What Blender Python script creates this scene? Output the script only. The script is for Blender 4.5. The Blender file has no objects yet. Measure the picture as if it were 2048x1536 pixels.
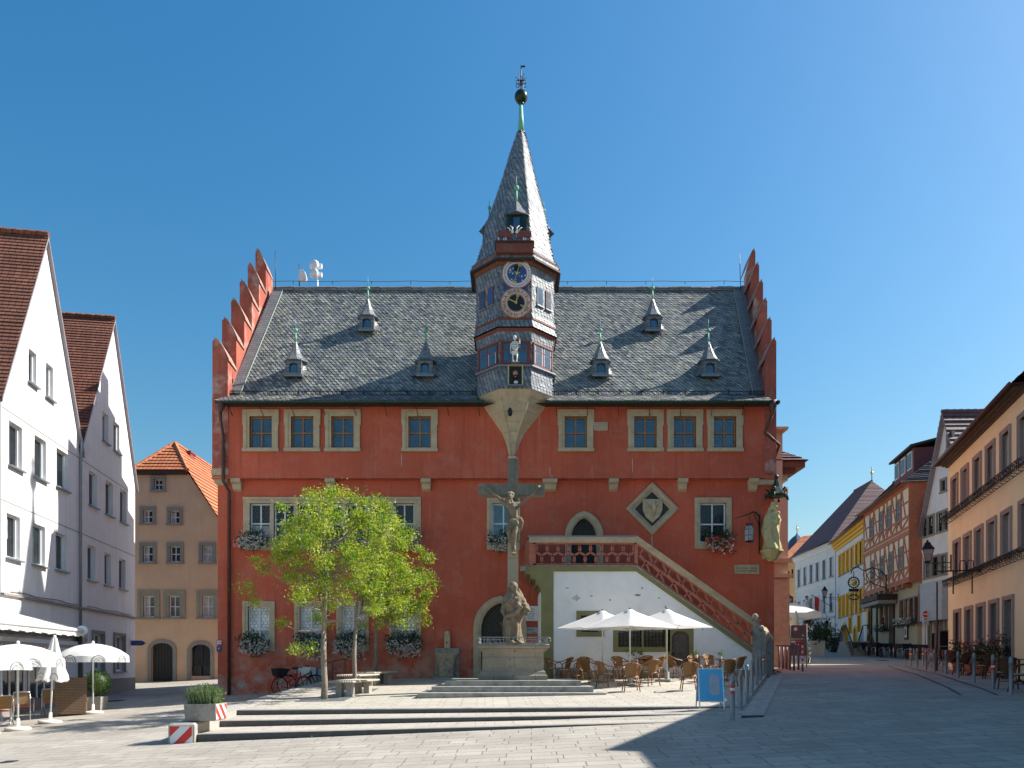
"""Town hall square on a sunny day: everything is built in code."""
SUN_E=4.8; SKY_S=.078; SKY_D=1.5; SKY_O=8; SKY_A=0; EXPO=1.02
import bpy, math, random
from mathutils import Vector, Matrix, noise
random.seed(7)
R=math.radians; PI=math.pi
F=1530.0; CX=1024.0; HY=1330.0; EYE=1.6
scene=bpy.context.scene; COL=scene.collection
def V(*a): return Vector(a)
def U(px,py,d): return V((px-CX)*d/F, d, EYE+(HY-py)*d/F)
def clamp(x,a,b): return max(a,min(b,x))
def lerp(a,b,t): return a+(b-a)*t
def G(x,y):
    """height of the plaza and street surface"""
    c=lerp(.045,.033,clamp((x+2)/10,0,1))
    yy=max(y,8)
    return .29+.045*clamp(x,-20,12)+c*(min(yy,38)-16)+.045*max(0,min(yy,110)-38)
def T(x,y): return max(.46+.02*(x+7)+.052*(y-19.4), G(x,y)+.03)
# ---------------------------------------------------------------- materials
MATS={}
class NT:
    def __init__(s,name):
        s.m=bpy.data.materials.new(name); s.m.use_nodes=True; s.t=s.m.node_tree; s.n=s.t.nodes; s.l=s.t.links
        s.b=s.n['Principled BSDF']; s.out=s.n['Material Output']
    def add(s,ty,**k):
        n=s.n.new(ty)
        for a,b in k.items():
            if a.startswith('i_'): n.inputs[a[2:].replace('_',' ')].default_value=b
            else: setattr(n,a,b)
        return n
    def link(s,a,b): s.l.new(a,b)
def rgba(c): return (c[0],c[1],c[2],1)
def mixc(t,fac,a,b,mode='MIX'):
    n=t.n.new('ShaderNodeMix'); n.data_type='RGBA'; n.blend_type=mode
    for i,v in ((0,fac),(6,a),(7,b)):
        if hasattr(v,'links'): t.link(v,n.inputs[i])
        elif i==0: n.inputs[0].default_value=v
        else: n.inputs[i].default_value=rgba(v)
    return n.outputs[2]
def ramp(t,src,p0,p1,a=0.,b=1.):
    n=t.add('ShaderNodeMapRange'); n.inputs[1].default_value=p0; n.inputs[2].default_value=p1
    n.inputs[3].default_value=a; n.inputs[4].default_value=b; t.link(src,n.inputs[0]); return n.outputs[0]
def noi(t,vec,scale,detail=4,rough=.55):
    n=t.add('ShaderNodeTexNoise'); n.inputs['Scale'].default_value=scale; n.inputs['Detail'].default_value=detail
    n.inputs['Roughness'].default_value=rough; t.link(vec,n.inputs['Vector']); return n.outputs[0]
def geo(t):   # world-space position so that copies of a mesh differ in their mottling
    return t.add('ShaderNodeNewGeometry').outputs['Position']
def mapping(t,vec,sc=(1,1,1),rot=(0,0,0),loc=(0,0,0)):
    n=t.add('ShaderNodeMapping'); n.inputs['Scale'].default_value=sc; n.inputs['Rotation'].default_value=rot
    n.inputs['Location'].default_value=loc; t.link(vec,n.inputs['Vector']); return n.outputs[0]
def bump(t,h,strength,dist,prev=None):
    n=t.add('ShaderNodeBump'); n.inputs['Strength'].default_value=strength; n.inputs['Distance'].default_value=dist
    t.link(h,n.inputs['Height'])
    if prev: t.link(prev,n.inputs['Normal'])
    return n.outputs[0]
def plain(name,col,rough=.7,var=.12,scale=6,bmp=.15,bs=60,metal=0,ior=1.45,stain=None,stain_amt=.5,stain_scale=1.2,streak=0):
    if name in MATS: return MATS[name]
    t=NT(name); p=geo(t)
    n1=noi(t,p,scale); n2=noi(t,p,scale*.23,3)
    dark=tuple(c*(1-var) for c in col); light=tuple(min(1,c*(1+var)) for c in col)
    c=mixc(t,ramp(t,n1,.3,.7),dark,light)
    c=mixc(t,ramp(t,n2,.35,.7,0,.5),c,dark)
    if stain:
        s=noi(t,p,stain_scale,8,.65)
        c=mixc(t,ramp(t,s,.52,.68,0,stain_amt),c,stain)
    if streak:
        s=noi(t,mapping(t,p,(3.5,3.5,.25)),1.5,4)
        c=mixc(t,ramp(t,s,.5,.75,0,streak),c,tuple(x*.55 for x in col))
    t.link(c,t.b.inputs['Base Color'])
    t.b.inputs['Roughness'].default_value=rough; t.b.inputs['Metallic'].default_value=metal; t.b.inputs['IOR'].default_value=ior
    if bmp: t.link(bump(t,noi(t,p,bs,3),bmp,.02),t.b.inputs['Normal'])
    MATS[name]=t.m; return t.m
def bricks(name,c1,c2,mortar,w,h,ms,bmp=.5,rough=.8,rot=0,offset=.5,var=.25,dist=.01,squash=1.,sf=2,stain=None,wig=0):
    if name in MATS: return MATS[name]
    t=NT(name); p=geo(t); uv=t.add('ShaderNodeTexCoord').outputs['UV']
    v=mapping(t,uv,(1,1,1),(0,0,rot))
    if wig:
        nn=t.add('ShaderNodeTexNoise'); nn.inputs['Scale'].default_value=.7; t.link(v,nn.inputs['Vector'])
        m=t.add('ShaderNodeVectorMath',operation='SCALE'); t.link(nn.outputs[1],m.inputs[0]); m.inputs['Scale'].default_value=wig
        a=t.add('ShaderNodeVectorMath',operation='ADD'); t.link(v,a.inputs[0]); t.link(m.outputs[0],a.inputs[1]); v=a.outputs[0]
    b=t.add('ShaderNodeTexBrick'); t.link(v,b.inputs['Vector'])
    b.offset=offset; b.squash=squash; b.squash_frequency=sf
    b.inputs['Color1'].default_value=rgba(c1); b.inputs['Color2'].default_value=rgba(c2); b.inputs['Mortar'].default_value=rgba(mortar)
    b.inputs['Scale'].default_value=1; b.inputs['Mortar Size'].default_value=ms; b.inputs['Mortar Smooth'].default_value=.2
    b.inputs['Brick Width'].default_value=w; b.inputs['Row Height'].default_value=h
    n1=noi(t,p,1.1,5); n3=noi(t,p,14,4)
    c=mixc(t,ramp(t,n1,.3,.75,0,var),b.outputs[0],tuple(x*.5 for x in c1))
    c=mixc(t,ramp(t,n3,.35,.75,0,var*.7),c,tuple(x*.6 for x in c2))
    if stain:
        s=noi(t,p,.45,8,.7); c=mixc(t,ramp(t,s,.48,.70,0,.65),c,stain)
        c=mixc(t,ramp(t,noi(t,p,7.5,2,.4),.66,.72,0,.5),c,stain)
    t.link(c,t.b.inputs['Base Color']); t.b.inputs['Roughness'].default_value=rough
    inv=ramp(t,b.outputs[1],0,1,1,0)
    t.link(bump(t,n3,.25,.004,bump(t,inv,bmp,dist)),t.b.inputs['Normal'])
    MATS[name]=t.m; return t.m
def glassy(name,col=(.02,.03,.045),rough=.06,ior=2.2,var=.5):
    if name in MATS: return MATS[name]
    t=NT(name); p=geo(t)
    c=mixc(t,ramp(t,noi(t,p,2.2,2),.35,.65),tuple(x*(1-var) for x in col),tuple(x*(1+var) for x in col))
    t.link(c,t.b.inputs['Base Color']); t.b.inputs['Roughness'].default_value=rough; t.b.inputs['IOR'].default_value=ior
    t.link(bump(t,noi(t,p,5,2),.12,.02),t.b.inputs['Normal'])
    MATS[name]=t.m; return t.m
def leafy(name,c1,c2,tr=.5,rough=.5,cs=.9):
    if name in MATS: return MATS[name]
    t=NT(name); p=geo(t)
    c=mixc(t,ramp(t,noi(t,p,cs,3),.35,.65),c1,c2)
    c=mixc(t,ramp(t,noi(t,p,23,1),.3,.75,0,.6),c,tuple(x*.55 for x in c1))
    t.link(c,t.b.inputs['Base Color']); t.b.inputs['Roughness'].default_value=rough
    tl=t.add('ShaderNodeBsdfTranslucent')
    g=mixc(t,1.0,c,(1.0,1.0,.45),'MULTIPLY'); t.link(g,tl.inputs[0])
    mx=t.add('ShaderNodeMixShader'); mx.inputs[0].default_value=tr
    t.link(t.b.outputs[0],mx.inputs[1]); t.link(tl.outputs[0],mx.inputs[2]); t.link(mx.outputs[0],t.out.inputs[0])
    MATS[name]=t.m; return t.m
def fabric(name,col,tr=.35):
    if name in MATS: return MATS[name]
    t=NT(name); p=geo(t)
    c=mixc(t,ramp(t,noi(t,p,3,3),.35,.7),tuple(x*.93 for x in col),col)
    t.link(c,t.b.inputs['Base Color']); t.b.inputs['Roughness'].default_value=.9
    t.link(bump(t,noi(t,p,9,3),.25,.03),t.b.inputs['Normal'])
    tl=t.add('ShaderNodeBsdfTranslucent'); t.link(c,tl.inputs[0])
    mx=t.add('ShaderNodeMixShader'); mx.inputs[0].default_value=tr
    t.link(t.b.outputs[0],mx.inputs[1]); t.link(tl.outputs[0],mx.inputs[2]); t.link(mx.outputs[0],t.out.inputs[0])
    MATS[name]=t.m; return t.m
def wicker(name,c1,c2,s=.022):
    if name in MATS: return MATS[name]
    t=NT(name); uv=t.add('ShaderNodeTexCoord').outputs['UV']; p=geo(t)
    b=t.add('ShaderNodeTexBrick'); t.link(uv,b.inputs['Vector']); b.offset=.5
    b.inputs['Color1'].default_value=rgba(c1); b.inputs['Color2'].default_value=rgba(c2); b.inputs['Mortar'].default_value=rgba(tuple(x*.2 for x in c1))
    b.inputs['Scale'].default_value=1; b.inputs['Mortar Size'].default_value=s*.16; b.inputs['Brick Width'].default_value=s*2; b.inputs['Row Height'].default_value=s
    c=mixc(t,ramp(t,noi(t,p,8,3),.3,.7,0,.4),b.outputs[0],tuple(x*.5 for x in c1))
    t.link(c,t.b.inputs['Base Color']); t.b.inputs['Roughness'].default_value=.55
    t.link(bump(t,ramp(t,b.outputs[1],0,1,1,0),.6,.006),t.b.inputs['Normal'])
    MATS[name]=t.m; return t.m
# ---------------------------------------------------------------- mesh builder
TXT={}
class MB:
    def __init__(s,M=None): s.v=[]; s.f=[]; s.mi=[]; s.mats=[]; s.M=M or Matrix(); s.smooth=[]
    def mid(s,m):
        if m not in s.mats: s.mats.append(m)
        return s.mats.index(m)
    def face(s,pts,m,sm=False):
        i=len(s.v); M=s.M
        s.v.extend([M@Vector(p) for p in pts]); s.f.append(tuple(range(i,i+len(pts)))); s.mi.append(s.mid(m)); s.smooth.append(sm)
    def grid(s,vs,fs,m,sm=False):
        i=len(s.v); M=s.M; k=s.mid(m)
        s.v.extend([M@Vector(p) for p in vs])
        for f in fs: s.f.append(tuple(i+j for j in f)); s.mi.append(k); s.smooth.append(sm)
    def box(s,x0,x1,y0,y1,z0,z1,m):
        vs=[(x0,y0,z0),(x1,y0,z0),(x1,y1,z0),(x0,y1,z0),(x0,y0,z1),(x1,y0,z1),(x1,y1,z1),(x0,y1,z1)]
        s.grid(vs,[(0,3,2,1),(4,5,6,7),(0,1,5,4),(1,2,6,5),(2,3,7,6),(3,0,4,7)],m)
    def bar(s,a,b,w,h,m,up=(0,0,1)):
        a=Vector(a); b=Vector(b); d=(b-a).normalized(); u=Vector(up)
        sd=d.cross(u)
        if sd.length<1e-4: sd=d.cross(V(0,1,0))
        sd.normalize(); u=sd.cross(d); sd*=w/2; u=u*h/2
        vs=[a-sd-u,a+sd-u,a+sd+u,a-sd+u,b-sd-u,b+sd-u,b+sd+u,b-sd+u]
        s.grid(vs,[(0,1,2,3)[::-1],(4,5,6,7),(0,4,5,1)[::-1],(1,5,6,2)[::-1],(2,6,7,3)[::-1],(3,7,4,0)[::-1]],m)
    def prism(s,pts,vec,m,m2=None):
        pts=[Vector(p) for p in pts]; vec=Vector(vec); n=len(pts); q=[p+vec for p in pts]
        nrm=V(0,0,0)
        for i in range(n): nrm+=pts[i].cross(pts[(i+1)%n])
        if nrm.dot(vec)>0: pts,q=q,pts; 
        s.grid(pts+q,[tuple(range(n)),tuple(range(2*n-1,n-1,-1))],m)
        s.grid(pts+q,[(i,n+i,n+(i+1)%n,(i+1)%n) for i in range(n)],m2 or m)
    def tube(s,path,r,m,n=8,sm=True,cap=True):
        path=[Vector(p) for p in path]; k=len(path)
        if not hasattr(r,'__len__'): r=[r]*k
        vs=[]; pu=None
        for i,p in enumerate(path):
            d=(path[min(i+1,k-1)]-path[max(i-1,0)]).normalized()
            if pu is None: pu=d.orthogonal().normalized()
            u=(pu-d*pu.dot(d))
            if u.length<1e-5: u=d.orthogonal()
            u.normalize(); pu=u; w=d.cross(u)
            for j in range(n):
                a=2*PI*j/n; vs.append(p+(u*math.cos(a)+w*math.sin(a))*r[i])
        fs=[(i*n+j,i*n+(j+1)%n,(i+1)*n+(j+1)%n,(i+1)*n+j) for i in range(k-1) for j in range(n)]
        if cap: fs+=[tuple(range(n-1,-1,-1)),tuple(range((k-1)*n,k*n))]
        s.grid(vs,fs,m,sm)
    def rings(s,rs,m,cap=True,sm=False,closed=True,skip=()):
        n=len(rs[0]); vs=[p for r in rs for p in r]
        fs=[(i*n+j,i*n+(j+1)%n,(i+1)*n+(j+1)%n,(i+1)*n+j) for i in range(len(rs)-1) for j in range(n if closed else n-1) if j not in skip]
        s.grid(vs,fs,m,sm)
        if cap:
            s.face(rs[0][::-1],m); s.face(rs[-1],m)
    def lathe(s,prof,c,m,n=16,sm=True,M=None,cap=True):
        c=Vector(c); rs=[]
        for r,z in prof: rs.append([c+V(math.cos(2*PI*j/n)*r,math.sin(2*PI*j/n)*r,z) for j in range(n)])
        if M: rs=[[M@p for p in r] for r in rs]
        s.rings(rs,m,cap,sm)
    def ball(s,c,r,m,n=12,sq=(1,1,1)):
        c=Vector(c); rs=[]
        for i in range(n//2+1):
            a=-PI/2+PI*i/(n//2); rr=max(math.cos(a),.001)
            rs.append([c+V(math.cos(2*PI*j/n)*rr*r*sq[0],math.sin(2*PI*j/n)*rr*r*sq[1],math.sin(a)*r*sq[2]) for j in range(n)])
        s.rings(rs,m,False,True)
    def disc(s,c,r0,r1,y0,y1,m,n=32):
        """ring in the x-z plane (centre x,z), from y1 (back) to y0 (front, smaller y)"""
        cx,cz=c; P=lambda r,a,y:(cx+math.cos(a)*r,y,cz+math.sin(a)*r)
        for i in range(n):
            a=2*PI*i/n; b=2*PI*(i+1)/n
            if r0>0:
                s.face([P(r0,a,y0),P(r1,a,y0),P(r1,b,y0),P(r0,b,y0)],m); s.face([P(r0,b,y0),P(r0,b,y1),P(r0,a,y1),P(r0,a,y0)],m)
            else: s.face([(cx,y0,cz),P(r1,a,y0),P(r1,b,y0)],m)
            s.face([P(r1,a,y0),P(r1,a,y1),P(r1,b,y1),P(r1,b,y0)],m)
    def strip(s,pts,w,y0,y1,m):
        """flat band of width w following 2-D pts (x,z), y0 front, y1 back"""
        pts=[Vector(p) for p in pts]; L=[];Rr=[]
        for i,p in enumerate(pts):
            d=(pts[min(i+1,len(pts)-1)]-pts[max(i-1,0)]).normalized(); n=Vector((-d.y,d.x))*w/2
            L.append(p+n); Rr.append(p-n)
        f=lambda p,y:(p.x,y,p.y)
        for i in range(len(pts)-1):
            s.face([f(Rr[i],y0),f(Rr[i+1],y0),f(L[i+1],y0),f(L[i],y0)],m)
            s.face([f(L[i],y0),f(L[i+1],y0),f(L[i+1],y1),f(L[i],y1)],m)
            s.face([f(Rr[i+1],y0),f(Rr[i],y0),f(Rr[i],y1),f(Rr[i+1],y1)],m)
    def text(s,body,size,m,M,ext=.003):
        """lettering in the x-z plane facing -y, centred, through matrix M"""
        k=(body,round(size,4),ext)
        if k not in TXT:
            c=bpy.data.curves.new('lettering','FONT'); c.body=body; c.size=size; c.extrude=ext; c.align_x='CENTER'; c.align_y='CENTER'; c.resolution_u=2
            o=bpy.data.objects.new('lettering',c); me=bpy.data.meshes.new_from_object(o)
            TXT[k]=([v.co.copy() for v in me.vertices],[tuple(p.vertices) for p in me.polygons])
            bpy.data.objects.remove(o); bpy.data.meshes.remove(me); bpy.data.curves.remove(c)
        vs,fs=TXT[k]; X=M@Matrix.Rotation(PI/2,4,'X')
        s.grid([X@v for v in vs],fs,m)
    def mesh(s,name,uv=True,merge=False):
        me=bpy.data.meshes.new(name); me.from_pydata([tuple(v) for v in s.v],[],s.f)
        for m in s.mats: me.materials.append(m)
        me.polygons.foreach_set('material_index',s.mi); me.polygons.foreach_set('use_smooth',s.smooth)
        if uv:
            l=me.uv_layers.new(name='UVMap'); data=[0.]*(2*len(me.loops))
            for p in me.polygons:
                n=p.normal
                if abs(n.z)>.97: u=V(1,0,0); w=V(0,1,0)
                else:
                    u=V(-n.y,n.x,0).normalized(); w=n.cross(u)
                    if w.z<0: w=-w
                for li in p.loop_indices:
                    co=me.vertices[me.loops[li].vertex_index].co
                    data[2*li]=co.dot(u); data[2*li+1]=co.dot(w)
            l.data.foreach_set('uv',data)
        if merge:
            import bmesh
            bm=bmesh.new(); bm.from_mesh(me); bmesh.ops.remove_doubles(bm,verts=bm.verts,dist=.0005); bm.to_mesh(me); bm.free()
        me.update(); return me
    def build(s,name,parent=None,loc=None,rot=0,uv=True,merge=False,**k):
        return put(s.mesh(name,uv,merge),name,parent,loc,rot,**k)
def put(me,name,parent=None,loc=None,rot=0,label=None,cat=None,group=None,kind=None):
    o=bpy.data.objects.new(name,me); COL.objects.link(o)
    if loc is not None: o.location=loc
    if rot: o.rotation_euler=rot if hasattr(rot,'__len__') else (0,0,rot)
    if parent: o.parent=parent
    tag(o,label,cat,group,kind); return o
def tag(o,label=None,cat=None,group=None,kind=None):
    if label: o['label']=label
    if cat: o['category']=cat
    if group: o['group']=group
    if kind: o['kind']=kind
    return o
def thing(name,label,cat,loc=(0,0,0),rot=0,group=None): return put(None,name,None,loc,rot,label,cat,group)
def copytree(o,parent=None):
    c=o.copy(); COL.objects.link(c); c.parent=parent
    for ch in o.children: copytree(ch,c)
    return c
def again(o,label,loc,rot=0,first=[]):
    """first call moves the source itself, later ones copy it"""
    if o.get('_used'): c=copytree(o)
    else: c=o; o['_used']=1
    c.location=loc; c.rotation_euler=(0,0,rot); c['label']=label
    return c
def clip(poly,outline):
    """Sutherland-Hodgman, outline convex and counter-clockwise, 2-D"""
    out=poly
    for i in range(len(outline)):
        a=outline[i]; b=outline[(i+1)%len(outline)]; inp=out; out=[]
        if not inp: return []
        side=lambda p:(b[0]-a[0])*(p[1]-a[1])-(b[1]-a[1])*(p[0]-a[0])
        for j in range(len(inp)):
            p=inp[j]; q=inp[(j+1)%len(inp)]; sp=side(p); sq=side(q)
            if sp>=-1e-9: out.append(p)
            if (sp>1e-9 and sq<-1e-9) or (sp<-1e-9 and sq>1e-9):
                t=sp/(sp-sq); out.append((p[0]+(q[0]-p[0])*t,p[1]+(q[1]-p[1])*t))
    return out
def wall(mb,outline,holes,m,y=0.,rev=.18,mr=None):
    """facade in the x-z plane facing -y with real openings; holes (x0,z0,x1,z1)"""
    xs=sorted(set([p[0] for p in outline]+[h[0] for h in holes]+[h[2] for h in holes]))
    zs=sorted(set([p[1] for p in outline]+[h[1] for h in holes]+[h[3] for h in holes]))
    for i in range(len(xs)-1):
        run=None
        for j in range(len(zs)-1):
            x0,x1,z0,z1=xs[i],xs[i+1],zs[j],zs[j+1]
            if x1-x0<1e-6 or z1-z0<1e-6: continue
            cx,cz=(x0+x1)/2,(z0+z1)/2
            if any(h[0]<cx<h[2] and h[1]<cz<h[3] for h in holes): continue
            p=clip([(x0,z0),(x1,z0),(x1,z1),(x0,z1)],outline)
            if len(p)>2: mb.face([(a,y,b) for a,b in p],m)
    mr=mr or m
    for x0,z0,x1,z1 in holes:
        for a,b in (((x0,z0),(x0,z1)),((x0,z1),(x1,z1)),((x1,z1),(x1,z0)),((x1,z0),(x0,z0))):
            mb.face([(a[0],y,a[1]),(b[0],y,b[1]),(b[0],y+rev,b[1]),(a[0],y+rev,a[1])][::-1],mr)
def shingles(mb,A,B,C,D,row,lift,m):
    A,B,C,D=map(Vector,(A,B,C,D)); n=max(1,int(((D-A).length+(C-B).length)/2/row))
    nr=(B-A).cross(D-A)
    if nr.length<1e-6: nr=(B-A).cross(C-A)
    nr.normalize()
    if nr.z<0: nr=-nr
    for i in range(n):
        a0=A.lerp(D,i/n);b0=B.lerp(C,i/n);a1=A.lerp(D,(i+1)/n);b1=B.lerp(C,(i+1)/n)
        l=nr*lift*random.uniform(.8,1.2)
        mb.face([a0+l,b0+l,b1,a1],m); mb.face([a0,b0,b0+l,a0+l],m)
def slates(mb,A,B,C,D,row,w,mats,under,lift=.022,shear=.72,out=None):
    """roof slope covered with single lapped slates laid on the diagonal"""
    A,B,C,D=map(Vector,(A,B,C,D)); u=(B-A).normalized(); vv=((D-A)-u*(D-A).dot(u)); H=vv.length; v=vv/H; n=u.cross(v)
    if (n.dot(Vector(out))<0 if out else n.z<0): n=-n
    mb.face([A,B,C,D],under); rd=random.Random(12); nr=max(1,round(H/row)); row=H/nr
    for j in range(nr):
        y=j*row; t0=y/H; a=(D-A).dot(u)*t0; b=(B-A).length+((C-B).dot(u))*t0; x=a-((shear*y)%w)
        while x<b-w*.3:
            x0=max(x,a-.02); x1=min(x+w,b+.02)
            if x1-x0>.03:
                z0=lift*rd.uniform(.6,1.5); z1=z0*rd.uniform(.5,1.0); s=shear*row
                p=lambda X_,Y_,Z_:A+u*X_+v*Y_+n*Z_
                up=row*1.12
                mb.face([p(x0+.02,y+row*.18,z1),p(x0+w*.22,y,z1*1.05),p(x1-.008,y-.006,z0),p(x1-s*1.0,y+up,.003),p(x0-s*1.0+.012,y+up,.003)],rd.choice(mats))
            x+=w
def roundarch(x0,x1,z,n=12):
    c=(x0+x1)/2; r=(x1-x0)/2
    return [(c-r*math.cos(PI*i/n),z+r*math.sin(PI*i/n)) for i in range(n+1)]
def segarch(x0,x1,z,h,n=12):
    c=(x0+x1)/2; r=(x1-x0)/2
    return [(c-r*math.cos(PI*i/n),z+h*math.sin(PI*i/n)**.8) for i in range(n+1)]
def pointarch(x0,x1,z,h,n=8):
    """gothic arch springing at z rising by h"""
    w=x1-x0; c=(x0+x1)/2; rr=(w*w/4+h*h)/w   # radius of each arc, centre on springing line
    L=[]; a1=math.asin(min(1,h/rr))
    for i in range(n+1):
        a=a1*i/n; L.append((x0+rr-rr*math.cos(a),z+rr*math.sin(a)))
    return L+[(x0+x1-p[0],p[1]) for p in L[-2::-1]]
def spandrel(mb,x0,x1,curve,ztop,y,m):
    """fill between an arch curve (left to right) and the square head of its opening"""
    for i in range(len(curve)-1):
        a,b=curve[i],curve[i+1]
        if ztop-min(a[1],b[1])>1e-4: mb.face([(a[0],y,a[1]),(b[0],y,b[1]),(b[0],y,ztop),(a[0],y,ztop)],m)
def archband(mb,curve,z0,w,y0,y1,m,outer=True):
    """stone surround following jamb, arch, jamb"""
    pts=[(curve[0][0],z0)]+list(curve)+[(curve[-1][0],z0)]
    P=[Vector(p) for p in pts]; O=[]
    for i,p in enumerate(P):
        a=P[max(i-1,0)]; b=P[min(i+1,len(P)-1)]; d=(b-a)
        if i==0 or i==len(P)-1: d=V(0,1,0).to_2d() if i==0 else Vector((0,-1))
        d=d.normalized(); O.append(p+Vector((-d.y,d.x))*w)
    O[1]=Vector((P[1].x-w,P[1].y)); O[-2]=Vector((P[-2].x+w,P[-2].y))
    f=lambda p,y:(p.x,y,p.y)
    for i in range(len(P)-1):
        mb.face([f(P[i],y0),f(P[i+1],y0),f(O[i+1],y0),f(O[i],y0)],m)
        mb.face([f(O[i],y0),f(O[i+1],y0),f(O[i+1],y1),f(O[i],y1)],m)
        mb.face([f(P[i+1],y0),f(P[i],y0),f(P[i],y1),f(P[i+1],y1)],m)
def hexlead(mb,x0,x1,z0,z1,r,w,y,m):
    """hexagonal leading clipped to a pane"""
    dx=r*math.sqrt(3); dz=r*1.5; out=[(x0,z0),(x1,z0),(x1,z1),(x0,z1)]; done=set()
    for j in range(-1,int((z1-z0)/dz)+2):
        for i in range(-1,int((x1-x0)/dx)+2):
            cx=x0+i*dx+(dx/2 if j%2 else 0); cz=z0+j*dz
            for k in range(6):
                a=PI/6+k*PI/3; b=a+PI/3
                p=Vector((cx+r*math.cos(a),cz+r*math.sin(a))); q=Vector((cx+r*math.cos(b),cz+r*math.sin(b)))
                key=(round((p.x+q.x)*500),round((p.y+q.y)*500))
                if key in done: continue
                done.add(key); d=(q-p).normalized(); n=Vector((-d.y,d.x))*w/2
                c=clip([tuple(p-n),tuple(q-n),tuple(q+n),tuple(p+n)],out)
                if len(c)>2: mb.face([(u,y,v) for u,v in c],m)
def red_wall(name,col):
    t=NT(name); p=geo(t); c=mixc(t,ramp(t,noi(t,p,.35,6,.6),.35,.65),tuple(x*.84 for x in col),tuple(min(1,x*1.14) for x in col))
    c=mixc(t,ramp(t,noi(t,p,1.6,6,.7),.50,.66,0,.45),c,(.56,.20,.13))
    c=mixc(t,ramp(t,noi(t,mapping(t,p,(5,5,.22)),1.3,5,.6),.52,.72,0,.5),c,tuple(x*.62 for x in col))
    c=mixc(t,ramp(t,noi(t,mapping(t,p,(7,7,.5)),1.0,5,.7),.60,.72,0,.45),c,(.55,.33,.26))
    c=mixc(t,ramp(t,noi(t,p,11,4),.3,.7,0,.22),c,tuple(x*.6 for x in col))
    z=t.add('ShaderNodeSeparateXYZ'); t.link(p,z.inputs[0])
    s=t.add('ShaderNodeMath',operation='MULTIPLY'); t.link(ramp(t,z.outputs[2],1.0,3.1,1,0),s.inputs[0]); t.link(ramp(t,noi(t,p,1.1,8,.68),.44,.60),s.inputs[1])
    c=mixc(t,s.outputs[0],c,(.52,.30,.23))
    s=t.add('ShaderNodeMath',operation='MULTIPLY'); t.link(ramp(t,z.outputs[2],.7,2.0,1,0),s.inputs[0]); t.link(ramp(t,noi(t,p,2.3,8,.7),.54,.60),s.inputs[1])
    c=mixc(t,s.outputs[0],c,(.42,.37,.30))
    t.link(c,t.b.inputs['Base Color']); t.b.inputs['Roughness'].default_value=.92
    t.link(bump(t,noi(t,p,24,4),.4,.02,bump(t,noi(t,p,1.5,3),.5,.06)),t.b.inputs['Normal']); MATS[name]=t.m; return t.m
RED=red_wall('red_plaster',(.56,.112,.058))
REDP=plain('red_plaster_weathered',(.30,.06,.035),.95,.2,2.5,.4,22,stain=(.5,.36,.30),stain_amt=.8,stain_scale=1.6)
STONE=plain('sandstone',(.52,.405,.26),.85,.15,5,.35,40,stain=(.25,.21,.15),stain_amt=.4,stain_scale=2)
GSTONE=plain('grey_stone',(.34,.31,.265),.9,.22,7,.45,35,stain=(.10,.10,.09),stain_amt=.75,stain_scale=3,streak=.35)
OSTONE=plain('statue_stone',(.23,.175,.115),.85,.25,9,.3,45,stain=(.06,.055,.045),stain_amt=.85,stain_scale=4,streak=.4)
YSTONE=plain('ochre_stone',(.50,.44,.22),.85,.15,6,.3,40)
OLIVE=plain('olive_paint',(.24,.22,.095),.85,.12,3,.2,30)
WPL=plain('white_plaster',(.86,.83,.79),.9,.05,2,.2,18,stain=(.62,.58,.50),stain_amt=.35,stain_scale=1.3)
SLS=[plain('slate_'+n,c,.5,.22,9,.3,50,stain=(.33,.33,.27),stain_amt=.5,stain_scale=.45) for n,c in (('grey',(.25,.25,.235)),('dark',(.13,.14,.14)),('pale',(.34,.335,.30)),('blue',(.19,.205,.22)),('green',(.23,.245,.20)))]
SLATE=plain('slate_underlay',(.045,.05,.05),.8,.2,9)
SLATEW=bricks('slate_wall',(.15,.165,.175),(.22,.23,.235),(.04,.045,.05),.28,.15,.010,.8,.42,var=.3,dist=.015)
TILE=bricks('brown_roof_tile',(.17,.062,.038),(.26,.10,.06),(.03,.012,.01),.20,.5,.012,.6,.8,var=.45)
TILEO=bricks('orange_roof_tile',(.50,.14,.055),(.62,.24,.10),(.12,.03,.015),.24,.34,.02,.8,.8,var=.35,offset=0)
TILED=bricks('dark_roof_tile',(.07,.035,.04),(.13,.06,.065),(.02,.01,.012),.25,.33,.012,.6,.55,var=.3)
SOFFIT=plain('dark_timber',(.05,.028,.02),.7,.2,8,.3,30)
EAVEB=plain('eave_brown',(.09,.05,.035),.7,.25,9,.3,40)
BRWOOD=plain('brown_timber',(.19,.075,.04),.65,.25,9,.3,40)
RWOOD=plain('red_brown_timber',(.19,.052,.034),.6,.2,9,.25,40)
OAK=plain('oak_sash',(.36,.16,.055),.5,.2,10,.2,50)
WOODG=plain('weathered_wood',(.13,.115,.095),.8,.3,14,.4,50)
DWOOD=plain('dark_door_wood',(.045,.042,.04),.7,.3,16,.4,50)
WHITE=plain('white_paint',(.72,.73,.74),.45,.04,6,.05,40)
LEAD=plain('lead',(.07,.075,.08),.5,.1,20,0)
GLB=glassy('sky_tinted_glass',(.016,.055,.11),.06,2.1)  # blue of the reflected sky is mixed into the pane colour
GLD=glassy('dark_window_glass',(.010,.012,.014),.07,1.55)
BRICKW=None
GLW=glassy('bullseye_glass',(.62,.62,.60),.35,1.6,.35)
GLC=glassy('curtained_glass',(.14,.13,.12),.15,1.6,.5)
COPPER=plain('green_copper',(.15,.42,.30),.6,.2,8,.1,40)
DCOPPER=plain('dark_copper',(.035,.06,.045),.4,.3,10,.1,40,metal=.6)
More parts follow.
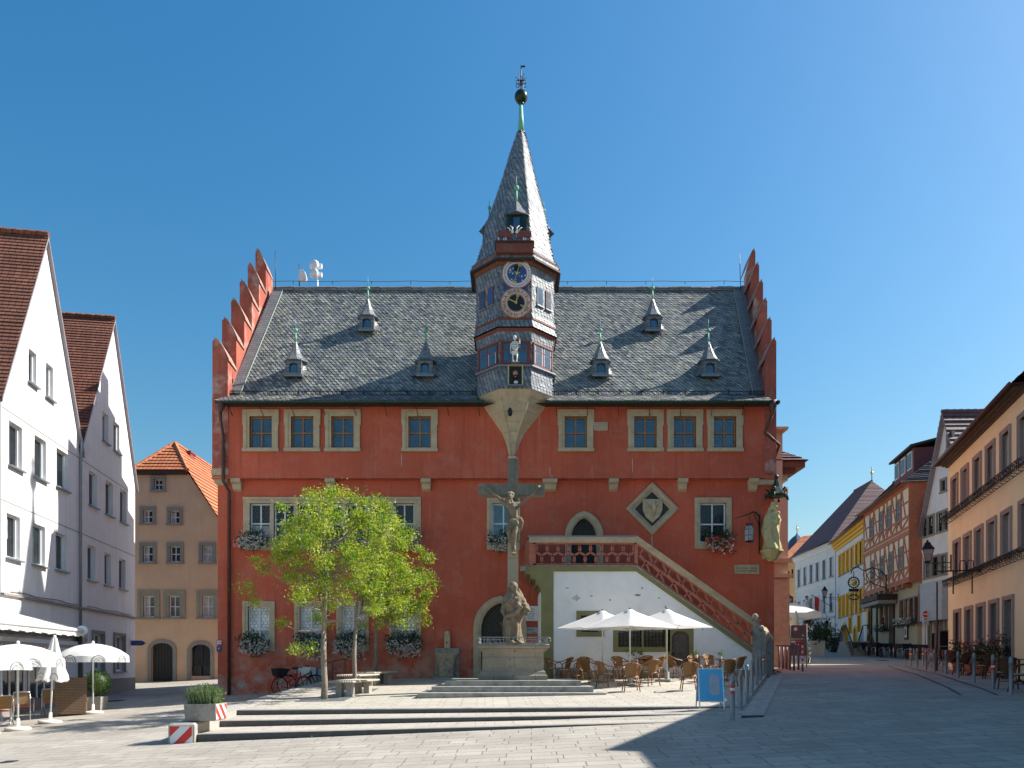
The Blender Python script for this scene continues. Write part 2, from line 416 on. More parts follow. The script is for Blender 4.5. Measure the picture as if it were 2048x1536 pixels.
IRON=plain('wrought_iron',(.025,.025,.027),.5,.2,20,.1,60,metal=.3)
ZINC=plain('galvanised_steel',(.24,.26,.29),.45,.1,12,.05,60,metal=.55)
ALU=plain('aluminium',(.62,.63,.65),.3,.05,12,0,60,metal=.85)
PIPE=plain('brown_pipe',(.10,.05,.04),.5,.3,10,.1,60,metal=.3)
GOLD=plain('gilding',(.78,.55,.13),.35,.1,12,0,60,metal=.6)
NAVY=plain('dial_blue',(.03,.085,.25),.5,.2,8,0)
BLACK=plain('black_paint',(.012,.012,.016),.45,.2,12,0)
DIALW=plain('dial_white',(.68,.64,.60),.6,.08,12,0)
RIM=plain('dial_rim',(.42,.16,.09),.6,.2,12,0)
BONE=plain('painted_bone',(.72,.69,.63),.6,.08,12,.1,30)
SIGNR=plain('signal_red',(.62,.035,.025),.4,.05,6,0)
CONC=plain('concrete',(.38,.35,.31),.9,.14,6,.4,50,stain=(.22,.2,.18),stain_amt=.5,stain_scale=2.5)
CONCD=plain('dark_stone_riser_shade',(.10,.092,.088),.9,.2,9,.45,50,stain=(.09,.085,.08),stain_amt=.5,stain_scale=3)  # shade of the risers put into the colour; also dark slabs and covers
PAVE=bricks('paving',(.335,.30,.255),(.425,.385,.33),(.13,.12,.09),.82,.36,.011,.6,.85,rot=R(1.5),var=.34,dist=.01,squash=.62,sf=3,wig=.03,stain=(.20,.18,.15))
PAVET=bricks('terrace_paving',(.40,.36,.30),(.47,.43,.365),(.16,.15,.11),.60,.30,.009,.6,.85,rot=R(-2),var=.25,dist=.01,squash=.7,sf=2,wig=.02)
CREAM=plain('cream_plaster',(.84,.71,.45),.9,.06,1.2,.2,20,streak=.06)
APRI=plain('apricot_plaster',(.60,.36,.17),.9,.07,1.2,.2,20,streak=.12)
OCHRE=plain('ochre_plaster',(.66,.44,.28),.9,.08,1.2,.2,20,streak=.15)
WALLW=plain('bright_white_plaster',(.69,.67,.66),.9,.05,1.3,.25,20,stain=(.50,.48,.45),stain_amt=.35,stain_scale=.7,streak=.22)
GREYST=plain('grey_window_stone',(.27,.25,.22),.85,.1,7,.2,40)
MAUVE=plain('mauve_window_stone',(.36,.28,.25),.85,.1,7,.2,40)
YEL=plain('yellow_paint',(.72,.40,.02),.6,.08,6,.1,40)
PLINTH=plain('plinth',(.26,.22,.20),.9,.15,5,.3,30)
BARK=plain('bark',(.27,.225,.175),.9,.3,18,.6,40,stain=(.12,.10,.07),stain_amt=.5,stain_scale=6)
LEAF=leafy('tree_leaves',(.15,.30,.02),(.58,.60,.09),.5,cs=2.4)
LEAFD=leafy('dark_leaves',(.022,.05,.012),(.05,.085,.02),.2,cs=4)
LEAFB=leafy('box_leaves',(.06,.14,.02),(.12,.22,.03),.3,cs=4)
LAV=leafy('lavender_leaves',(.15,.23,.11),(.27,.35,.18),.3,cs=4)
PETW=leafy('white_petals',(.72,.70,.68),(.8,.78,.76),.2)
PETR=leafy('red_petals',(.55,.02,.03),(.65,.05,.06),.2)
PETP=leafy('pink_petals',(.65,.3,.4),(.7,.5,.55),.2)
CANV=fabric('white_canvas',(.80,.78,.75),.3)
CANG=plain('grey_print',(.25,.26,.28),.8,.1,8,0)
RATT=wicker('rattan_weave',(.42,.20,.06),(.30,.13,.04))
RATF=plain('rattan_frame',(.26,.11,.035),.4,.25,14,.1,60)
RATD=wicker('brown_wicker',(.24,.14,.075),(.20,.115,.06),.05)
TANW=wicker('tan_sling_weave',(.46,.24,.07),(.55,.30,.10),.012)
SEATR=plain('orange_seat',(.60,.13,.05),.6,.1,10,.1,50)
BLUES=plain('sign_blue',(.10,.42,.72),.5,.03,8,0)
GREYB=plain('sign_grey',(.36,.39,.43),.6,.12,5,0)
POT=plain('plant_pot',(.55,.53,.48),.7,.1,8,.1,40)
TERRA=plain('terracotta',(.42,.15,.08),.8,.15,8,.2,40)
STEPST=plain('worn_step_stone',(.34,.32,.28),.9,.2,7,.45,50,stain=(.12,.11,.10),stain_amt=.6,stain_scale=3)
PEDST=bricks('pedestal_ashlar',(.34,.285,.215),(.41,.345,.26),(.10,.09,.07),1.25,.34,.007,.5,.9,var=.35,stain=(.10,.10,.085))
SHAFT=bricks('shaft_stone',(.36,.29,.21),(.38,.31,.22),(.2,.17,.12),2,.75,.006,.4,.9,var=.12)
CROSSST=plain('lichened_stone',(.20,.185,.15),.9,.2,7,.4,40,stain=(.20,.17,.04),stain_amt=.55,stain_scale=2.2,streak=.5)
GALV=plain('grey_iron_rail',(.28,.29,.30),.5,.15,12,0,60,metal=.4)
OLIVST=plain('olive_grey_stone',(.31,.28,.21),.85,.1,6)
GREYB2=plain('grey_patch',(.42,.44,.50),.7,.12,5,0)

CURT=glassy('curtain_behind_glass',(.46,.45,.42),.10,1.5,.25)
def X(px,d): return (px-CX)*d/F
def Z(py,d): return EYE+(HY-py)*d/F
TH=V(0,30,.9)
def tmb(): return MB(Matrix.Translation(-TH))
hall=thing('town_hall','long red plastered town hall with stepped gables, grey slate roof and central clock oriel','town hall',TH)
DU,DL=29.75,30.0           # upper wall plane, lower wall plane
XL,XR=-11.66,10.28
REDG=plain('gable_plaster',(.40,.10,.065),.9,.25,1.5,.35,22,stain=(.52,.38,.32),stain_amt=.85,stain_scale=1.1,streak=.4)
# ---------------- windows
def make_window(w,h,sash,glass,cols=2,rows=2,sur=0.,surm=None,sill=.1,sillm=None,rec=.12,bw=.05,lead=0,leadm=None,top=None,split=.5,ears=False,fr=.055,z0sur=None,y0=0):
    """window with its sash, panes, stone surround and sill; origin at the sill, wall face at y=0"""
    m=MB(); m.box(-w/2,-w/2+fr,rec-.05,rec+.03,0,h,sash); m.box(w/2-fr,w/2,rec-.05,rec+.03,0,h,sash)
    m.box(-w/2+fr,w/2-fr,rec-.05,rec+.03,h-fr,h,sash); m.box(-w/2+fr,w/2-fr,rec-.05,rec+.03,0,fr,sash)
    iw=w-2*fr
    for i in range(1,cols): x=-iw/2+iw*i/cols; m.box(x-bw/2,x+bw/2,rec-.045,rec+.02,fr,h-fr,sash)
    zs=[h*split] if rows==2 else [h*i/rows for i in range(1,rows)]
    for z in zs:
        for i in range(cols):
            x=-iw/2+iw*i/cols; m.box(x+(bw/2 if i else 0),x+iw/cols-(bw/2 if i<cols-1 else 0),rec-.04,rec+.02,z-bw/2,z+bw/2,sash)
    o=m.build('window')
    g=MB(); g.face([(-w/2+.01,rec+.01,.01),(w/2-.01,rec+.01,.01),(w/2-.01,rec+.01,h-.01),(-w/2+.01,rec+.01,h-.01)],glass)
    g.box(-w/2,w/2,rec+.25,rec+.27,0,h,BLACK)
    if lead: hexlead(g,-w/2+fr,w/2-fr,fr,h-fr,lead,lead*.13,rec+.002,leadm or LEAD)
    g.build('pane',o)
    if sur:
        s=MB(); zt=h+(top or sur); zb=-.02 if z0sur is None else z0sur; W=w/2+sur
        s.box(-W,-w/2-.0,-.05,0.08,zb,h,surm); s.box(w/2,W,-.05,.08,zb,h,surm); s.box(-W,W,-.052,.08,h,zt,surm)
        s.box(-W+.0,-w/2-sur*.45,-.075,-.05,zb,zt,surm); s.box(w/2+sur*.45,W,-.075,-.05,zb,zt,surm); s.box(-w/2-sur*.45,w/2+sur*.45,-.075,-.052,zt-sur*.5,zt,surm)
        if ears:
            for q in (-1,1): a,b=sorted((q*W,q*(W+.035))); s.box(a,b,-.07,.0,h*.72,zt+.0,surm)
        if zb<-.05: s.box(-w/2,w/2,-.05,.08,zb,-.002,surm)
        s.build('surround',o)
    if sill:
        s=MB(); W=w/2+max(sur,.05)+.03; zz=(z0sur if z0sur is not None else -.02)
        s.box(-W,W,-.12,.06,zz-sill,zz,sillm or surm or sash); s.build('sill',o)
    return o
def place(o,parent,loc,rot=0):
    if o.get('_u'): c=copytree(o,parent)
    else: c=o; c['_u']=1; c.parent=parent
    c.location=loc; c.rotation_euler=(0,0,rot); return c
# upper walls
k=.01944; upx=[(487,557),(570,640),(652,719),(804,875),(1117,1186),(1257,1324),(1336,1403),(1415,1484)]
upw=make_window(.875,1.225,OAK,GLB,2,2,.235,STONE,.13,STONE,lead=.075,ears=True,top=.26,split=.49,rec=.14)
wb=tmb(); holes=[]
for a,b in upx:
    c=X((a+b)/2,DU); z=Z(896,DU); holes.append((c-.4375,z,c+.4375,z+1.225))
ZJ=Z(958,DU); ZE=Z(808,DU)
wall(wb,[(XL,ZJ),(XR,ZJ),(XR,ZE+.3),(XL,ZE+.3)],holes,RED,y=DU,rev=.25)
wb.box(XL,XR,DU,DL+.3,ZJ-.001,ZJ+.02,RED)
# side of upper storey left/right out to the gables
# lower walls with openings
zb=-.6
low=[]
LW=[(485,549,496,540),(590,650,600,643),(672,737,683,728),(777,842,789,832)]
for a,b,c,d in LW: low.append((X(c,30),Z(1300,30),X(d,30),Z(1213,30)))
BIG=[500,548,596,644,692,740,788]
for a in BIG: low.append((X(a,30),Z(1082,30),X(a+41,30),Z(1007,30)))
low.append((X(984,30),Z(1082,30),X(1030,30),Z(1007,30)))
low.append((X(1399,30),Z(1085,30),X(1452,30),Z(1006,30)))
D1=(X(958,30),Z(1325,30)-.6,X(1042,30),Z(1203,30))   # pointed lower door
D2=(X(1140,30),Z(1132,30),X(1196,30),Z(1033,30))     # pointed upper door
low+= [D1,D2]
XLl=XL+.12
wall(wb,[(XLl,zb),(XR,zb),(XR,ZJ),(XLl,ZJ)],low,RED,y=DL,rev=.3)
# back and right side walls of the body
wb.face([(XR,DL,zb),(XR+1.2,39.5,zb),(XR+1.2,39.5,ZE),(XR,DL,ZE)],REDG)
wb.face([(XLl+.6,39.5,zb),(XLl,DL,zb),(XLl,DL,ZE),(XLl+.6,39.5,ZE)],RED)
wb.face([(XR+1.2,39.5,zb),(XLl+.6,39.5,zb),(XLl+.6,39.5,ZE),(XR+1.2,39.5,ZE)],RED)
def doorcurve(D,h): return pointarch(D[0],D[2],D[3]-h,h)
c1=pointarch(D1[0],D1[2],D1[3]-1.05,1.05); spandrel(wb,D1[0],D1[2],c1,D1[3],DL,RED)
c2=pointarch(D2[0],D2[2],D2[3]-.78,.78); spandrel(wb,D2[0],D2[2],c2,D2[3],DL,RED)
LIME=plain('lime_run',(.55,.40,.35),.9,.2,20)
for px,py,l,y in ((803,908,.5,DU),(1100,935,.35,DU),(1265,918,.55,DU),(1104,950,.25,DU),(662,955,.2,DU),(483,1060,.3,DL),(1304,1072,.9,DL)):
    x,z=X(px,y),Z(py,y); wb.face([(x-.02,y-.003,z),(x-.012,y-.003,z-l),(x+.01,y-.003,z-l*.9),(x+.015,y-.003,z)],LIME)
wb.build('wall',hall)
for a,b in upx: place(upw,hall,V(X((a+b)/2,DU),DU,Z(896,DU))-TH)
lwn=make_window(X(540,30)-X(496,30),Z(1213,30)-Z(1300,30),WHITE,GLW,2,2,.2,STONE,0,lead=.085,split=.47,rec=.14,z0sur=-.04,leadm=LEAD)
for a,b,c,d in LW: place(lwn,hall,V((X(c,30)+X(d,30))/2,DL,Z(1300,30))-TH)
bw=make_window(X(541,30)-X(500,30),Z(1007,30)-Z(1082,30),WHITE,GLD,2,2,0,None,0,lead=.07,split=.47,rec=.14,leadm=plain('rust_lead',(.22,.10,.08),.6))
for i,a in enumerate(BIG):
    place(bw,hall,V(X(a+20.5,30),DL,Z(1082,30))-TH)
    if i in (0,2,5): m=MB(); m.box(-.33,.33,.142,.147,.06,.62 if i!=2 else .45,CURT); m.build('curtain',hall,V(X(a+20.5,30),DL,Z(1082,30))-TH)
m=tmb(); x0,x1=X(487,30),X(842,30); zt,zbm=Z(995,30),Z(1100,30)
m.box(x0,x1,DL-.06,DL+.1,Z(1007,30),zt,STONE); m.box(x0,x1,DL-.1,DL-.058,zt-.1,zt+.0,STONE)
m.box(x0,x1,DL-.055,DL+.1,zbm,Z(1082,30),STONE)
ed=[x0]+sum([[X(a,30),X(a+41,30)] for a in BIG],[])+[x1]
for i in range(0,len(ed),2): m.box(ed[i],ed[i+1],DL-.05,DL+.1,Z(1082,30),Z(1007,30),STONE)
m.build('window_surround',hall)
mw=make_window(X(1030,30)-X(984,30),Z(1007,30)-Z(1082,30),WHITE,GLB,2,2,.2,STONE,0,split=.47,rec=.14,z0sur=-.35,lead=0)
place(mw,hall,V(X(1007,30),DL,Z(1082,30))-TH)
rw=make_window(X(1452,30)-X(1399,30),Z(1006,30)-Z(1085,30),WHITE,GLD,2,2,.2,STONE,0,lead=.075,split=.47,rec=.14,z0sur=-.25)
place(rw,hall,V(X(1425.5,30),DL,Z(1085,30))-TH)
# doors
def pdoor(D,curve,jw,nm):
    d=tmb(); archband(d,curve,D[1],jw,DL-.09,DL+.02,STONE)
    inner=[(lerp(D[0],D[2],.5)+(p[0]-lerp(D[0],D[2],.5))*.9,p[1]-.06) for p in curve]
    archband(d,inner,D[1],.10,DL-.04,DL+.25,STONE)
    d.build('door_surround',hall)
    l=tmb(); y=DL+.22
    pts=[(inner[0][0],D[1])]+inner+[(inner[-1][0],D[1])]; l.face([(a,y,b) for a,b in pts],DWOOD)
    cx=(D[0]+D[2])/2; cz=D[1]+(D[3]-D[1])*.6
    # diamond planks
    for i in range(1,9):
        r=.13*i
        for sx in (-1,1):
            for sz in (-1,1):
                a=V(cx+sx*r,y-.02,cz); b=V(cx,y-.02,cz+sz*r)
                if r>(D[2]-D[0])/2*.85:
                    lim=(D[2]-D[0])/2*.85; tt=(r-lim)/r; a=a.lerp(b,tt)
                if b.z>D[3]-.2: 
                    tt=(b.z-(D[3]-.2))/abs(b.z-a.z+1e-6); b=b.lerp(a,min(1,tt))
                l.bar(a,b,.02,.075,WOODG,(0,1,0))
    l.build(nm,hall)
    for o in (): pass
pdoor(D1,c1,.22,'door'); pdoor(D2,c2,.20,'door')
m=tmb(); q=.17; cx=X(1004,30)+.05; cz=Z(1247,30)
m.prism([(cx-q,DL+.17,cz),(cx,DL+.17,cz-q),(cx+q,DL+.17,cz),(cx,DL+.17,cz+q)],(0,.03,0),GLD); m.bar((cx-.08,DL+.16,cz-.08),(cx+.08,DL+.16,cz+.08),.02,.02,BLACK); m.bar((cx-.08,DL+.16,cz+.08),(cx+.08,DL+.16,cz-.08),.02,.02,BLACK)
m.build('door_light',hall)
# corbels
cb=MB(); cb.rings([[(x,y,z) for x,y,z in r] for r in ([(-.16,.0,-.45),(.16,0,-.45),(.16,.3,-.45),(-.16,.3,-.45)],[(-.16,-.12,-.38),(.16,-.12,-.38),(.16,.3,-.38),(-.16,.3,-.38)],[(-.17,-.16,-.2),(.17,-.16,-.2),(.17,.3,-.2),(-.17,.3,-.2)],[(-.19,-.3,-.14),(.19,-.3,-.14),(.19,.3,-.14),(-.19,.3,-.14)],[(-.19,-.3,0),(.19,-.3,0),(.19,.3,0),(-.19,.3,0)])],STONE)
me=cb.mesh('corbel')
for px in (470,659,851,1100,1228,1367,1509):
    o=put(me,'corbel',hall,V(X(px,DL-.3),DL,ZJ+(.02 if px!=1100 else 0))-TH)
    if px==1100: o.scale=(1.5,1.05,.95)
m=tmb(); m.box(XL-.02,X(456,29.7),DL-.30,DL+.3,Z(966,30)+.25,Z(937,29.7),STONE)
m.rings([[(XL-.02,DL-.3,ZJ+.06),(X(456,29.7),DL-.3,ZJ+.06),(X(456,29.7),DL+.3,ZJ+.06),(XL-.02,DL+.3,ZJ+.06)],[(XL+.1,DL-.05,ZJ-.2),(X(452,30),DL-.05,ZJ-.2),(X(452,30),DL+.3,ZJ-.2),(XL+.1,DL+.3,ZJ-.2)]][::-1],STONE)
m.build('corner_stone',hall); m=tmb()
m.box(X(1504,30),X(1551,30),DL-.2,DL+.05,Z(971,30),ZJ-.002,STONE)
m.build('corner_stone',hall)
# ---------------- gables with shark-fin steps
def gable(xo0,xo1,th0,th1,sgn,name='gable'):
    """xo outer edge x at y=29.72 and at y=34.2; sgn +1: outer side is to the left"""
    g=tmb(); y0=29.72; n=6; dy=.87
    def xo(y): t=(y-y0)/4.5; return lerp(xo0,xo1,t if t<2 else 2)
    def th(y): return lerp(th0,th1,clamp((y-y0)/4.5,0,1))
    ys=[]; 
    for i in range(n): ys.append((y0+i*dy,y0+(i+1)*dy,14.28+1.19*i - (.12 if i>4 else 0)))
    for i in range(n-2,-1,-1):
        a,b,z=ys[i]; yc=y0+dy*(2*n-1)
        ys.append((y0+(2*n-2-i)*dy,y0+(2*n-1-i)*dy,z))
    for ya,yb,z in ys:
        A=[];B=[]
        for y,LL in ((ya,A),(yb,B)):
            o=xo(y); t=th(y); i=o+sgn*t
            # outer low, outer peak, inner shoulder
            LL+= [(o,y,9.0),(o,y,z-.10),(o+sgn*t*.16,y,z),(o+sgn*t*.42,y,z-.12),(o+sgn*t*.75,y,z-.44),(i,y,z-.82),(i,y,9.0)]
        # coping sweeps back: the rear edge stays lower
        B=[(p[0],p[1],p[2] if k in (0,6) else p[2]-[0,.10,.12,.14,.1,.04][k]) for k,p in enumerate(B)]
        if sgn<0: A=A[::-1];B=B[::-1]
        g.rings([A,B],REDG,cap=True)
    # body below
    yb=ys[-1][1]
    L=[(xo(y0),y0),(xo(yb),yb)]
    A=[(xo(y0),y0,ZJ),(xo(y0)+sgn*th(y0),y0,ZJ),(xo(yb)+sgn*th(yb),yb,ZJ),(xo(yb),yb,ZJ)]
    Bq=[(p[0],p[1],9.02) for p in A]
    if sgn<0: A=A[::-1];Bq=Bq[::-1]
    g.rings([A,Bq],RED)
    # stone copings on the sloping heads
    for ya,yb2,z in ys[:n]:
        o=xo(ya); t=th(ya)
        pts=[(o+sgn*t*.14,z+.01),(o+sgn*t*.42,z-.10),(o+sgn*t*.75,z-.41),(o+sgn*(t+.05),z-.83)]
        for k in range(3):
            a,b=pts[k],pts[k+1]
            g.prism([(a[0],ya-.03,a[1]-.02),(b[0],ya-.03,b[1]-.02),(b[0],ya-.03,b[1]+.05),(a[0],ya-.03,a[1]+.05)],(0,dy+.02,-.1),COPING)
    g.build(name,hall)
REDG=plain('gable_plaster',(.42,.10,.065),.9,.25,1.5,.35,22,stain=(.52,.38,.32),stain_amt=.85,stain_scale=1.1,streak=.4)
COPING=plain('gable_coping',(.40,.24,.19),.9,.3,4,.3,30,stain=(.06,.05,.045),stain_amt=.8,stain_scale=3)
gable(-11.64,-11.42,.60,.46,1); gable(10.27,10.86,.44,.36,-1)
# ---------------- roof
VERGL=plain('pale_verge_strip',(.34,.38,.31),.6,.2,6)
ZR=EYE+16.96; ZF=EYE+10.6
rf=tmb()
def rx(side,t): return (lerp(-11.08,-10.72,t) if side<0 else lerp(9.88,10.42,t))
slates(rf,(rx(-1,0)-.25,29.25,EYE+10.1),(-1.32,29.25,EYE+10.1),(-1.3,30.0,ZF),(rx(-1,0),30.0,ZF),.165,.17,SLS,SLATE)
slates(rf,(1.42,29.25,EYE+10.1),(rx(1,0)+.15,29.25,EYE+10.1),(rx(1,0),30,ZF),(1.42,30,ZF),.165,.17,SLS,SLATE)
slates(rf,(rx(-1,0),30.0,ZF),(rx(1,0),30,ZF),(rx(1,1),34.5,ZR),(rx(-1,1),34.5,ZR),.165,.17,SLS,SLATE)
rf.face([(rx(1,0)+.6,39.6,EYE+10.1),(rx(-1,0)+.4,39.6,EYE+10.1),(rx(-1,1),34.5,ZR),(rx(1,1),34.5,ZR)],SLATE)
rf.face([(rx(-1,0)-.2,29.3,EYE+10.04),(rx(1,0)+.1,29.3,EYE+10.04),(rx(1,0)+.1,30.1,EYE+10.04),(rx(-1,0)-.2,30.1,EYE+10.04)],SOFFIT)
# verge slates on both sides
for s in (-1,1):
    a=V(rx(s,0),30.0,ZF)+V(0,-.03,.04); b=V(rx(s,1),34.5,ZR)+V(0,-.03,.04)
    rf.bar(a-V(.22*s,0,0),b-V(.22*s,0,0),.42,.05,SLATEW,(0,-.8,.6)); rf.bar(a-V(.45*s,0,-.03),b-V(.45*s,0,-.03),.022,.04,VERGL,(0,-.8,.6))
    if s>0: rf.bar(a-V(.02,0,-.05),b-V(.02,0,-.05),.16,.1,ZINC,(0,-.8,.6))
rf.build('roof',hall)
m=tmb(); nn=44
for i in range(nn):
    xa=lerp(rx(-1,1),rx(1,1),i/nn); xb=lerp(rx(-1,1),rx(1,1),(i+.97)/nn); z=ZR-.04+.012*math.sin(i*1.7)
    m.tube([(xa,34.45,z),(xb,34.45,z+.008)],.12,SLATEW,6,False)
for i in range(12): x=lerp(rx(-1,1),rx(1,1),(i+.5)/12); m.bar((x,34.4,ZR+.15),(x,34.4,ZR+.3),.02,.02,IRON)
m.tube([(lerp(rx(-1,1),rx(1,1),i/24),34.4,ZR+.29+.02*math.sin(i*2)) for i in range(25)],.01,IRON,4)
m.build('ridge',hall)
# gutter, snow guard, downpipes
for a,b in ((-11.3,-1.05),(1.28,10.2)):
    m=tmb(); z=EYE+10.02
    pr=[(-.09,.0),(-.075,-.07),(0,-.11),(.075,-.07),(.09,0),(.07,0),(.055,-.05),(0,-.085),(-.055,-.05),(-.07,0)]
    m.rings([[(x,29.18+p,z+q+.04) for p,q in pr] for x in (a,b)],DCOPPER)
    m.box(a,b,29.27,29.31,z-.05,z+.12,SOFFIT)
    x=a+.4
    while x<b: m.bar((x,29.3,z-.02),(x+.05,29.7,z-.35),.02,.02,IRON); x+=1.2
    m.build('gutter',hall)
    m=tmb(); za=ZF-.12; ya=29.93
    ln=a+.1; 
    for q in (0,.24): m.bar((a+.2,ya,za+q),(b-.15,ya,za+q),.025,.025,IRON)
    x=a+.2
    while x<b-.15:
        m.bar((x,ya,za),(x,ya,za+.24),.012,.012,IRON); x+=.085
    x=a+.4
    while x<b-.2: m.bar((x,ya-.02,za-.12),(x,ya-.02,za+.28),.03,.03,IRON); m.bar((x,ya,za+.2),(x,ya+.35,za+.3),.02,.02,IRON); x+=.85
    m.build('snow_guard',hall)
m=tmb(); xg=X(440,29.2)
m.lathe([(.05,-.35),(.06,-.28),(.17,-.05),(.18,.1),(.16,.1)],(xg,29.25,EYE+9.95),PIPE,10)
xp=X(446,29.6); m.tube([(xg,29.25,EYE+9.7),(xg,29.25,EYE+9.4),(xp,29.6,EYE+8.9),(xp,29.62,Z(962,29.6)),(xp+.13,29.88,Z(985,30)),(xp+.13,29.88,.3)],.065,PIPE,8)
for z in (9.5,8,5.5,3.5,1.7): m.lathe([(.085,-.03),(.085,.03)],(xp+(.13 if z<8.7 else 0),29.88 if z<8.7 else 29.62,z),PIPE,8)
m.build('downpipe',hall)
m=tmb(); xg=X(1546,29.2)
m.lathe([(.05,-.45),(.06,-.38),(.16,-.12),(.17,.1),(.15,.1)],(xg,29.25,EYE+10.0),PIPE,10)
m.tube([(xg,29.25,EYE+9.6),(xg-.12,29.5,EYE+9.2),(xg-.16,29.6,EYE+9.0),(xg+.1,29.65,EYE+8.8),(10.45,29.9,EYE+8.6),(10.5,30.6,EYE+8.3)],.06,PIPE,8)
m.build('downpipe',hall)
# ---------------- roof dormers
def dormer():
    m=MB(); w=.31; h=.66
    x0=.2
    wall(m,[(-w,0),(w,0),(w,h),(-w,h)],[(-.17,.13,.17,.5)],SLATEW,y=0,rev=.12)
    cv=roundarch(-.17,.17,.36); spandrel(m,-.17,.17,cv,.5,0,SLATEW)
    m.face([(-w,0,0),(-w,0,h),(-w,.7,h),(-w,.05,0)][::1],SLATEW); m.face([(w,0,0),(w,.05,0),(w,.7,h),(w,0,h)],SLATEW)
    for s in (-1,1):   # flared cheeks
        for i in range(5):
            z=.05+i*.11; m.face([(s*w,.02+i*.08,z),(s*(w+.26-.05*i),.12+i*.08,z-.03+.03*i),(s*(w+.22-.05*i),.24+i*.08,z+.13),(s*w,.12+i*.08,z+.16)],SLATEW)
    o=m.build('dormer')
    r=MB(); rs=[]
    for a,z in ((.44,h-.03),(.36,h+.06),(.24,h+.28),(.13,h+.55),(.05,h+.8)):
        rs.append([(math.cos(R(22.5+45*j))*a*1.05,.32+math.sin(R(22.5+45*j))*a*1.05,z) for j in range(8)])
    r.rings(rs,SLATEW,True)
    r.build('dormer_roof',o)
    f=MB(); f.tube([(0,.32,h+.75),(0,.32,h+1.2)],[.05,.025],COPPER,8); f.ball((0,.32,h+1.27),.085,COPPER,12); f.tube([(0,.32,h+1.33),(0,.32,h+1.75)],[.02,.004],COPPER,6); f.build('finial',o)
    g=MB(); pts=[(-.17,.13),(.17,.13)]+[(p[0],p[1]) for p in roundarch(-.17,.17,.33)[::-1]]
    g.face([(a,.08,b) for a,b in pts],GLB); archband(g,roundarch(-.15,.15,.33),.13,.025,.04,.08,DWOOD); g.build('window',o)
    s=MB(); s.box(-.36,.36,-.05,.05,-.04,.03,ZINC); s.build('sill',o)
    return o
dm=dormer()
for px,py,t in ((590,755,.144),(735,665,.554),(851,755,.144),(1201,755,.144),(1306,665,.554),(1418,755,.144)):
    d=30+4.5*t; place(dm,hall,V(X(px,d),d-.22,EYE+10.6+6.36*t+.0)-TH)
# lightning rods
m=tmb(); m.tube([(-10.6,34.3,ZR-.1),(-10.62,34.3,ZR+1.6)],.015,IRON,5); m.tube([(10.25,34.3,ZR-.1),(10.2,34.3,ZR+1.5)],.015,IRON,5); m.build('lightning_rod',hall)
# ---------------- diamond coat of arms
m=tmb(); c=V(X(1304,30),DL,Z(1018,30)); r=1.04
def dia(r,y): return [(c.x-r,y,c.z),(c.x,y,c.z-r),(c.x+r,y,c.z),(c.x,y,c.z+r)]
m.rings([dia(r,DL+.02),dia(r,DL-.10),dia(r-.10,DL-.13),dia(r-.22,DL-.09),dia(r-.30,DL-.03),dia(r-.36,DL-.01)],STONE,False)
m.face(dia(r-.36,DL-.008)[::-1],DWOOD)
m.build('coat_of_arms_frame',hall)
m=tmb(); w=.38
sh=[(c.x-w,c.z+.36),(c.x+w,c.z+.36),(c.x+w,c.z-.05),(c.x+w*.7,c.z-.32),(c.x,c.z-.56),(c.x-w*.7,c.z-.32),(c.x-w,c.z-.05)]
m.prism([(a,DL-.03,b) for a,b in sh],(0,-.12,0),STONE)
m.tube([(c.x+.02,DL-.17,c.z+.22),(c.x+.06,DL-.18,c.z),(c.x+.02,DL-.17,c.z-.3)],[.07,.1,.05],STONE,8); m.tube([(c.x+.06,DL-.17,c.z+.1),(c.x+.22,DL-.17,c.z+.2),(c.x+.28,DL-.17,c.z+.3)],[.06,.06,.03],STONE,8); m.tube([(c.x-.25,DL-.17,c.z+.25),(c.x-.22,DL-.17,c.z+.05),(c.x-.05,DL-.17,c.z-.0)],[.04,.05,.05],STONE,8)
m.ball((c.x+.05,DL-.18,c.z+.26),.07,STONE)
m.build('shield',hall)
for px,py,a,b,lines in ((1201,853,.55,.32,['ANNO DOMINI','RENOVATVM','MCMLXXX']),(1493,1139,.96,.36,['Anno dni mcccc lxxxviii iar','ist der baw angefangen'])):
    d=DU if py<900 else DL
    m=tmb(); x,z=X(px,d),Z(py,d); m.box(x-a/2,x+a/2,d-.04,d+.02,z-b/2,z+b/2,STONE)
    if py>900:
        for q in (-1,1): m.box(x-a/2,x+a/2,d-.07,d-.041,z+q*b/2-(.04 if q>0 else 0),z+q*b/2+(.04 if q<0 else 0),STONE)
        for q in (-1,1): m.box(x+q*a/2-(.04 if q>0 else 0),x+q*a/2+(.04 if q<0 else 0),d-.069,d-.041,z-b/2+.04,z+b/2-.04,STONE)
    for i,t in enumerate(lines): m.text(t,.07 if py<900 else .085,DWOOD if py>900 else GSTONE,Matrix.Translation((x,d-.043,z+(len(lines)-1)*.05-.1*i)))
    m.build('inscribed_plaque',hall)
TCX=.13; TCY=30.3
bay=tmb()
def oct_(a,h,cx=TCX,cy=TCY): 
    r=a/math.cos(R(22.5)); return [(cx+r*math.cos(R(22.5+45*j)),cy+r*math.sin(R(22.5+45*j)),EYE+h) for j in range(8)]
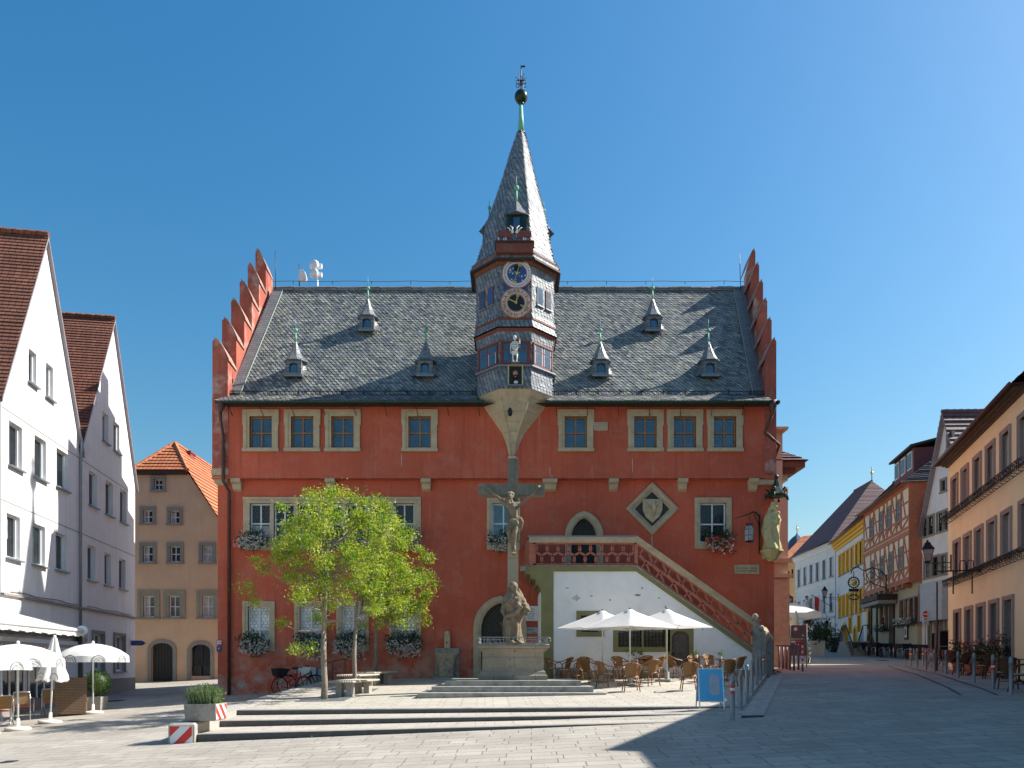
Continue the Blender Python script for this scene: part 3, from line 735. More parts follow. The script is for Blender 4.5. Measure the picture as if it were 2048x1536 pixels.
# faces j: edge j->j+1; j=4 left-front (normal 225deg), j=5 front (270), j=6 right-front
def octs(mb,a,h,b,g,row=.105,w=.17,sh=.35,cx0=TCX,cx1=TCX,faces=range(8)):
    r0=oct_(a,h,cx0); r1=oct_(b,g,cx1)
    for j in faces:
        ang=R(45*j+45); slates(mb,r0[j],r0[(j+1)%8],r1[(j+1)%8],r1[j],row,w,SLT,SLATE,.014,sh,(math.cos(ang),math.sin(ang),0))
SLT=[plain('slate_wall_'+n,c,.55,.3,9,.15,50) for n,c in (('a',(.19,.215,.245)),('b',(.24,.26,.28)),('c',(.15,.17,.195)))]
octs(bay,1.46,10.42,1.46,11.3); octs(bay,1.45,11.3,1.45,12.18); octs(bay,1.46,12.18,1.49,12.55)
bay.rings([oct_(1.49,12.55),oct_(1.56,12.66),oct_(1.53,12.70)],RWOOD,False)
octs(bay,1.60,12.70,1.53,12.98)
bay.rings([oct_(1.53,12.98),oct_(1.56,13.0),oct_(1.56,13.06),oct_(1.5,13.07)],RWOOD,False)
octs(bay,1.55,13.07,1.51,13.25); octs(bay,1.51,13.25,1.50,15.1)
bay.build('clock_oriel',hall)
BAY=bpy.data.objects['clock_oriel']
m=tmb()
m.rings([oct_(1.49,11.22),oct_(1.56,11.24),oct_(1.56,11.29),oct_(1.46,11.31)],ZINC,False); m.build('sill_band',BAY); m=tmb()
m.rings([oct_(1.5,15.02),oct_(1.58,15.05),oct_(1.60,15.3),oct_(1.68,15.32),oct_(1.70,15.42)],BRWOOD,False)
m.build('cornice',BAY)
def fm(j,a,h):
    """matrix: x along face j, -y outward, origin at face middle, height h above the eye"""
    ang=R(45*j+45); n=V(math.cos(ang),math.sin(ang),0)
    M=Matrix.Translation(V(TCX,TCY,EYE+h)+n*a-TH)@Matrix.Rotation(ang+PI/2,4,'Z'); return M
# band windows
for j in (4,5,6):
    m=MB(fm(j,1.46,11.34)); W=.53 if j!=5 else .56
    H=.84
    m.box(-W,W,-.03,.1,0,H,RWOOD)
    for s in (-1,1):
        a,b=sorted((s*.045,s*(W-.09)))
        if j==5: a,b=sorted((s*.02,s*(W-.13)))
        for z0,z1 in ((.07,.5),(.55,.77)):
            m.box(a,b,-.036,-.031,z0,z1,GLB)
            hexlead(m,a,b,z0,z1,.07,.012,-.038,LEAD)
            if j==6 or (j==4 and s==1 and z0<.1):
                for e in ((a,a+.02),(b-.02,b)): m.box(e[0],e[1],-.045,-.036,z0,z1,WHITE)
    for s in (-1,1): m.box(min(s*(W-.05),s*W),max(s*(W-.05),s*W),-.06,-.03,0,H,RWOOD)
    m.box(-W,W,-.07,-.031,H-.05,H+.02,RWOOD)
    m.build('bay_window',BAY)
for j in (4,6):
    m=MB(fm(j,1.51,14.0))
    s=1 if j==6 else -1
    for q,(a,b,d) in enumerate(((-.36,-.03,0),(.12,.42,0)) if j==6 else ((.05,.36,0),(-.42,-.12,0))):
        z0,z1=(-.32,.36) if q==0 else (-.42,.24)
        z0,z1=(-.35,.35)
        m.box(a,b,-.035,.02,z0,z1,RWOOD if q or j==4 else SLATEW); m.box(a+.04,b-.04,-.04,-.036,z0+.05,z1-.05,NAVY if (q==0 and j==4) else GLB)
        if q: m.box(a+.03,b-.03,-.045,-.041,-.02,.01,RWOOD); hexlead(m,a+.04,b-.04,z0+.05,z1-.05,.06,.01,-.043,LEAD)
        m.box(a-.03,b+.03,-.07,.0,z0-.04,z0-.005,ZINC)
        m.build('bay_window',BAY); m=MB(m.M)
# clocks on the front
m=MB(fm(5,1.5,(1330-549)*.01882-.0)); cx=(1031-1028)*.0188
m.box(-.46,.46,-.02,.02,-.62,-.2,NAVY)
m.disc((cx,0),0,.38,-.075,-.02,NAVY,40); m.disc((cx,0),.37,.54,-.085,0,DIALW,40); m.disc((cx,0),.535,.565,-.09,0,RIM,40); m.disc((cx,0),.355,.375,-.09,-.02,RIM,40)
rnd=random.Random(3)
for i in range(22):
    a=rnd.uniform(0,2*PI); r=rnd.uniform(.1,.33); m.disc((cx+r*math.cos(a),r*math.sin(a)),0,rnd.choice((.012,.02,.03)),-.08,-.075,DIALW,8)
m.disc((cx+.0,.20),0,.13,-.082,-.075,BLACK,20)
for i in range(1,30):
    a=PI/2-2*PI*(i-.0)/29.5-.06; M=Matrix.Translation((cx+.455*math.cos(a),-.088,.455*math.sin(a)))@Matrix.Rotation(-(a-PI/2),4,'Y')
    m.text(str(i),.105,NAVY,M,.002)
a=R(72)
m.bar((cx-.32*math.cos(a),-.10,-.32*math.sin(a)),(cx+.33*math.cos(a),-.10,.33*math.sin(a)),.02,.02,GOLD,(0,1,0))
m.disc((cx,0),0,.06,-.115,-.09,GOLD,12); m.disc((cx+.33*math.cos(a),.31),0,.06,-.11,-.09,GOLD,10); m.bar((cx-.2,-.1,-.30),(cx-.02,-.1,-.34),.05,.02,GOLD,(0,1,0))
m.build('moon_dial',BAY)
m=MB(fm(5,1.5,(1330-608)*.01882)); cx=.02
m.disc((cx,0),0,.33,-.095,-.02,BLACK,40); m.disc((cx,0),.33,.55,-.105,0,plain('dial_pink',(.62,.47,.38),.6,.25,14,0),40); m.disc((cx,0),.545,.58,-.11,0,RIM,40); m.disc((cx,0),.31,.345,-.11,-.02,RIM,40)
for i,t in enumerate(['XII','I','II','III','IIII','V','VI','VII','VIII','IX','X','XI']):
    a=PI/2-2*PI*i/12; M=Matrix.Translation((cx+.445*math.cos(a),-.108,.445*math.sin(a)))@Matrix.Rotation(-(a-PI/2),4,'Y')
    m.text(t,.19,BLACK,M,.002)
    b=a-PI/12; m.disc((cx+.44*math.cos(b),.44*math.sin(b)),0,.03,-.109,-.105,RIM,6)
for a,l in ((R(155),.32),(R(75),.26),(R(-28),.0)):
    if l: m.bar((cx,-.13,0),(cx+l*math.cos(a),-.13,l*math.sin(a)),.04,.02,GOLD,(0,1,0)); m.disc((cx+l*math.cos(a),l*math.sin(a)),0,.06,-.14,-.12,GOLD,8)
    else: m.bar((cx+.17,-.13,-.09),(cx+.27,-.13,-.15),.04,.02,GOLD,(0,1,0)); m.disc((cx+.27,-.15),0,.05,-.14,-.12,GOLD,8)
m.disc((cx,0),0,.05,-.15,-.1,GOLD,12)
m.build('clock_face',BAY)
# automaton board and goats above the clocks
m=MB(fm(5,1.5,15.35)); m.box(-.72,.66,-.35,.2,.0,.36,RWOOD); m.box(-.76,.70,-.40,.2,.36,.42,SOFFIT); m.box(-.45,-.05,-.36,-.351,.05,.31,BRWOOD)
m.build('automaton_box',BAY)
m=MB(fm(5,1.5,15.77))
for s in (-1,1):
    x=-.03
    body=[(.08,.12),(.1,.3),(.2,.42),(.5,.44),(.62,.38),(.64,.06),(.56,.04),(.54,.16),(.42,.2),(.38,.04),(.30,.04),(.28,.18),(.2,.14)]
    m.prism([(x+s*a*1.0,-.3,b) for a,b in body],(0,.06,0),RWOOD)
    for a,b in ((.33,.05),(.60,.05),(.40,.03)): m.tube([(x+s*a,-.31,b+.1),(x+s*a,-.31,b-.04)],.025,BONE,6)
    m.tube([(x+s*.1,-.3,.40),(x+s*.08,-.3,.52),(x+s*.17,-.3,.60)],[.035,.03,.012],BONE,6); m.tube([(x+s*.16,-.3,.40),(x+s*.2,-.3,.5),(x+s*.28,-.3,.53)],[.03,.025,.01],BONE,6); m.ball((x+s*.08,-.3,.36),.06,BONE,8)
m.build('goat_figures',BAY)
# skeleton figure
m=MB(fm(5,1.46,11.32)); y=-.22
S=lambda *p:[(a,y,b) for a,b in p]
m.box(-.16,.16,-.3,0,-.03,.0,ZINC)
m.ball((-.02,y,.92),.085,BONE,12,(.85,.9,1.15)); m.tube(S((-.02,.84),(-.02,.76)),.025,BONE,6)
m.rings([[( -.02+sx*w,y+sy*.05,z) for sx,sy in ((-1,-1),(1,-1),(1,1),(-1,1))] for w,z in ((.08,.47),(.125,.58),(.13,.7),(.10,.77))],BONE)
for i in range(4): m.box(-.13,.09,y-.056,y-.05,.52+.06*i,.53+.06*i,LEAD)
m.tube(S((-.02,.5),(-.02,.4)),.03,BONE,6); m.rings([[( -.02+sx*w,y+sy*.05,z) for sx,sy in ((-1,-1),(1,-1),(1,1),(-1,1))] for w,z in ((.06,.28),(.12,.33),(.11,.42))],BONE)
m.tube(S((-.15,.73),(-.18,.56),(-.17,.38)),[.03,.025,.02],BONE,6); m.ball((-.17,y,.36),.03,BONE,6)
m.tube(S((.11,.73),(.16,.68),(.15,.82)),[.03,.025,.02],BONE,6); m.ball((.15,y,.87),.045,plain('pale_copper',(.55,.3,.22),.5),8,(.8,.8,1.4))
for s in (-1,1): m.tube(S((-.02+s*.07,.32),(-.02+s*.075,.18),(-.02+s*.06,.03)),[.045,.03,.03],BONE,8); m.ball((-.02+s*.06,y-.04,.02),.045,BONE,8,(1,1.5,.6))
m.build('skeleton_figure',BAY)
# head in its niche below
m=MB(fm(5,1.46,10.5)); 
m.box(-.26,.24,-.02,.05,.02,.74,BLACK)
for x in (-.29,.24): m.box(x,x+.05,-.12,.02,.0,.74,YSTONE)
m.box(-.29,.29,-.14,.02,.74,.78,STONE); m.box(-.3,.3,-.18,.02,-.02,.02,ZINC)
SK=plain('painted_skin',(.5,.28,.2),.6); HR=plain('painted_hair',(.08,.03,.02),.8)
m.ball((0,-.06,.46),.115,SK,14,(.85,.8,1.1)); m.ball((0,-.02,.53),.15,HR,14,(1.,.7,.75)); m.ball((0,-.08,.37),.09,HR,12,(1,.8,.8)); m.ball((0,-.12,.33),.03,SK,8); m.ball((0,-.17,.45),.022,SK,8)
for s in (-1,1): m.ball((s*.04,-.145,.49),.014,BLACK,8)
m.ball((.02,-.08,.13),.085,BONE,12,(1,.5,.75)); m.ball((-.04,-.06,.2),.05,BLACK,8); m.tube([(-.03,-.05,.3),(0,-.05,.2)],.06,BLACK,8)
m.build('bearded_head_figure',BAY)
# console
m=tmb(); rs=[]
for h,a,cy in ((10.42,1.46,30.3),(10.38,1.42,30.3),(10.2,1.34,30.3),(10.1,1.22,30.26),(9.98,1.17,30.24),(9.7,1.0,30.2),(9.35,.74,30.1),(9.0,.46,29.97),(8.6,.29,29.9),(8.2,.17,29.85),(8.05,.14,29.84)): rs.append(oct_(a,h,TCX*lerp(.0,1,clamp((h-8)/2.4,0,1))-.0,cy))
m.rings(rs[::-1],STONE)
for j in (5,6):   # ribs
    P=[V(*r[j]) for r in rs[3:]]; m.tube([p+V(0,-.0,0) for p in P],.035,STONE,6)
for h in (9.7,9.35,9.0):
    pass
for i in (5,6,7): m.rings([[ (p[0],p[1]-.004,p[2]+.01) for p in rs[i]],[(p[0],p[1]-.004,p[2]-.01) for p in rs[i]]][::-1],GSTONE,False)
m.box(-.18+TCX*.3,.15,29.5,29.75,EYE+7.98,EYE+8.06,STONE)
m.tube([(X(1020,29),29.05,EYE+9.75),(X(1020,29),29.0,EYE+9.6),(X(1020,29),29.0,EYE+9.45)],[.05,.1,.06],BLACK,8)
m.build('stone_console',BAY)
# spire, slightly leaning
m=tmb(); prof=[(1.74,15.18),(1.70,15.3),(1.5,15.65),(1.33,16.3),(1.19,17.1),(1.10,17.5),(.87,18.3),(.62,19.2),(.38,20.2),(.14,21.05)]
def sx(h): return lerp(TCX,.36,clamp((h-15.2)/5.9,0,1))
for i in range(len(prof)-1):
    (a,h),(b,g)=prof[i],prof[i+1]; octs(m,a,h,b,g,.125,.17,.6,sx(h),sx(g))
m.face(oct_(1.74,15.18)[::-1],SOFFIT)
m.rings([oct_(1.755,15.14),oct_(1.755,15.22)],SOFFIT,False)
m.build('spire',BAY)
m=tmb(); x=.36
m.tube([(x,TCY,EYE+21.0),(x,TCY,EYE+22.2)],[.14,.06],COPPER,10); m.lathe([(.17,21.03),(.17,21.08)],(x,TCY,EYE),DCOPPER,10)
m.ball((x,TCY,EYE+22.5),.26,plain('blackened_copper_ball',(.02,.035,.02),.3,metal=.5,bmp=0),20,(1,1,1.03)); m.lathe([(.10,22.2),(.12,22.24),(.06,22.3)],(x,TCY,EYE),DCOPPER,10)
m.tube([(x,TCY,EYE+22.7),(x+.0,TCY,EYE+23.75)],.02,IRON,6)
for j in range(6):
    a=j*PI/3; c,s=math.cos(a),math.sin(a)
    for z0 in (22.95,23.1): m.tube([(x+c*r,TCY+s*r,EYE+z0+z) for r,z in ((0,0),(.1,.08),(.19,.04),(.2,-.05),(.13,-.08))],.014,IRON,5)
    m.tube([(x+c*r,TCY+s*r,EYE+23.05+z) for r,z in ((.05,0),(.15,.18),(.24,.24))],.01,IRON,5)
m.box(x,x+.16,TCY-.01,TCY+.01,EYE+23.68,EYE+23.74,IRON); m.ball((x,TCY,EYE+23.3),.04,IRON,8)
m.build('finial',BAY)
# spire dormers
def sdormer(ang,h,rad,S,cxo):
    n=V(math.cos(ang),math.sin(ang),0)
    M=Matrix.Translation(V(sx(h),TCY,EYE+h)+n*rad-TH)@Matrix.Rotation(ang+PI/2,4,'Z')
    m=MB(M); w=.38*S
    m.box(-w,w,0,.9*S,0,.85*S,SLATEW)
    m.box(-w*.72,w*.72,-.02,.0,.06*S,.78*S,GLD); m.box(-w,-w*.72,-.03,0,0,.85*S,DCOPPER);m.box(w*.72,w,-.03,0,0,.85*S,DCOPPER);m.box(-w*.72,w*.72,-.03,0,.78*S,.85*S,DCOPPER); m.box(-w*.3,w*.3,-.025,-.021,.3*S,.7*S,GLB)
    rs=[]
    for a,z in ((.54,.80),(.44,.9),(.26,1.15),(.09,1.42)): rs.append([(math.cos(R(30+60*j))*a*S,.28*S+math.sin(R(30+60*j))*a*S,z*S) for j in range(6)])
    m.rings(rs,SLATEW); 
    m.tube([(0,.28*S,1.38*S),(0,.28*S,1.9*S)],[.05*S,.03*S],COPPER,8); m.ball((0,.28*S,1.98*S),.1*S,COPPER,10); m.tube([(0,.28*S,2.05*S),(0,.28*S,2.45*S)],[.025*S,.004],COPPER,6)
    m.build('spire_dormer',BAY)
sdormer(R(-90),16.25,1.34,1.0,0); sdormer(R(180),16.55,1.30,.78,0); sdormer(R(0),16.45,1.30,.78,0)
# ---------------- outside stair
DS=28.2
ks=DS/F
def sX(px): return X(px,DS)
def sZ(py): return Z(py,DS)
st=tmb()
TOPL=[(sX(1107),sZ(1143)),(sX(1272),sZ(1143))]
toe=(sX(1508),sZ(1303))
# white wall with openings: below polygon; wall() needs convex outline
outl=[(sX(1107),-.2),(toe[0],-.2),toe,(sX(1272),sZ(1143)),(sX(1107),sZ(1143))]
SH=[(sX(1162),sZ(1264),sX(1199),sZ(1231)),(sX(1236),sZ(1294),sX(1283),sZ(1246)),(sX(1287),sZ(1294),sX(1330),sZ(1246)),(sX(1343),sZ(1334),sX(1378),sZ(1262))]
wall(st,outl,SH,WPL,y=DS,rev=.2,mr=OLIVE)
st.box(sX(1082),sX(1107)-.002,DS-.03,DS+.3,-.2,sZ(1175),OLIVE)
st.face([(sX(1080),DS+.3,-.2),(sX(1080),DS,-.2),(sX(1080),DS,sZ(1185)),(sX(1080),DS+.3,sZ(1185))],WPL)
st.box(sX(1079),sX(1082),DS+.01,30,-.2,sZ(1185),WPL)
# landing slab and cusped corbel
pts=[(sX(1048),sZ(1132)),(sX(1272),sZ(1132)),(sX(1272),sZ(1143)),(sX(1107),sZ(1143)),(sX(1107),sZ(1178)),(sX(1082),sZ(1188)),(sX(1080),sZ(1176)),(sX(1076),sZ(1170)),(sX(1072),sZ(1171)),(sX(1071),sZ(1160)),(sX(1065),sZ(1157)),(sX(1062),sZ(1159)),(sX(1060),sZ(1149)),(sX(1053),sZ(1148)),(sX(1050),sZ(1143))]
st.prism([(a,DS-.05,b) for a,b in pts],(0,1.8,0),OLIVE)
st.tube([(sX(1040),DS-.02,sZ(1137)),(sX(1052),DS-.02,sZ(1137))],[.09,.11],GSTONE,8)
# sloping string
sl=[(sX(1272),sZ(1132)),(sX(1512),sZ(1302)),(sX(1512),sZ(1313)),(sX(1272),sZ(1143))]
st.prism([(a,DS-.05,b) for a,b in sl],(0,1.8,0),OLIVE)
st.prism([(sX(1050),DS-.09,sZ(1131)),(sX(1272),DS-.09,sZ(1131)),(sX(1272),DS-.09,sZ(1133)),(sX(1050),DS-.09,sZ(1133))],(0,.1,0),GSTONE)
st.prism([(sX(1272),DS-.09,sZ(1131)),(sX(1512),DS-.09,sZ(1301)),(sX(1512),DS-.09,sZ(1304)),(sX(1272),DS-.09,sZ(1134))],(0,.1,0),GSTONE)
PEEL=plain('peeled_plaster',(.30,.28,.25),.9,.2,12,.4,40); rp=random.Random(31)
for px,py,a,b in ((1276,1190,.17,.05),(1152,1196,.16,.12),(1284,1176,.04,.05),(1331,1214,.04,.07),(1318,1196,.05,.03),(1183,1192,.07,.03),(1492,1296,.05,.07),(1134,1176,.1,.02),(1405,1258,.03,.04),(1220,1200,.06,.04),(1360,1240,.05,.03)):
    x,z=sX(px),sZ(py); n=9; st.face([(x+a*rp.uniform(.6,1.1)*math.cos(2*PI*i/n),DS-.003,z+b*rp.uniform(.5,1.1)*math.sin(2*PI*i/n)) for i in range(n)],PEEL if a<.15 or b<.1 else plain('old_plaster',(.58,.55,.48),.9))
stair=st.build('outside_stair',hall)
# olive frames
m=tmb()
def oframe(x0,z0,x1,z1,w,mt=OLIVE,top=True,bot=True):
    m.box(x0-w,x0,DS-.03,DS+.05,z0-(w if bot else 0),z1+w,mt); m.box(x1,x1+w,DS-.03,DS+.05,z0-(w if bot else 0),z1+w,mt); m.box(x0,x1,DS-.03,DS+.05,z1,z1+w,mt)
    if bot: m.box(x0,x1,DS-.03,DS+.05,z0-w,z0,mt)
oframe(*SH[0],.17); m.build('painted_window_frame',stair); m=tmb(); oframe(SH[1][0],SH[1][1],SH[2][2],SH[2][3],.18); m.box(SH[1][2],SH[2][0],DS-.03,DS+.05,SH[1][1],SH[1][3],OLIVE); m.build('painted_window_frame',stair); m=tmb()
oframe(*SH[3],.16,bot=False)
cv=roundarch(SH[3][0],SH[3][2],SH[3][3]-.3); cv=[(a,b) for a,b in pointarch(SH[3][0],SH[3][2],SH[3][3]-.28,.27)]
spandrel(m,SH[3][0],SH[3][2],cv,SH[3][3]+.001,DS-.028,OLIVE)
m.build('painted_door_frame',stair)
for h in SH[:3]:
    m=tmb(); m.box(h[0],h[2],DS+.16,DS+.18,h[1],h[3],GLD)
    x=h[0]+.1
    while x<h[2]: m.bar((x,DS+.06,h[1]),(x,DS+.06,h[3]),.016,.016,IRON); x+=.13
    z=h[1]+.1
    while z<h[3]: m.bar((h[0],DS+.06,z),(h[2],DS+.06,z),.016,.016,IRON); z+=.14
    m.build('barred_window',stair)
m=tmb(); h=SH[3]; m.box(h[0],h[2],DS+.12,DS+.16,h[1],h[3],WOODG)
z=h[1]+.05
while z<h[3]-.25: m.box(h[0]+.05,h[2]-.05,DS+.10,DS+.119,z,z+.13,WOODG); z+=.17
m.box(h[0]+.02,h[0]+.14,DS+.07,DS+.1,h[1]+.42,h[1]+.52,IRON); m.bar((h[0]+.25,DS+.08,h[1]+.48),(h[0]+.42,DS+.08,h[1]+.47),.02,.02,IRON)
m.build('cellar_door',stair)
# tracery balustrade
BH=[(1085,1130)]
tr=tmb()
def tracery(fx,L,H,r,sp,rows,w=.045):
    """interlaced circles; fx maps (u,v) of a band of length L and height H to x,z"""
    for i in range(-2,int(L/sp)+3):
        for j,(cv,off) in enumerate(rows):
            cu=(i+off)*sp; P=[]
            for q in range(33):
                a=2*PI*q/32; u=cu+r*math.cos(a); v=cv+r*math.sin(a)
                if 0<=u<=L and 0<=v<=H: P.append(fx(u,v))
                else:
                    if len(P)>1: tr.strip(P,w,DS-.04+.004*j,DS+.06,RED2)
                    P=[]
            if len(P)>1: tr.strip(P,w,DS-.04+.004*j,DS+.06,RED2)
RED2=plain('tracery_red_stone',(.46,.15,.10),.85,.2,6,.3,40)
za,zb2=sZ(1130),sZ(1086); x0,x1=sX(1066),sX(1272)
tracery(lambda u,v:(x0+.12+u,za+v),x1-x0-.2,zb2-za,.235,.40,((.21,0),(.60,.5)),.05)
sl=(sZ(1300)-sZ(1130))/(sX(1512)-sX(1272))
L2=sX(1506)-x1-.1
tracery(lambda u,v:(x1+.1+u,za+v+sl*(u+.1)),L2,zb2-za,.40,.52,((0,0),(.81,.5)),.055)
for a in (x0-.02,x1-.06): tr.box(a,a+.12,DS-.05,DS+.06,za,zb2,RED2)
tr.box(x0,x1,DS-.05,DS+.06,za-.0,za+.05,RED2); tr.box(x0,x1,DS-.05,DS+.06,zb2-.05,zb2,RED2)
for o in (0,zb2-za-.05): tr.prism([(x1,DS-.048,za+o),(x1+L2+.1,DS-.048,za+o+sl*(L2+.1)),(x1+L2+.1,DS-.048,za+o+.06+sl*(L2+.1)),(x1,DS-.048,za+o+.06)],(0,.1,0),RED2)
tr.build('tracery_balustrade',stair)
# coping
m=tmb(); zc=sZ(1075)
m.prism([(sX(1058),DS-.12,zb2),(x1,DS-.12,zb2),(x1,DS-.12,zc),(sX(1058),DS-.12,zc)],(0,.3,0),STONE)
m.prism([(x1,DS-.12,zb2),(sX(1510),DS-.12,zb2+sl*(sX(1510)-x1)),(sX(1510),DS-.12,zc+sl*(sX(1510)-x1)),(x1,DS-.12,zc)],(0,.3,0),STONE)
m.box(sX(1056),x1,DS-.16,DS+.2,zc,zc+.045,ZINC); m.prism([(x1,DS-.16,zc),(sX(1510),DS-.16,zc+sl*(sX(1510)-x1)),(sX(1510),DS-.16,zc+.05+sl*(sX(1510)-x1)),(x1,DS-.16,zc+.05)],(0,.38,0),STONE)
m.build('coping',stair)
# far-side parapet of the flight and landing end, panelled red
m=tmb()
m.prism([(sX(1058),DS-.05,sZ(1132)),(sX(1048),30,sZ(1132)),(sX(1048),30,sZ(1076)),(sX(1058),DS-.05,sZ(1076))],(.12,0,0),RED2)
m.box(sX(1058),sX(1066),DS-.06,DS+.08,sZ(1132),sZ(1082),RED2)
m.build('landing_parapet',stair)
# steps of the flight
m=tmb(); n=19
for i in range(n):
    xa=lerp(x1,sX(1504),i/n); xb=lerp(x1,sX(1504),(i+1)/n); z=lerp(sZ(1132),sZ(1300),(i+.5)/n)
    m.box(xa,xb,DS+.1,29.98,z-.4,z,GSTONE)
m.box(sX(1066),x1,DS+.1,29.98,sZ(1132)-.1,sZ(1132)+.004,GSTONE)
m.build('stair_steps',stair)
# newel and foot wall
m=tmb(); xn=sX(1504)
m.box(xn,xn+.24,DS-.1,DS+.14,.4,sZ(1243),GSTONE); m.box(xn-.04,xn+.28,DS-.14,DS+.18,sZ(1243),sZ(1239),GSTONE); m.ball((xn+.12,DS+.02,sZ(1233)),.12,GSTONE,10)
m.box(xn+.24,xn+.48,DS-.08,DS+.12,.4,sZ(1262),GSTONE)
m.ball((xn+.36,DS+.02,sZ(1256)),.11,GSTONE,10)
P=[(xn+.48,DS-.02),(10.2,29.4)]
a=V(xn+.48,DS+.02,0); b=V(9.95,29.3,0)
m.rings([[a+V(-.05,-.1,.5),a+V(.1,.1,.5),b+V(.1,.1,.5),b+V(-.05,-.1,.5)],[a+V(-.05,-.1,sZ(1262)),a+V(.1,.1,sZ(1262)),b+V(.1,.1,Z(1284,29)),b+V(-.05,-.1,Z(1284,29))]],GSTONE)
m.rings([[a+V(-.1,-.18,sZ(1260)),a+V(.1,.15,sZ(1260)),b+V(.15,.15,Z(1282,29)),b+V(-.02,-.18,Z(1282,29))],[a+V(-.1,-.18,sZ(1254)),a+V(.1,.15,sZ(1254)),b+V(.15,.15,Z(1276,29)),b+V(-.02,-.18,Z(1276,29))]],STONE)
for t in (.3,.55,.8):
    p=a.lerp(b,t); m.box(p.x-.05,p.x+.05,p.y-.16,p.y-.1,1.2,lerp(sZ(1266),Z(1290,29),t),GSTONE)
m.build('newel_wall',stair)
# grey stone bench at the foot of the wall
m=tmb(); m.box(sX(1112),sX(1330),DS-.5,DS,.4,1.42,GSTONE); m.box(sX(1385),sX(1500),DS-.5,DS,.4,1.42,GSTONE); m.build('stone_plinth',stair)
def voxel(o,size=.02,sm=4):
    m=o.modifiers.new('join','REMESH'); m.mode='VOXEL'; m.voxel_size=size; m.use_smooth_shade=True
    s=o.modifiers.new('soft','SMOOTH'); s.iterations=sm; s.factor=.5; return o
def robe(m,rs,mat,n=48,folds=9,amp=.12,tw=.6):
    """draped cloth body: rs = (z,cx,cy,rx,ry)"""
    out=[]; z0=rs[0][0]; z1=rs[-1][0]; K=[]
    for i in range(len(rs)-1):
        for q in range(4): K.append([lerp(a,b,q/4) for a,b in zip(rs[i],rs[i+1])])
    K.append(list(rs[-1]))
    for z,cx,cy,rx,ry in K:
        t=(z-z0)/(z1-z0); A=amp*(1-t*.75); L=[]
        for j in range(n):
            a=2*PI*j/n
            f=1+A*math.sin(folds*a+tw*6*t)+A*.6*math.sin((folds-3)*a-tw*9*t+1.3)+.05*math.sin(3*a+t*11)
            L.append((cx+rx*f*math.cos(a),cy+ry*f*math.sin(a),z))
        out.append(L)
    m.rings(out,mat,True,True)
def face(m,c,r,mat,look=(0,-1,0)):
    c=Vector(c); l=Vector(look).normalized(); s=l.cross(V(0,0,1)).normalized(); u=s.cross(l)
    m.ball(c,r,mat,16,(.84,.95,1.2)); 
    m.tube([c+l*r*.85+u*r*.35,c+l*r*1.12-u*r*.12,c+l*r*.9-u*r*.25],[r*.08,r*.19,r*.12],mat,8)
    m.ball(c+l*r*.55-u*r*.85,r*.42,mat,10); m.ball(c+l*r*.86-u*r*.52,r*.17,mat,8,(1.5,1,.6))
    for q in (-1,1):
        m.ball(c+l*r*.72+s*q*r*.36+u*r*.42,r*.19,mat,8,(1.4,1,.6)); m.ball(c+l*r*.70+s*q*r*.42-u*r*.25,r*.25,mat,8); m.ball(c+s*q*r*.86,r*.2,mat,8,(.5,1,1.4))
def hand(m,p,d,up,mat,L=.17,curl=.3):
    """palm with four fingers and a thumb, p wrist, d pointing direction, up palm normal"""
    p=Vector(p); d=Vector(d).normalized(); up=Vector(up); s=d.cross(up).normalized(); up=s.cross(d)
    m.tube([p-d*.02,p+d*L*.25,p+d*L*.5],[.026,.036,.036],mat,8)
    for i,(o,l) in enumerate(((-.030,.42),(-.010,.5),(.011,.47),(.030,.38))):
        a=p+d*L*.45+s*o; b=a+d*L*l*.5-up*curl*.02; c=b+d*L*l*.4-up*curl*.05
        m.tube([a,b,c],[.0115,.011,.009],mat,6)
    a=p+d*L*.1-s*.03; m.tube([a,a+d*L*.25-s*.03,a+d*L*.45-s*.035-up*.02],[.014,.013,.010],mat,6)
# ---------------- steps around the monument
mon_steps=thing('monument_steps','three worn stone steps around the foot of the crucifix pedestal','steps',(0.07,22.4,.75))
DM=22.8
def smb(): return MB(Matrix.Translation(-V(0.07,22.4,.75)))
for i,(a,b,d0,z0,z1) in enumerate(((835,1212,21.5,.3,.82),(863,1187,21.95,.3,.985),(889,1162,22.4,.3,1.15))):
    m=smb(); x0,x1=X(a,d0),X(b,d0); d1=28.2 if i==0 else 27.6-i*.5
    d1=26.6-.45*i
    m.rings([[(x0,d0,z0),(x1,d0,z0),(x1,d1,z0),(x0,d1,z0)],[(x0,d0,z1-.012),(x1,d0,z1-.012),(x1,d1,z1-.012),(x0,d1,z1-.012)],[(x0+.012,d0+.012,z1),(x1-.012,d0+.012,z1),(x1-.012,d1,z1),(x0+.012,d1,z1)]],STEPST)
    m.build('step',mon_steps)
mon=thing('crucifix_monument','tall stone cross rising from a railed pedestal in front of the town hall','monument',(0.07,23.8,1.15))
def mmb(): return MB(Matrix.Translation(-V(0.07,23.8,1.15)))
m=mmb(); cx=.03; cy=23.85
def sq(w,dp,z,yo=0): return [(cx-w,cy-dp+yo,z),(cx+w,cy-dp+yo,z),(cx+w,cy+dp,z),(cx-w,cy+dp,z)]
prof=[(1.03,1.152),(1.03,1.28),(1.0,1.32),(.97,1.40),(.93,1.44),(.925,1.50),(.92,1.97),(.95,2.02),(1.0,2.05),(1.04,2.09),(1.10,2.13),(1.10,2.20),(1.06,2.23)]
m.rings([sq(w,w,z) for w,z in prof],PEDST)
m.build('pedestal',mon)
m=mmb(); z0,z1=2.25,2.43; w=1.04; y=cy-w
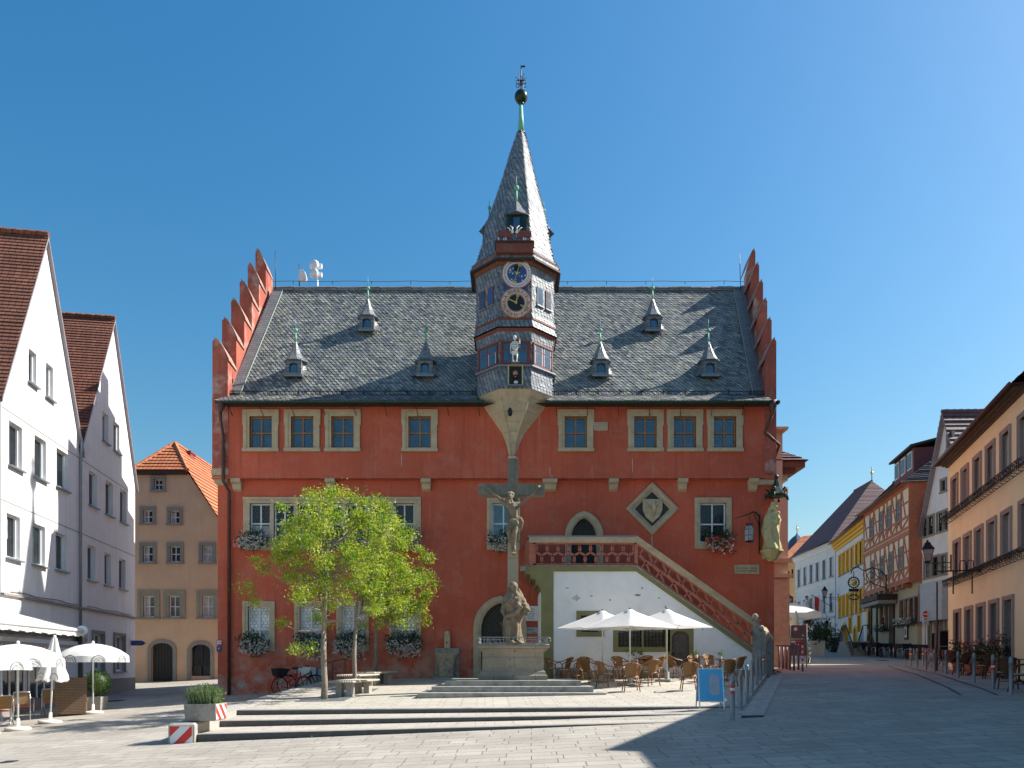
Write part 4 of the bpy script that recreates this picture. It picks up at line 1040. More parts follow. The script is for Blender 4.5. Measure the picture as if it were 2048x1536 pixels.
for (ax,ay,bx,by) in ((cx-w,y,cx+w,y),(cx+w,y,cx+w,cy+w),(cx-w,y,cx-w,cy+w),(cx-w,cy+w,cx+w,cy+w)):
    for z in (z0,z1): m.bar((ax,ay,z),(bx,by,z),.02,.02,GALV)
    L=2*w; n=22
    for i in range(n+1):
        t=i/n; p=V(lerp(ax,bx,t),lerp(ay,by,t),0)
        if (i//4)%2==0: m.bar(p+V(0,0,z0),p+V(0,0,z1),.014,.014,GALV)
        elif i%2==0:
            u=V(bx-ax,by-ay,0).normalized(); c=p+V(0,0,(z0+z1)/2)
            m.tube([c+u*.085*math.cos(q*PI/6)+V(0,0,.085*math.sin(q*PI/6)) for q in range(13)],.009,GALV,5)
m.build('railing',mon)
m=mmb(); s=.165; yc=23.85
m.rings([[(cx-w,yc-w,z),(cx+w,yc-w,z),(cx+w,yc+w,z),(cx-w,yc+w,z)] for w,z in ((.24,2.23),(.24,3.1),(.21,3.15),(.17,3.2),(.165,5.4))],SHAFT)
m.rings([[(cx-w,yc-w,z),(cx+w,yc-w,z),(cx+w,yc+w,z),(cx-w,yc+w,z)] for w,z in ((.165,5.405),(.165,7.98),(.15,8.02),(.13,8.03))],CROSSST)
a,b=Z(990,23.7),Z(967,23.7); m.box(X(957,23.7),X(1089,23.7),yc-.16,yc+.16,a,b,CROSSST)
m.prism([(cx-.09,yc-.18,8.0),(cx+.09,yc-.18,8.0),(cx+.09,yc-.18,7.55),(cx,yc-.18,7.45),(cx-.09,yc-.18,7.55)][::-1],(0,.02,0),CROSSST)
m.build('cross',mon)
D=23.58
def q(px,py,dy=0): return V(X(px,D),D+dy,Z(py,D))
m=MB(Matrix.Translation(-q(1026,1105)))
face(m,q(1019,995,-.09),.105,OSTONE,(-.35,-.8,-.45))
m.ball(q(1021,991,-.02),.125,OSTONE,12,(1,1,1.05)); m.ball(q(1014,1000,-.02),.06,OSTONE,8,(1,1,1.6)); m.ball(q(1017,1005,-.13),.055,OSTONE,8,(1,1,1.4))
for j in range(9): a=2*PI*j/9; m.ball(q(1020,989,-.03)+V(.125*math.cos(a),.12*math.sin(a),.03+.02*math.sin(a*2)),.026,OSTONE,6)
m.tube([q(1021,1000,-.03),q(1026,1010,0)],[.06,.07],OSTONE,10)
m.tube([q(1026,1008),q(1027,1018,-.03),q(1028,1028,-.02),q(1030,1037),q(1030,1046)],[.12,.165,.135,.125,.14],OSTONE,14)
m.tube([q(1011,1010),q(1026,1013,-.02),q(1042,1008)],[.075,.13,.075],OSTONE,12)
for s,sh,el,ha in ((-1,(1011,1009),(995,994),(981,979)),(1,(1042,1007),(1060,993),(1074,977))):
    m.tube([q(*sh),q(*el,dy=-.02),q(*ha)],[.068,.046,.030],OSTONE,10); m.ball(q((sh[0]+el[0])/2,(sh[1]+el[1])/2,-.01),.056,OSTONE,8)
    hand(m,q(*ha),(s*.75,0,.7),(0,-1,0),OSTONE,.17,.8)
m.tube([q(1025,1042,-.02),q(1017,1066,-.13),q(1022,1084,-.05),q(1025,1094,-.04)],[.105,.075,.055,.04],OSTONE,12)
m.tube([q(1035,1042,-.02),q(1029,1068,-.16),q(1028,1084,-.08),q(1028,1094,-.06)],[.105,.078,.058,.04],OSTONE,12)
for x,dy in ((1025,-.06),(1029,-.12)): m.tube([q(x,1093,dy),q(x,1100,dy-.08),q(x+.5,1106,dy-.1)],[.04,.045,.025],OSTONE,8)
m.tube([q(1027,1105,-.05),q(1027,1109,0)],[.08,.05],OSTONE,8)
L=[]
robe(m,[(Z(1058,D),X(1028,D),D-.05,.12,.13),(Z(1050,D),X(1030,D),D-.04,.19,.16),(Z(1040,D),X(1030,D),D-.01,.175,.155),(Z(1034,D),X(1030,D),D,.15,.14)],OSTONE,40,11,.10)
m.tube([q(1040,1036,-.05),q(1044,1044,-.08),q(1042,1054,-.06),q(1041,1064,-.02)],[.05,.06,.05,.02],OSTONE,8)
m.tube([q(1018,1040,-.14),q(1030,1044,-.18),q(1041,1036,-.1)],[.03,.04,.04],OSTONE,8)
voxel(m.build('crucified_statue',None,q(1026,1105),uv=False,label='carved stone figure of a crucified man in a loincloth hanging on the cross',cat='statue'),.017,3)
# mourning woman
D=23.1
base=q(1028,1285)
m=MB(Matrix.Translation(-base))
zz=lambda py:Z(py,D); xx=lambda px:X(px,D)
robe(m,[(2.235,xx(1026),D,.30,.24),(zz(1270),xx(1024),D,.27,.23),(zz(1250),xx(1025),D,.26,.22),(zz(1232),xx(1028),D,.29,.23),(zz(1215),xx(1029),D,.33,.24),(zz(1203),xx(1028),D,.31,.22),(zz(1192),xx(1029),D,.27,.18),(zz(1185),xx(1028),D,.16,.13),(zz(1181),xx(1028),D,.10,.1)],OSTONE,56,8,.11,.9)
face(m,q(1029,1175,-.05),.10,OSTONE,(.35,-.9,.15))
m.ball(q(1027,1173,.0),.135,OSTONE,14,(1,1.05,1.1)); m.tube([q(1020,1175,-.0),q(1016,1188,-.04),q(1011,1200,-.05)],[.06,.08,.09],OSTONE,8); m.tube([q(1036,1178,.02),q(1041,1190,-.02),q(1045,1204,-.05)],[.05,.08,.09],OSTONE,8)
m.tube([q(1012,1196),q(1009,1212,-.1),q(1020,1207,-.24),q(1030,1199,-.27)],[.10,.10,.075,.04],OSTONE,10); hand(m,q(1028,1200,-.27),(.8,0,.4),(0,-1,0),OSTONE,.16)
m.tube([q(1045,1198),q(1050,1212,-.05),q(1057,1222,-.16)],[.09,.085,.05],OSTONE,10); hand(m,q(1054,1218,-.18),(.6,-.3,-.7),(0,-1,.3),OSTONE,.16)
robe(m,[(zz(1232),xx(1052),D-.12,.05,.06),(zz(1222),xx(1052),D-.12,.11,.09),(zz(1208),xx(1049),D-.06,.12,.10)],OSTONE,24,5,.2)
m.tube([q(1008,1208,-.1),q(1006,1222,-.14),q(1010,1234,-.2),q(1030,1228,-.28),q(1044,1214,-.24)],[.06,.08,.07,.07,.05],OSTONE,8)
m.tube([q(1017,1240,-.2),q(1020,1260,-.22),q(1017,1282,-.24)],[.07,.06,.05],OSTONE,8); m.tube([q(1032,1236,-.22),q(1034,1258,-.22),q(1032,1282,-.22)],[.06,.05,.05],OSTONE,8)
m.ball(q(1036,1213,-.22),.09,OSTONE,10,(1,.7,1.2)); m.ball(q(1024,1283,-.3),.06,OSTONE,8,(1,1.7,.7)); m.ball(q(1037,1283,-.28),.06,OSTONE,8,(1,1.7,.7))
m.lathe([(.36,0),(.36,.05),(.3,.06)],(xx(1027),D-.04,2.232),OSTONE,8)
voxel(m.build('mourning_statue',None,base,uv=False,label='stone statue of a veiled woman in heavy robes with crossed arms on the pedestal',cat='statue'),.018,2)
# corner madonna with console and canopy
D=29.7; base=V(X(1545,D),D,Z(1100,D)); m=MB(Matrix.Translation(-base)); 
robe(m,[(zz(1099),xx(1545),D,.34,.28),(zz(1080),xx(1543),D,.30,.26),(zz(1060),xx(1541),D,.33,.26),(zz(1040),xx(1543),D,.31,.24),(zz(1028),xx(1545),D,.24,.19),(zz(1023),xx(1547),D,.12,.12)],YSTONE,48,7,.12,.8)
face(m,q(1549,1015,-.05),.115,YSTONE,(.6,-.8,0)); m.ball(q(1547,1013,0),.14,YSTONE,12,(1,1,1.15)); m.tube([q(1541,1015,.02),q(1538,1028,-.02),q(1534,1040,-.02)],[.07,.09,.1],YSTONE,8)
m.lathe([(.12,.0),(.14,.08),(.11,.09)],q(1548,1009,0),YSTONE,10)
m.tube([q(1537,1032),q(1536,1044,-.12),q(1548,1042,-.26)],[.1,.085,.06],YSTONE,8); hand(m,q(1548,1042,-.26),(.8,-.1,.3),(0,-1,0),YSTONE,.16)
m.tube([q(1553,1032),q(1557,1042,-.1),q(1554,1046,-.22)],[.09,.08,.05],YSTONE,8); hand(m,q(1555,1046,-.2),(-.7,-.3,.3),(0,-1,0),YSTONE,.16)
m.tube([q(1550,1050,-.24),q(1552,1040,-.24),q(1553,1034,-.2)],[.09,.1,.06],YSTONE,10); m.ball(q(1553,1028,-.2),.075,YSTONE,10)
m.tube([q(1532,1045),q(1530,1065,-.1),q(1534,1085,-.15)],[.08,.09,.06],YSTONE,8)
voxel(m.build('madonna_statue',None,base,uv=False,label='ochre sandstone madonna with child on a console at the right corner of the town hall',cat='statue'),.02,2)
m=tmb(); m.rings([[(xx(1544)+a*math.cos(R(22.5+45*j)),D+.05+a*math.sin(R(22.5+45*j)),z) for j in range(8)] for a,z in ((.12,zz(1122)),(.2,zz(1118)),(.3,zz(1110)),(.4,zz(1104)),(.44,zz(1103)),(.44,zz(1100)-.003))],YSTONE)
m.box(X(1524,30),X(1536,30),29.6,30,Z(1119,30),Z(1105,30),YSTONE); m.build('console',hall)
m=MB(); m.rings([[(a*math.cos(R(60*j)),a*math.sin(R(60*j)),z) for j in range(6)] for a,z in ((.36,0),(.38,.08),(.30,.16),(.16,.38),(.08,.62),(.03,.75))],DCOPPER)
for j in range(6):
    a=R(60*j); m.tube([(.38*math.cos(a),.38*math.sin(a),.0),(.44*math.cos(a),.44*math.sin(a),-.1),(.42*math.cos(a),.42*math.sin(a),.14)],[.04,.05,.015],DCOPPER,6)
    m.tube([(.3*math.cos(a),.3*math.sin(a),.2),(.42*math.cos(a),.42*math.sin(a),.32)],[.03,.04],DCOPPER,6)
    m.prism([(.3*math.cos(a),.3*math.sin(a),.03),(.3*math.cos(a+R(60)),.3*math.sin(a+R(60)),.03),(.17*math.cos(a+R(30)),.17*math.sin(a+R(30)),.34)],(0,0,-.02),plain('canopy_lead',(.45,.47,.5),.4))
m.ball((0,0,.78),.09,DCOPPER,8); m.tube([(0,0,.85),(0,.3,.9)],.03,DCOPPER,6)
m.build('statue_canopy',None,V(X(1553,D),D,Z(994,D)),label='dark metal gothic canopy hanging above the ochre madonna statue',cat='canopy',uv=False)
# wrought iron lantern on its bracket
lan=thing('wall_lantern','glazed iron lantern hanging from a wrought bracket beside the right middle window','lantern',V(X(1516,29.9),29.97,Z(1108,30)))
O=V(*lan.location); m=MB(Matrix.Translation(-O)); D=29.0; P=lambda px,py,d=29.5:V(X(px,30),d,Z(py,30))
m.tube([P(1518,1108,29.95),P(1518,1030,29.95)],.025,IRON,6); m.tube([P(1518,1050,29.9),P(1512,1036,29.6),P(1503,1030,29.5),P(1496,1030,29.4),P(1488,1034,29.4),P(1470,1040,29.4),P(1458,1044,29.4)],[.02,.03,.035,.03,.02,.015,.01],IRON,6)
m.tube([P(1518,1070,29.9),P(1512,1050,29.7),P(1503,1040,29.5),P(1500,1032,29.5)],.015,IRON,6); m.tube([P(1489,1034,29.4),P(1489,1049,29.4)],.008,IRON,4)
m.build('bracket',lan)
m=MB(Matrix.Translation(-O)); c=P(1489,1088,29.4)
m.rings([[c+V(a*math.cos(R(60*j)),a*math.sin(R(60*j)),z) for j in range(6)] for a,z in ((.14,0),(.16,.03),(.16,.45),(.11,.60))],plain('lantern_glass',(.35,.36,.38),.25,.3,10,0))
for j in range(6):
    f=lambda a,z:c+V(a*math.cos(R(60*j)),a*math.sin(R(60*j)),z)
    m.tube([f(.165,0),f(.165,.45),f(.115,.61)],.012,ZINC,5)
for z,a in ((0,.17),(.22,.17),(.45,.17),(.62,.12)): m.rings([[c+V(a*math.cos(R(60*j)),a*math.sin(R(60*j)),z+q) for j in range(6)] for q in (0,.02)],IRON)
for j in range(6): m.ball(c+V(.12*math.cos(R(60*j)),.12*math.sin(R(60*j)),.68),.03,IRON,6)
m.build('lamp_housing',lan)
WT={}
def wtype(key,**k):
    if key not in WT: WT[key]=make_window(**k)
    return WT[key]
class House:
    def __init__(s,name,label,x0,m,d0,d1,side,cat='house'):
        """front on the line X=x0+m*Y between depths d0<d1; side -1 stands left of the street, +1 right"""
        s.x0,s.m,s.side=x0,m,side; s.d0,s.d1=d0,d1
        a=V(x0+m*d0,d0,0); b=V(x0+m*d1,d1,0)
        s.o=a if side<0 else b; s.e=b if side<0 else a
        dx=(s.e-s.o); s.L=dx.length; s.ang=math.atan2(dx.y,dx.x)
        s.root=thing(name,label,cat,(s.o.x,s.o.y,0),s.ang)
        s.inv=(Matrix.Translation(s.o)@Matrix.Rotation(s.ang,4,'Z')).inverted()
    def p(s,px,py):
        d=s.x0/((px-CX)/F-s.m); w=V(X(px,d),d,Z(py,d)); l=s.inv@w; return l.x,l.z
    def rect(s,x0,y0,x1,y1):
        """pixel box (y at its middle) to local opening"""
        xm=(x0+x1)/2; a=s.p(x0,(y0+y1)/2)[0]; b=s.p(x1,(y0+y1)/2)[0]; z1=s.p(xm,y0)[1]; z0=s.p(xm,y1)[1]
        if a>b: a,b=b,a
        return (a,z0,b,z1)
def tilt_gable(m,L0,L1,ze,za,depth,mat,over=.12,xa=None,row=.16,th=.1,lift=.03,ov=.15):
    """saddle roof whose ridge runs into the depth, gable facing -y"""
    xa=(L0+L1)/2 if xa is None else xa
    sl=(za-ze)/(xa-L0); sr=(za-ze)/(L1-xa)
    A=(L0-ov,-over,ze-ov*sl); P=(xa,-over,za); B=(L1+ov,-over,ze-ov*sr)
    bk=lambda p:(p[0],depth,p[2])
    shingles(m,bk(A),A,P,bk(P),row,lift,mat); shingles(m,B,bk(B),bk(P),P,row,lift,mat)
    for a,b in ((A,P),(P,B)):
        a=Vector(a);b=Vector(b); m.face([a,b,b-V(0,0,th*1.6),a-V(0,0,th*1.6)],VERGE); m.face([a-V(0,0,th*1.6),b-V(0,0,th*1.6),b-V(0,-over,th*1.6),a-V(0,-over,th*1.6)],VERGE)
    y=-over
    while y<depth: m.tube([(xa,y,za+.03),(xa,min(y+.38,depth),za+.05)],[.11,.12],mat,6,False); y+=.4
VERGE=plain('verge_metal',(.25,.22,.24),.5)
# ================= left white houses
lm=-.16; lx=-12.3
def leftgable(name,label,d0,d1,ze0,ze1,za,da,wins,depth,extra=()):
    h=House(name,label,lx,lm,d0,d1,-1)
    xa=h.inv@V(lx+lm*da,da,0); xa=xa.x
    holes=[h.rect(*w[:4]) for w in wins]+[h.rect(*w[:4]) for w in extra]
    m=MB(); out=[(0,-.8),(h.L,-.8),(h.L,ze1),(xa,za-.15),(0,ze0)]
    wall(m,out,holes,WALLW,0,.22)
    m.face([(0,0,-.8),(0,0,ze0),(0,depth,ze0),(0,depth,-.8)],WALLW); m.face([(h.L,0,-.8),(h.L,depth,-.8),(h.L,depth,ze1),(h.L,0,ze1)],WALLW)
    m.face([(h.L,depth,-.8),(0,depth,-.8),(0,depth,ze0),(xa,depth,za),(h.L,depth,ze1)],WALLW)
    for z in (3.9,): m.box(0,h.L,-.10,-.0,z-.08,z,PLINTH)
    for z in (6.85,9.8): m.box(0.02,h.L-.02,-.012,0,z-.012,z+.012,GREYST)
    m.build('wall',h.root)
    m=MB(); tilt_gable(m,0,h.L,ze0,za,depth,TILE,xa=xa); m.build('roof',h.root)
    m=MB(); m.box(-.0,h.L,-.02,-.001,-.8,1.0 if d0>28 else .7,PLINTH); m.build('plinth',h.root)
    for w,r in zip(list(wins)+list(extra),holes):
        W,H=r[2]-r[0],r[3]-r[1]; st=len(w)>4 and w[4]=='s'
        t=make_window(W,H,WHITE,GLD if not st else GLC,1 if not st else 2,1 if not st else 2,.14 if st else 0,GREYST,.05,ZINC if not st else GREYST,rec=.17,fr=.06)
        place(t,h.root,((r[0]+r[2])/2,0,r[1]))
        if not st:  # white roller blind or half curtain behind some panes
            if random.random()<.75:
                c=MB(); c.box(-W/2+.07,-W/2+W*random.uniform(.3,.6),.171,.176,.07+random.choice((0,H*.4)),H-.07,CURT); o=c.build('curtain',h.root,((r[0]+r[2])/2,0,r[1]))
    return h
hA=leftgable('gabled_house','white rendered gabled house with brown tiled roof, nearer one on the left',24.2,30.4,10.35,10.6,16.95,27.33,
 [(57,702,73,768),(92,730,106,797),(18,848,44,935),(69,876,92,957),(113,902,136,977),(13,1030,40,1117),(65,1050,90,1130),(111,1068,133,1140)],14)
hB=leftgable('gabled_house','white rendered gabled house with brown tiled roof next to the alley',30.41,36.96,10.45,10.65,16.98,33.98,
 [(205,827,217,884),(227,846,239,904),(178,945,194,1012),(211,964,226,1030),(240,980,253,1045),(175,1092,191,1160),(209,1107,222,1170),(238,1118,251,1178)],12,
 extra=[(186,1268,205,1340,'s'),(229,1272,247,1342,'s')])
m=MB(); m.tube([(hA.L-.12,-.1,10.6),(hA.L-.12,-.1,10.2),(hA.L-.12,-.07,9.6),(hA.L-.12,-.07,.2)],.05,ZINC,7); m.build('downpipe',hA.root)
for h_ in (hA,hB):
    m=MB(); m.tube([(.6+i*.9,-.03,3.98+.03*math.sin(i*2.1)) for i in range(7)],.012,IRON,4); m.build('cable',h_.root)
# ground floor shop front and awning of the nearer house
m=MB(); 
for px0,px1,a,b in ((0,45,1290,1400),(55,100,1290,1395)):
    r=hA.rect(px0,a,px1,b); m.box(r[0],r[2],-.03,.0,r[1],r[3],GLD)
    for q in range(4): x=lerp(r[0],r[2],q/3); m.box(x-.04,x+.04,-.06,-.031,r[1],r[3],WHITE)
    m.box(r[0],r[2],-.06,-.032,lerp(r[1],r[3],.7),lerp(r[1],r[3],.7)+.06,WHITE)
m.build('shop_front',hA.root)
m=MB(); r=hA.rect(-6,1198,39,1240); m.box(r[0],r[2],-.06,-.01,r[1],r[3],WHITE); m.build('blank_sign_panel',None,(0,0,0),label='blank white panel on the white house above the terrace awning',cat='sign')
o=bpy.data.objects['blank_sign_panel']; o.location=hA.root.location; o.rotation_euler=(0,0,hA.ang)
aw=thing('terrace_awning','long retractable awning on black posts over the terrace of the white house','awning',hA.root.location,hA.ang)
xe=1.15; dpt=2.0
m=MB(); n=24
m.rings([[(-7,0,3.25),(xe,0,3.25),(xe,-dpt,2.74),(-7,-dpt,2.74)],[(-7,0,3.3),(xe,0,3.3),(xe,-dpt,2.79),(-7,-dpt,2.79)]],CANV)
x=-7
while x<xe: m.box(x,x+.19,-dpt-.02,-dpt-.005,2.55+.02*math.sin(x*9),2.76,CANV); x+=.2
m.build('canvas',aw)
m=MB(); m.tube([(-7,-dpt,2.74),(xe+.05,-dpt,2.74)],.07,WHITE,8); m.lathe([(.16,-.08),(.16,.08)],(0,0,0),WHITE,12,M=Matrix.Translation((xe+.05,-dpt+.05,2.76))@Matrix.Rotation(PI/2,4,'Y'))
m.box(-7,xe,-dpt+.1,-dpt+.2,2.38,2.55,BLACK); m.box(-7,xe,-dpt+.1,-dpt+.14,2.15,2.25,BLACK); m.build('front_bar',aw)
for x in (-6.9,xe-.12):
    m=MB(); m.box(x,x+.12,-dpt,-dpt+.12,-.3,2.7,BLACK); m.bar((x+.06,-dpt+.06,2.62),(x+.06,0,3.15),.08,.08,BLACK); m.build('post',aw)
m=MB(); r=hA.p(150,1285); m.lathe([(.0,-.05),(.28,-.05),(.28,.05),(.0,.05)],(0,0,0),WHITE,18,M=Matrix.Rotation(PI/2,4,'X')); m.lathe([(.2,-.0),(.22,.06),(0,.06)],(0,0,0),GREYB,18,M=Matrix.Rotation(PI/2,4,'X'))
m.build('wall_emblem',None,hA.root.location+Matrix.Rotation(hA.ang,3,'Z')@V(r[0]+.6,-.12,r[1]+.25),hA.ang,label='round white emblem fixed to the wall beside the awning',cat='sign')
m=MB(); r=hB.p(262,1286); m.prism([(-.5,0,-.12),(.2,0,-.12),(.38,0,0),(.2,0,.12),(-.5,0,.12)],(0,.03,0),NAVY); m.text('i',.18,WHITE,Matrix.Translation((-.35,-.01,0))); m.bar((-.3,-.005,0),(.2,-.005,0),.04,.004,WHITE,(0,0,1))
m.build('direction_sign',None,hB.root.location+Matrix.Rotation(hB.ang,3,'Z')@V(r[0],-.3,r[1]),R(0),label='small blue arrow sign at the alley corner of the white house',cat='sign')
# ================= ochre house at the back of the alley
OD=44.0; oh=thing('gabled_house','ochre plastered house with orange tiled half-hipped roof at the end of the alley','house',(X(322,OD),OD,.5))
def omb(): return MB(Matrix.Translation(-V(X(322,OD),OD,.5)))
def ox(px): return X(px,OD)
def oz(py): return Z(py,OD)
wins=[(308,958,325,980,'g'),(287,1020,305,1046,'g'),(341,1022,359,1047,'g'),(286,1092,306,1124,'g'),(340,1092,361,1124,'g'),(405,1092,425,1124,'g'),(287,1192,309,1234,'o'),(338,1192,360,1234,'o'),(405,1192,427,1234,'o')]
holes=[(ox(a),oz(d),ox(c),oz(b)) for a,b,c,d,_ in wins]
DR=[(303,1286,346,1372),(382,1289,421,1352)]
holes+=[(ox(a),oz(d),ox(c),oz(b)) for a,b,c,d in DR]
xl,xr=ox(322-165),ox(322+165); xc=ox(322); hz=oz(940); hw=ox(372)-xc; ez=oz(940)-(xr-xc-hw)*1.5
m=omb(); wall(m,[(xl,-.5),(xr,-.5),(xr,ez),(xc+hw,hz),(xc-hw,hz),(xl,ez)],holes,OCHRE,OD,.25)
for (a,b,c,d) in DR:
    cv=segarch(ox(a),ox(c),oz(b)-.45,.45); spandrel(m,ox(a),ox(c),cv,oz(b)+.001,OD,OCHRE)
m.face([(xr,OD,-.5),(xr,OD+9,-.5),(xr,OD+9,ez),(xr,OD,ez)],OCHRE); m.face([(xl,OD,-.5),(xl,OD,ez),(xl,OD+9,ez),(xl,OD+9,-.5)],OCHRE); m.face([(xl,OD+9,-.5),(xl,OD+9,ez),(xc,OD+9,hz+3),(xr,OD+9,ez),(xr,OD+9,-.5)],OCHRE)
m.build('wall',oh)
m=omb(); az=Z(886,OD+1.8)
shingles(m,(xc-hw-.15,OD-.25,hz-.05),(xc+hw+.15,OD-.25,hz-.05),(xc+.02,OD+1.8,az),(xc-.02,OD+1.8,az),.34,.05,TILEO)
for s in (1,-1):
    e=xr if s>0 else xl
    A=(e+s*.5,OD-.2,ez-.7); A2=(e+s*.5,OD+9,ez-.7); P=(xc+s*(hw+.15),OD-.2,hz-.03); Q=(xc,OD+1.8,az); Q2=(xc,OD+9,az)
    if s>0: shingles(m,A,A2,Q2,P,.34,.05,TILEO) if False else None
    n=26
    for i in range(n):
        # courses between the eave line and the broken top line P-Q-Q2
        t0,t1=i/n,(i+1)/n
        zf=lambda t:lerp(A[2],az,t)
        def fy(t):   # front end of a course
            z=zf(t)
            if z<=P[2]: k=(z-A[2])/(P[2]-A[2]); return V(lerp(A[0],P[0],k),OD-.2,z)
            k=(z-P[2])/(az-P[2]); return V(lerp(P[0],Q[0],k),lerp(OD-.2,OD+1.8,k),z)
        def by(t): z=zf(t); k=t; return V(fy(t).x,OD+9,z)
        nr=V(s*.83,0,.55)*.05
        a,b,c,d=fy(t0),by(t0),by(t1),fy(t1)
        m.face([a+nr,b+nr,c,d],TILEO); m.face([a,b,b+nr,a+nr],TILEO)
    m.tube([P,Q],.13,TILEO,6,False)
m.tube([Q,Q2],.13,TILEO,6,False)
m.box(xc-hw-.1,xc+hw+.1,OD-.22,OD+.1,hz-.28,hz-.06,SOFFIT)
rf=m.build('roof',oh)
m=omb(); x=X(367,OD+3.3); m.box(x-.0,x+.55,OD+3,OD+3.7,hz,Z(908,OD+3.3),plain('chimney_brick',(.22,.05,.05),.9,.2,9)); m.box(x-.05,x+.6,OD+2.95,OD+3.75,Z(908,OD+3.3),Z(908,OD+3.3)+.12,plain('chimney_brick',(.2,.05,.05))); m.build('chimney',rf)
for (a,b,c,d,k_),h in zip(wins,holes):
    W,H=h[2]-h[0],h[3]-h[1]; key=('o',round(W,1),round(H,1),k_)
    t=wtype(key,w=W,h=H,sash=WHITE,glass=GLD if k_=='g' else GLC,cols=2,rows=2 ,sur=.2 if k_=='g' else .32,surm=GREYST if k_=='g' else OLIVST,sill=.1,sillm=GREYST,rec=.15,fr=.06,split=.5,bw=.05)
    place(t,oh,V((h[0]+h[2])/2,OD,h[1])-V(X(322,OD),OD,.5))
    if a in (341,286,405,287): c_=MB(); c_.box(-W/2+.08,W*(.0 if a!=405 else .4),.151,.156,.07,H-.07,CURT); c_.build('curtain',oh,V((h[0]+h[2])/2,OD,h[1])-V(X(322,OD),OD,.5))
for (a,b,c,d) in DR:
    m=omb(); cv=segarch(ox(a),ox(c),oz(b)-.45,.45); archband(m,cv,-.5,.22,OD-.05,OD+.02,GREYST); m.build('door_surround',oh)
    m=omb(); m.box(ox(a),ox(c),OD+.2,OD+.24,-.5,oz(b),BLACK if a<350 else GLD)
    n=int((ox(c)-ox(a))/.16)
    for i in range(n):
        if a<350: x=lerp(ox(a),ox(c),(i+.08)/n); m.box(x,x+.13,OD+.17,OD+.199,-.5,oz(b),DWOOD)
    if a>350:
        for f in (0,.5,.97): x=lerp(ox(a),ox(c),f); m.box(x,x+.06,OD+.15,OD+.199,-.5,oz(b),DWOOD)
        m.box(ox(a),ox(c),OD+.15,OD+.199,lerp(.3,oz(b),.3),lerp(.3,oz(b),.3)+.5,DWOOD)
    m.build('door',oh)
# ================= right side street
def street(name,label,x0,mm,d0,d1,ze,mat,depth=9,gf=None,zb=.2):
    h=House(name,label,x0,mm,d0,d1,1); h.ze=ze; h.mat=mat; h.depth=depth; return h
def body(h,holes,ze,mat,zb=-.5,depth=9,outline=None,rev=.2,mr=None,arches=()):
    m=MB(); L=h.L
    wall(m,outline or [(0,zb),(L,zb),(L,ze),(0,ze)],holes,mat,0,rev,mr)
    for (r,cv) in arches: spandrel(m,r[0],r[2],cv,r[3],0,mat)
    m.face([(0,0,zb),(0,0,ze),(0,depth,ze),(0,depth,zb)],mat); m.face([(L,0,zb),(L,depth,zb),(L,depth,ze),(L,0,ze)],mat); m.face([(L,depth,zb),(0,depth,zb),(0,depth,ze),(L,depth,ze)],mat)
    return m
def eaveroof(h,ze,rise,over,mat,row=.22,lift=.03,depth=9,x0=-.2,x1=None,hip0=0,hip1=0,fascia=SOFFIT,sof=.25,under=None):
    m=MB(); L=h.L; x1=L+.2 if x1 is None else x1
    A=(x0,-over,ze-.0);B=(x1,-over,ze);C=(x1-hip1,depth/2,ze+rise);D=(x0+hip0,depth/2,ze+rise)
    shingles(m,A,B,C,D,row,lift,mat)
    A2=(x0,depth+over,ze);B2=(x1,depth+over,ze)
    m.face([B2,A2,D,C],mat)
    if hip0: shingles(m,A2,A,(x0+hip0,depth/2-.01,ze+rise),D,row,lift,mat)
    else: m.face([(0,0,ze),(0,depth,ze),(0,depth/2,ze+rise-.15)][::-1],h.mat)
    if hip1: shingles(m,B,B2,C,(x1-hip1,depth/2-.01,ze+rise),row,lift,mat)
    else: m.face([(L,0,ze),(L,depth,ze),(L,depth/2,ze+rise-.15)],h.mat)
    for s in range(1): m.tube([D,C],.12,mat,6,False)
    m.face([(x0,-over,ze-.02),(x1,-over,ze-.02),(x1,0.01,ze-.02),(x0,0.01,ze-.02)][::-1],fascia)
    r=m.build('roof',h.root)
    m=MB(); m.tube([(x0,-over-.06,ze-.03),(x1,-over-.06,ze-.03)],.07,PIPE,8); m.build('gutter',h.root)
    m=MB(); s=under or fascia
    for i,(o,z) in enumerate(((.12,sof),(.25,sof*.66),(.4,sof*.33))):
        if o<over: m.box(0,L,-o,-o+.13 if i else 0,ze-z-.04,ze-.03,s)
    m.build('cornice',h.root)
    return r
# ================= cream house on the right
def addwins(h,rects,key,pad=0,**k):
    for r in rects:
        W,H=r[2]-r[0],r[3]-r[1]; t=wtype((key,round(W,1),round(H,1)),w=W,h=H,**k)
        place(t,h.root,((r[0]+r[2])/2,0,r[1])); rr=random.random(); q=k.get('rec',.12); f=k.get('fr',.055)+.01
        if rr<.55 and W>.5 and k.get('sash') not in (MAUVE,YEL):
            c=MB(); c.box(-W/2+f,W/2-f if rr<.15 else -W/2+W*.42,q+.001,q+.006,f+(H*.45 if rr<.3 else 0),H-f,CURT); c.build('curtain',h.root,((r[0]+r[2])/2,0,r[1]))
hc=street('rendered_house','long cream rendered house with flower racks under its windows on the right','',0,0,0,0,CREAM) if False else House('rendered_house','long cream rendered house with flower racks under its windows on the right',8.9,.31,24.4,34.2,1)
hc.mat=CREAM
def inset(h,x0,y0,x1,y1,s=.17):
    r=h.rect(x0,y0,x1,y1); return (r[0]+s,r[1]+.0,r[2]-s,r[3]-s)
def uniform(L,w,hh,zb=None):
    return [((r[0]+r[2])/2-w/2,(r[1] if zb is None else zb),(r[0]+r[2])/2+w/2,(r[1] if zb is None else zb)+hh) for r in L]
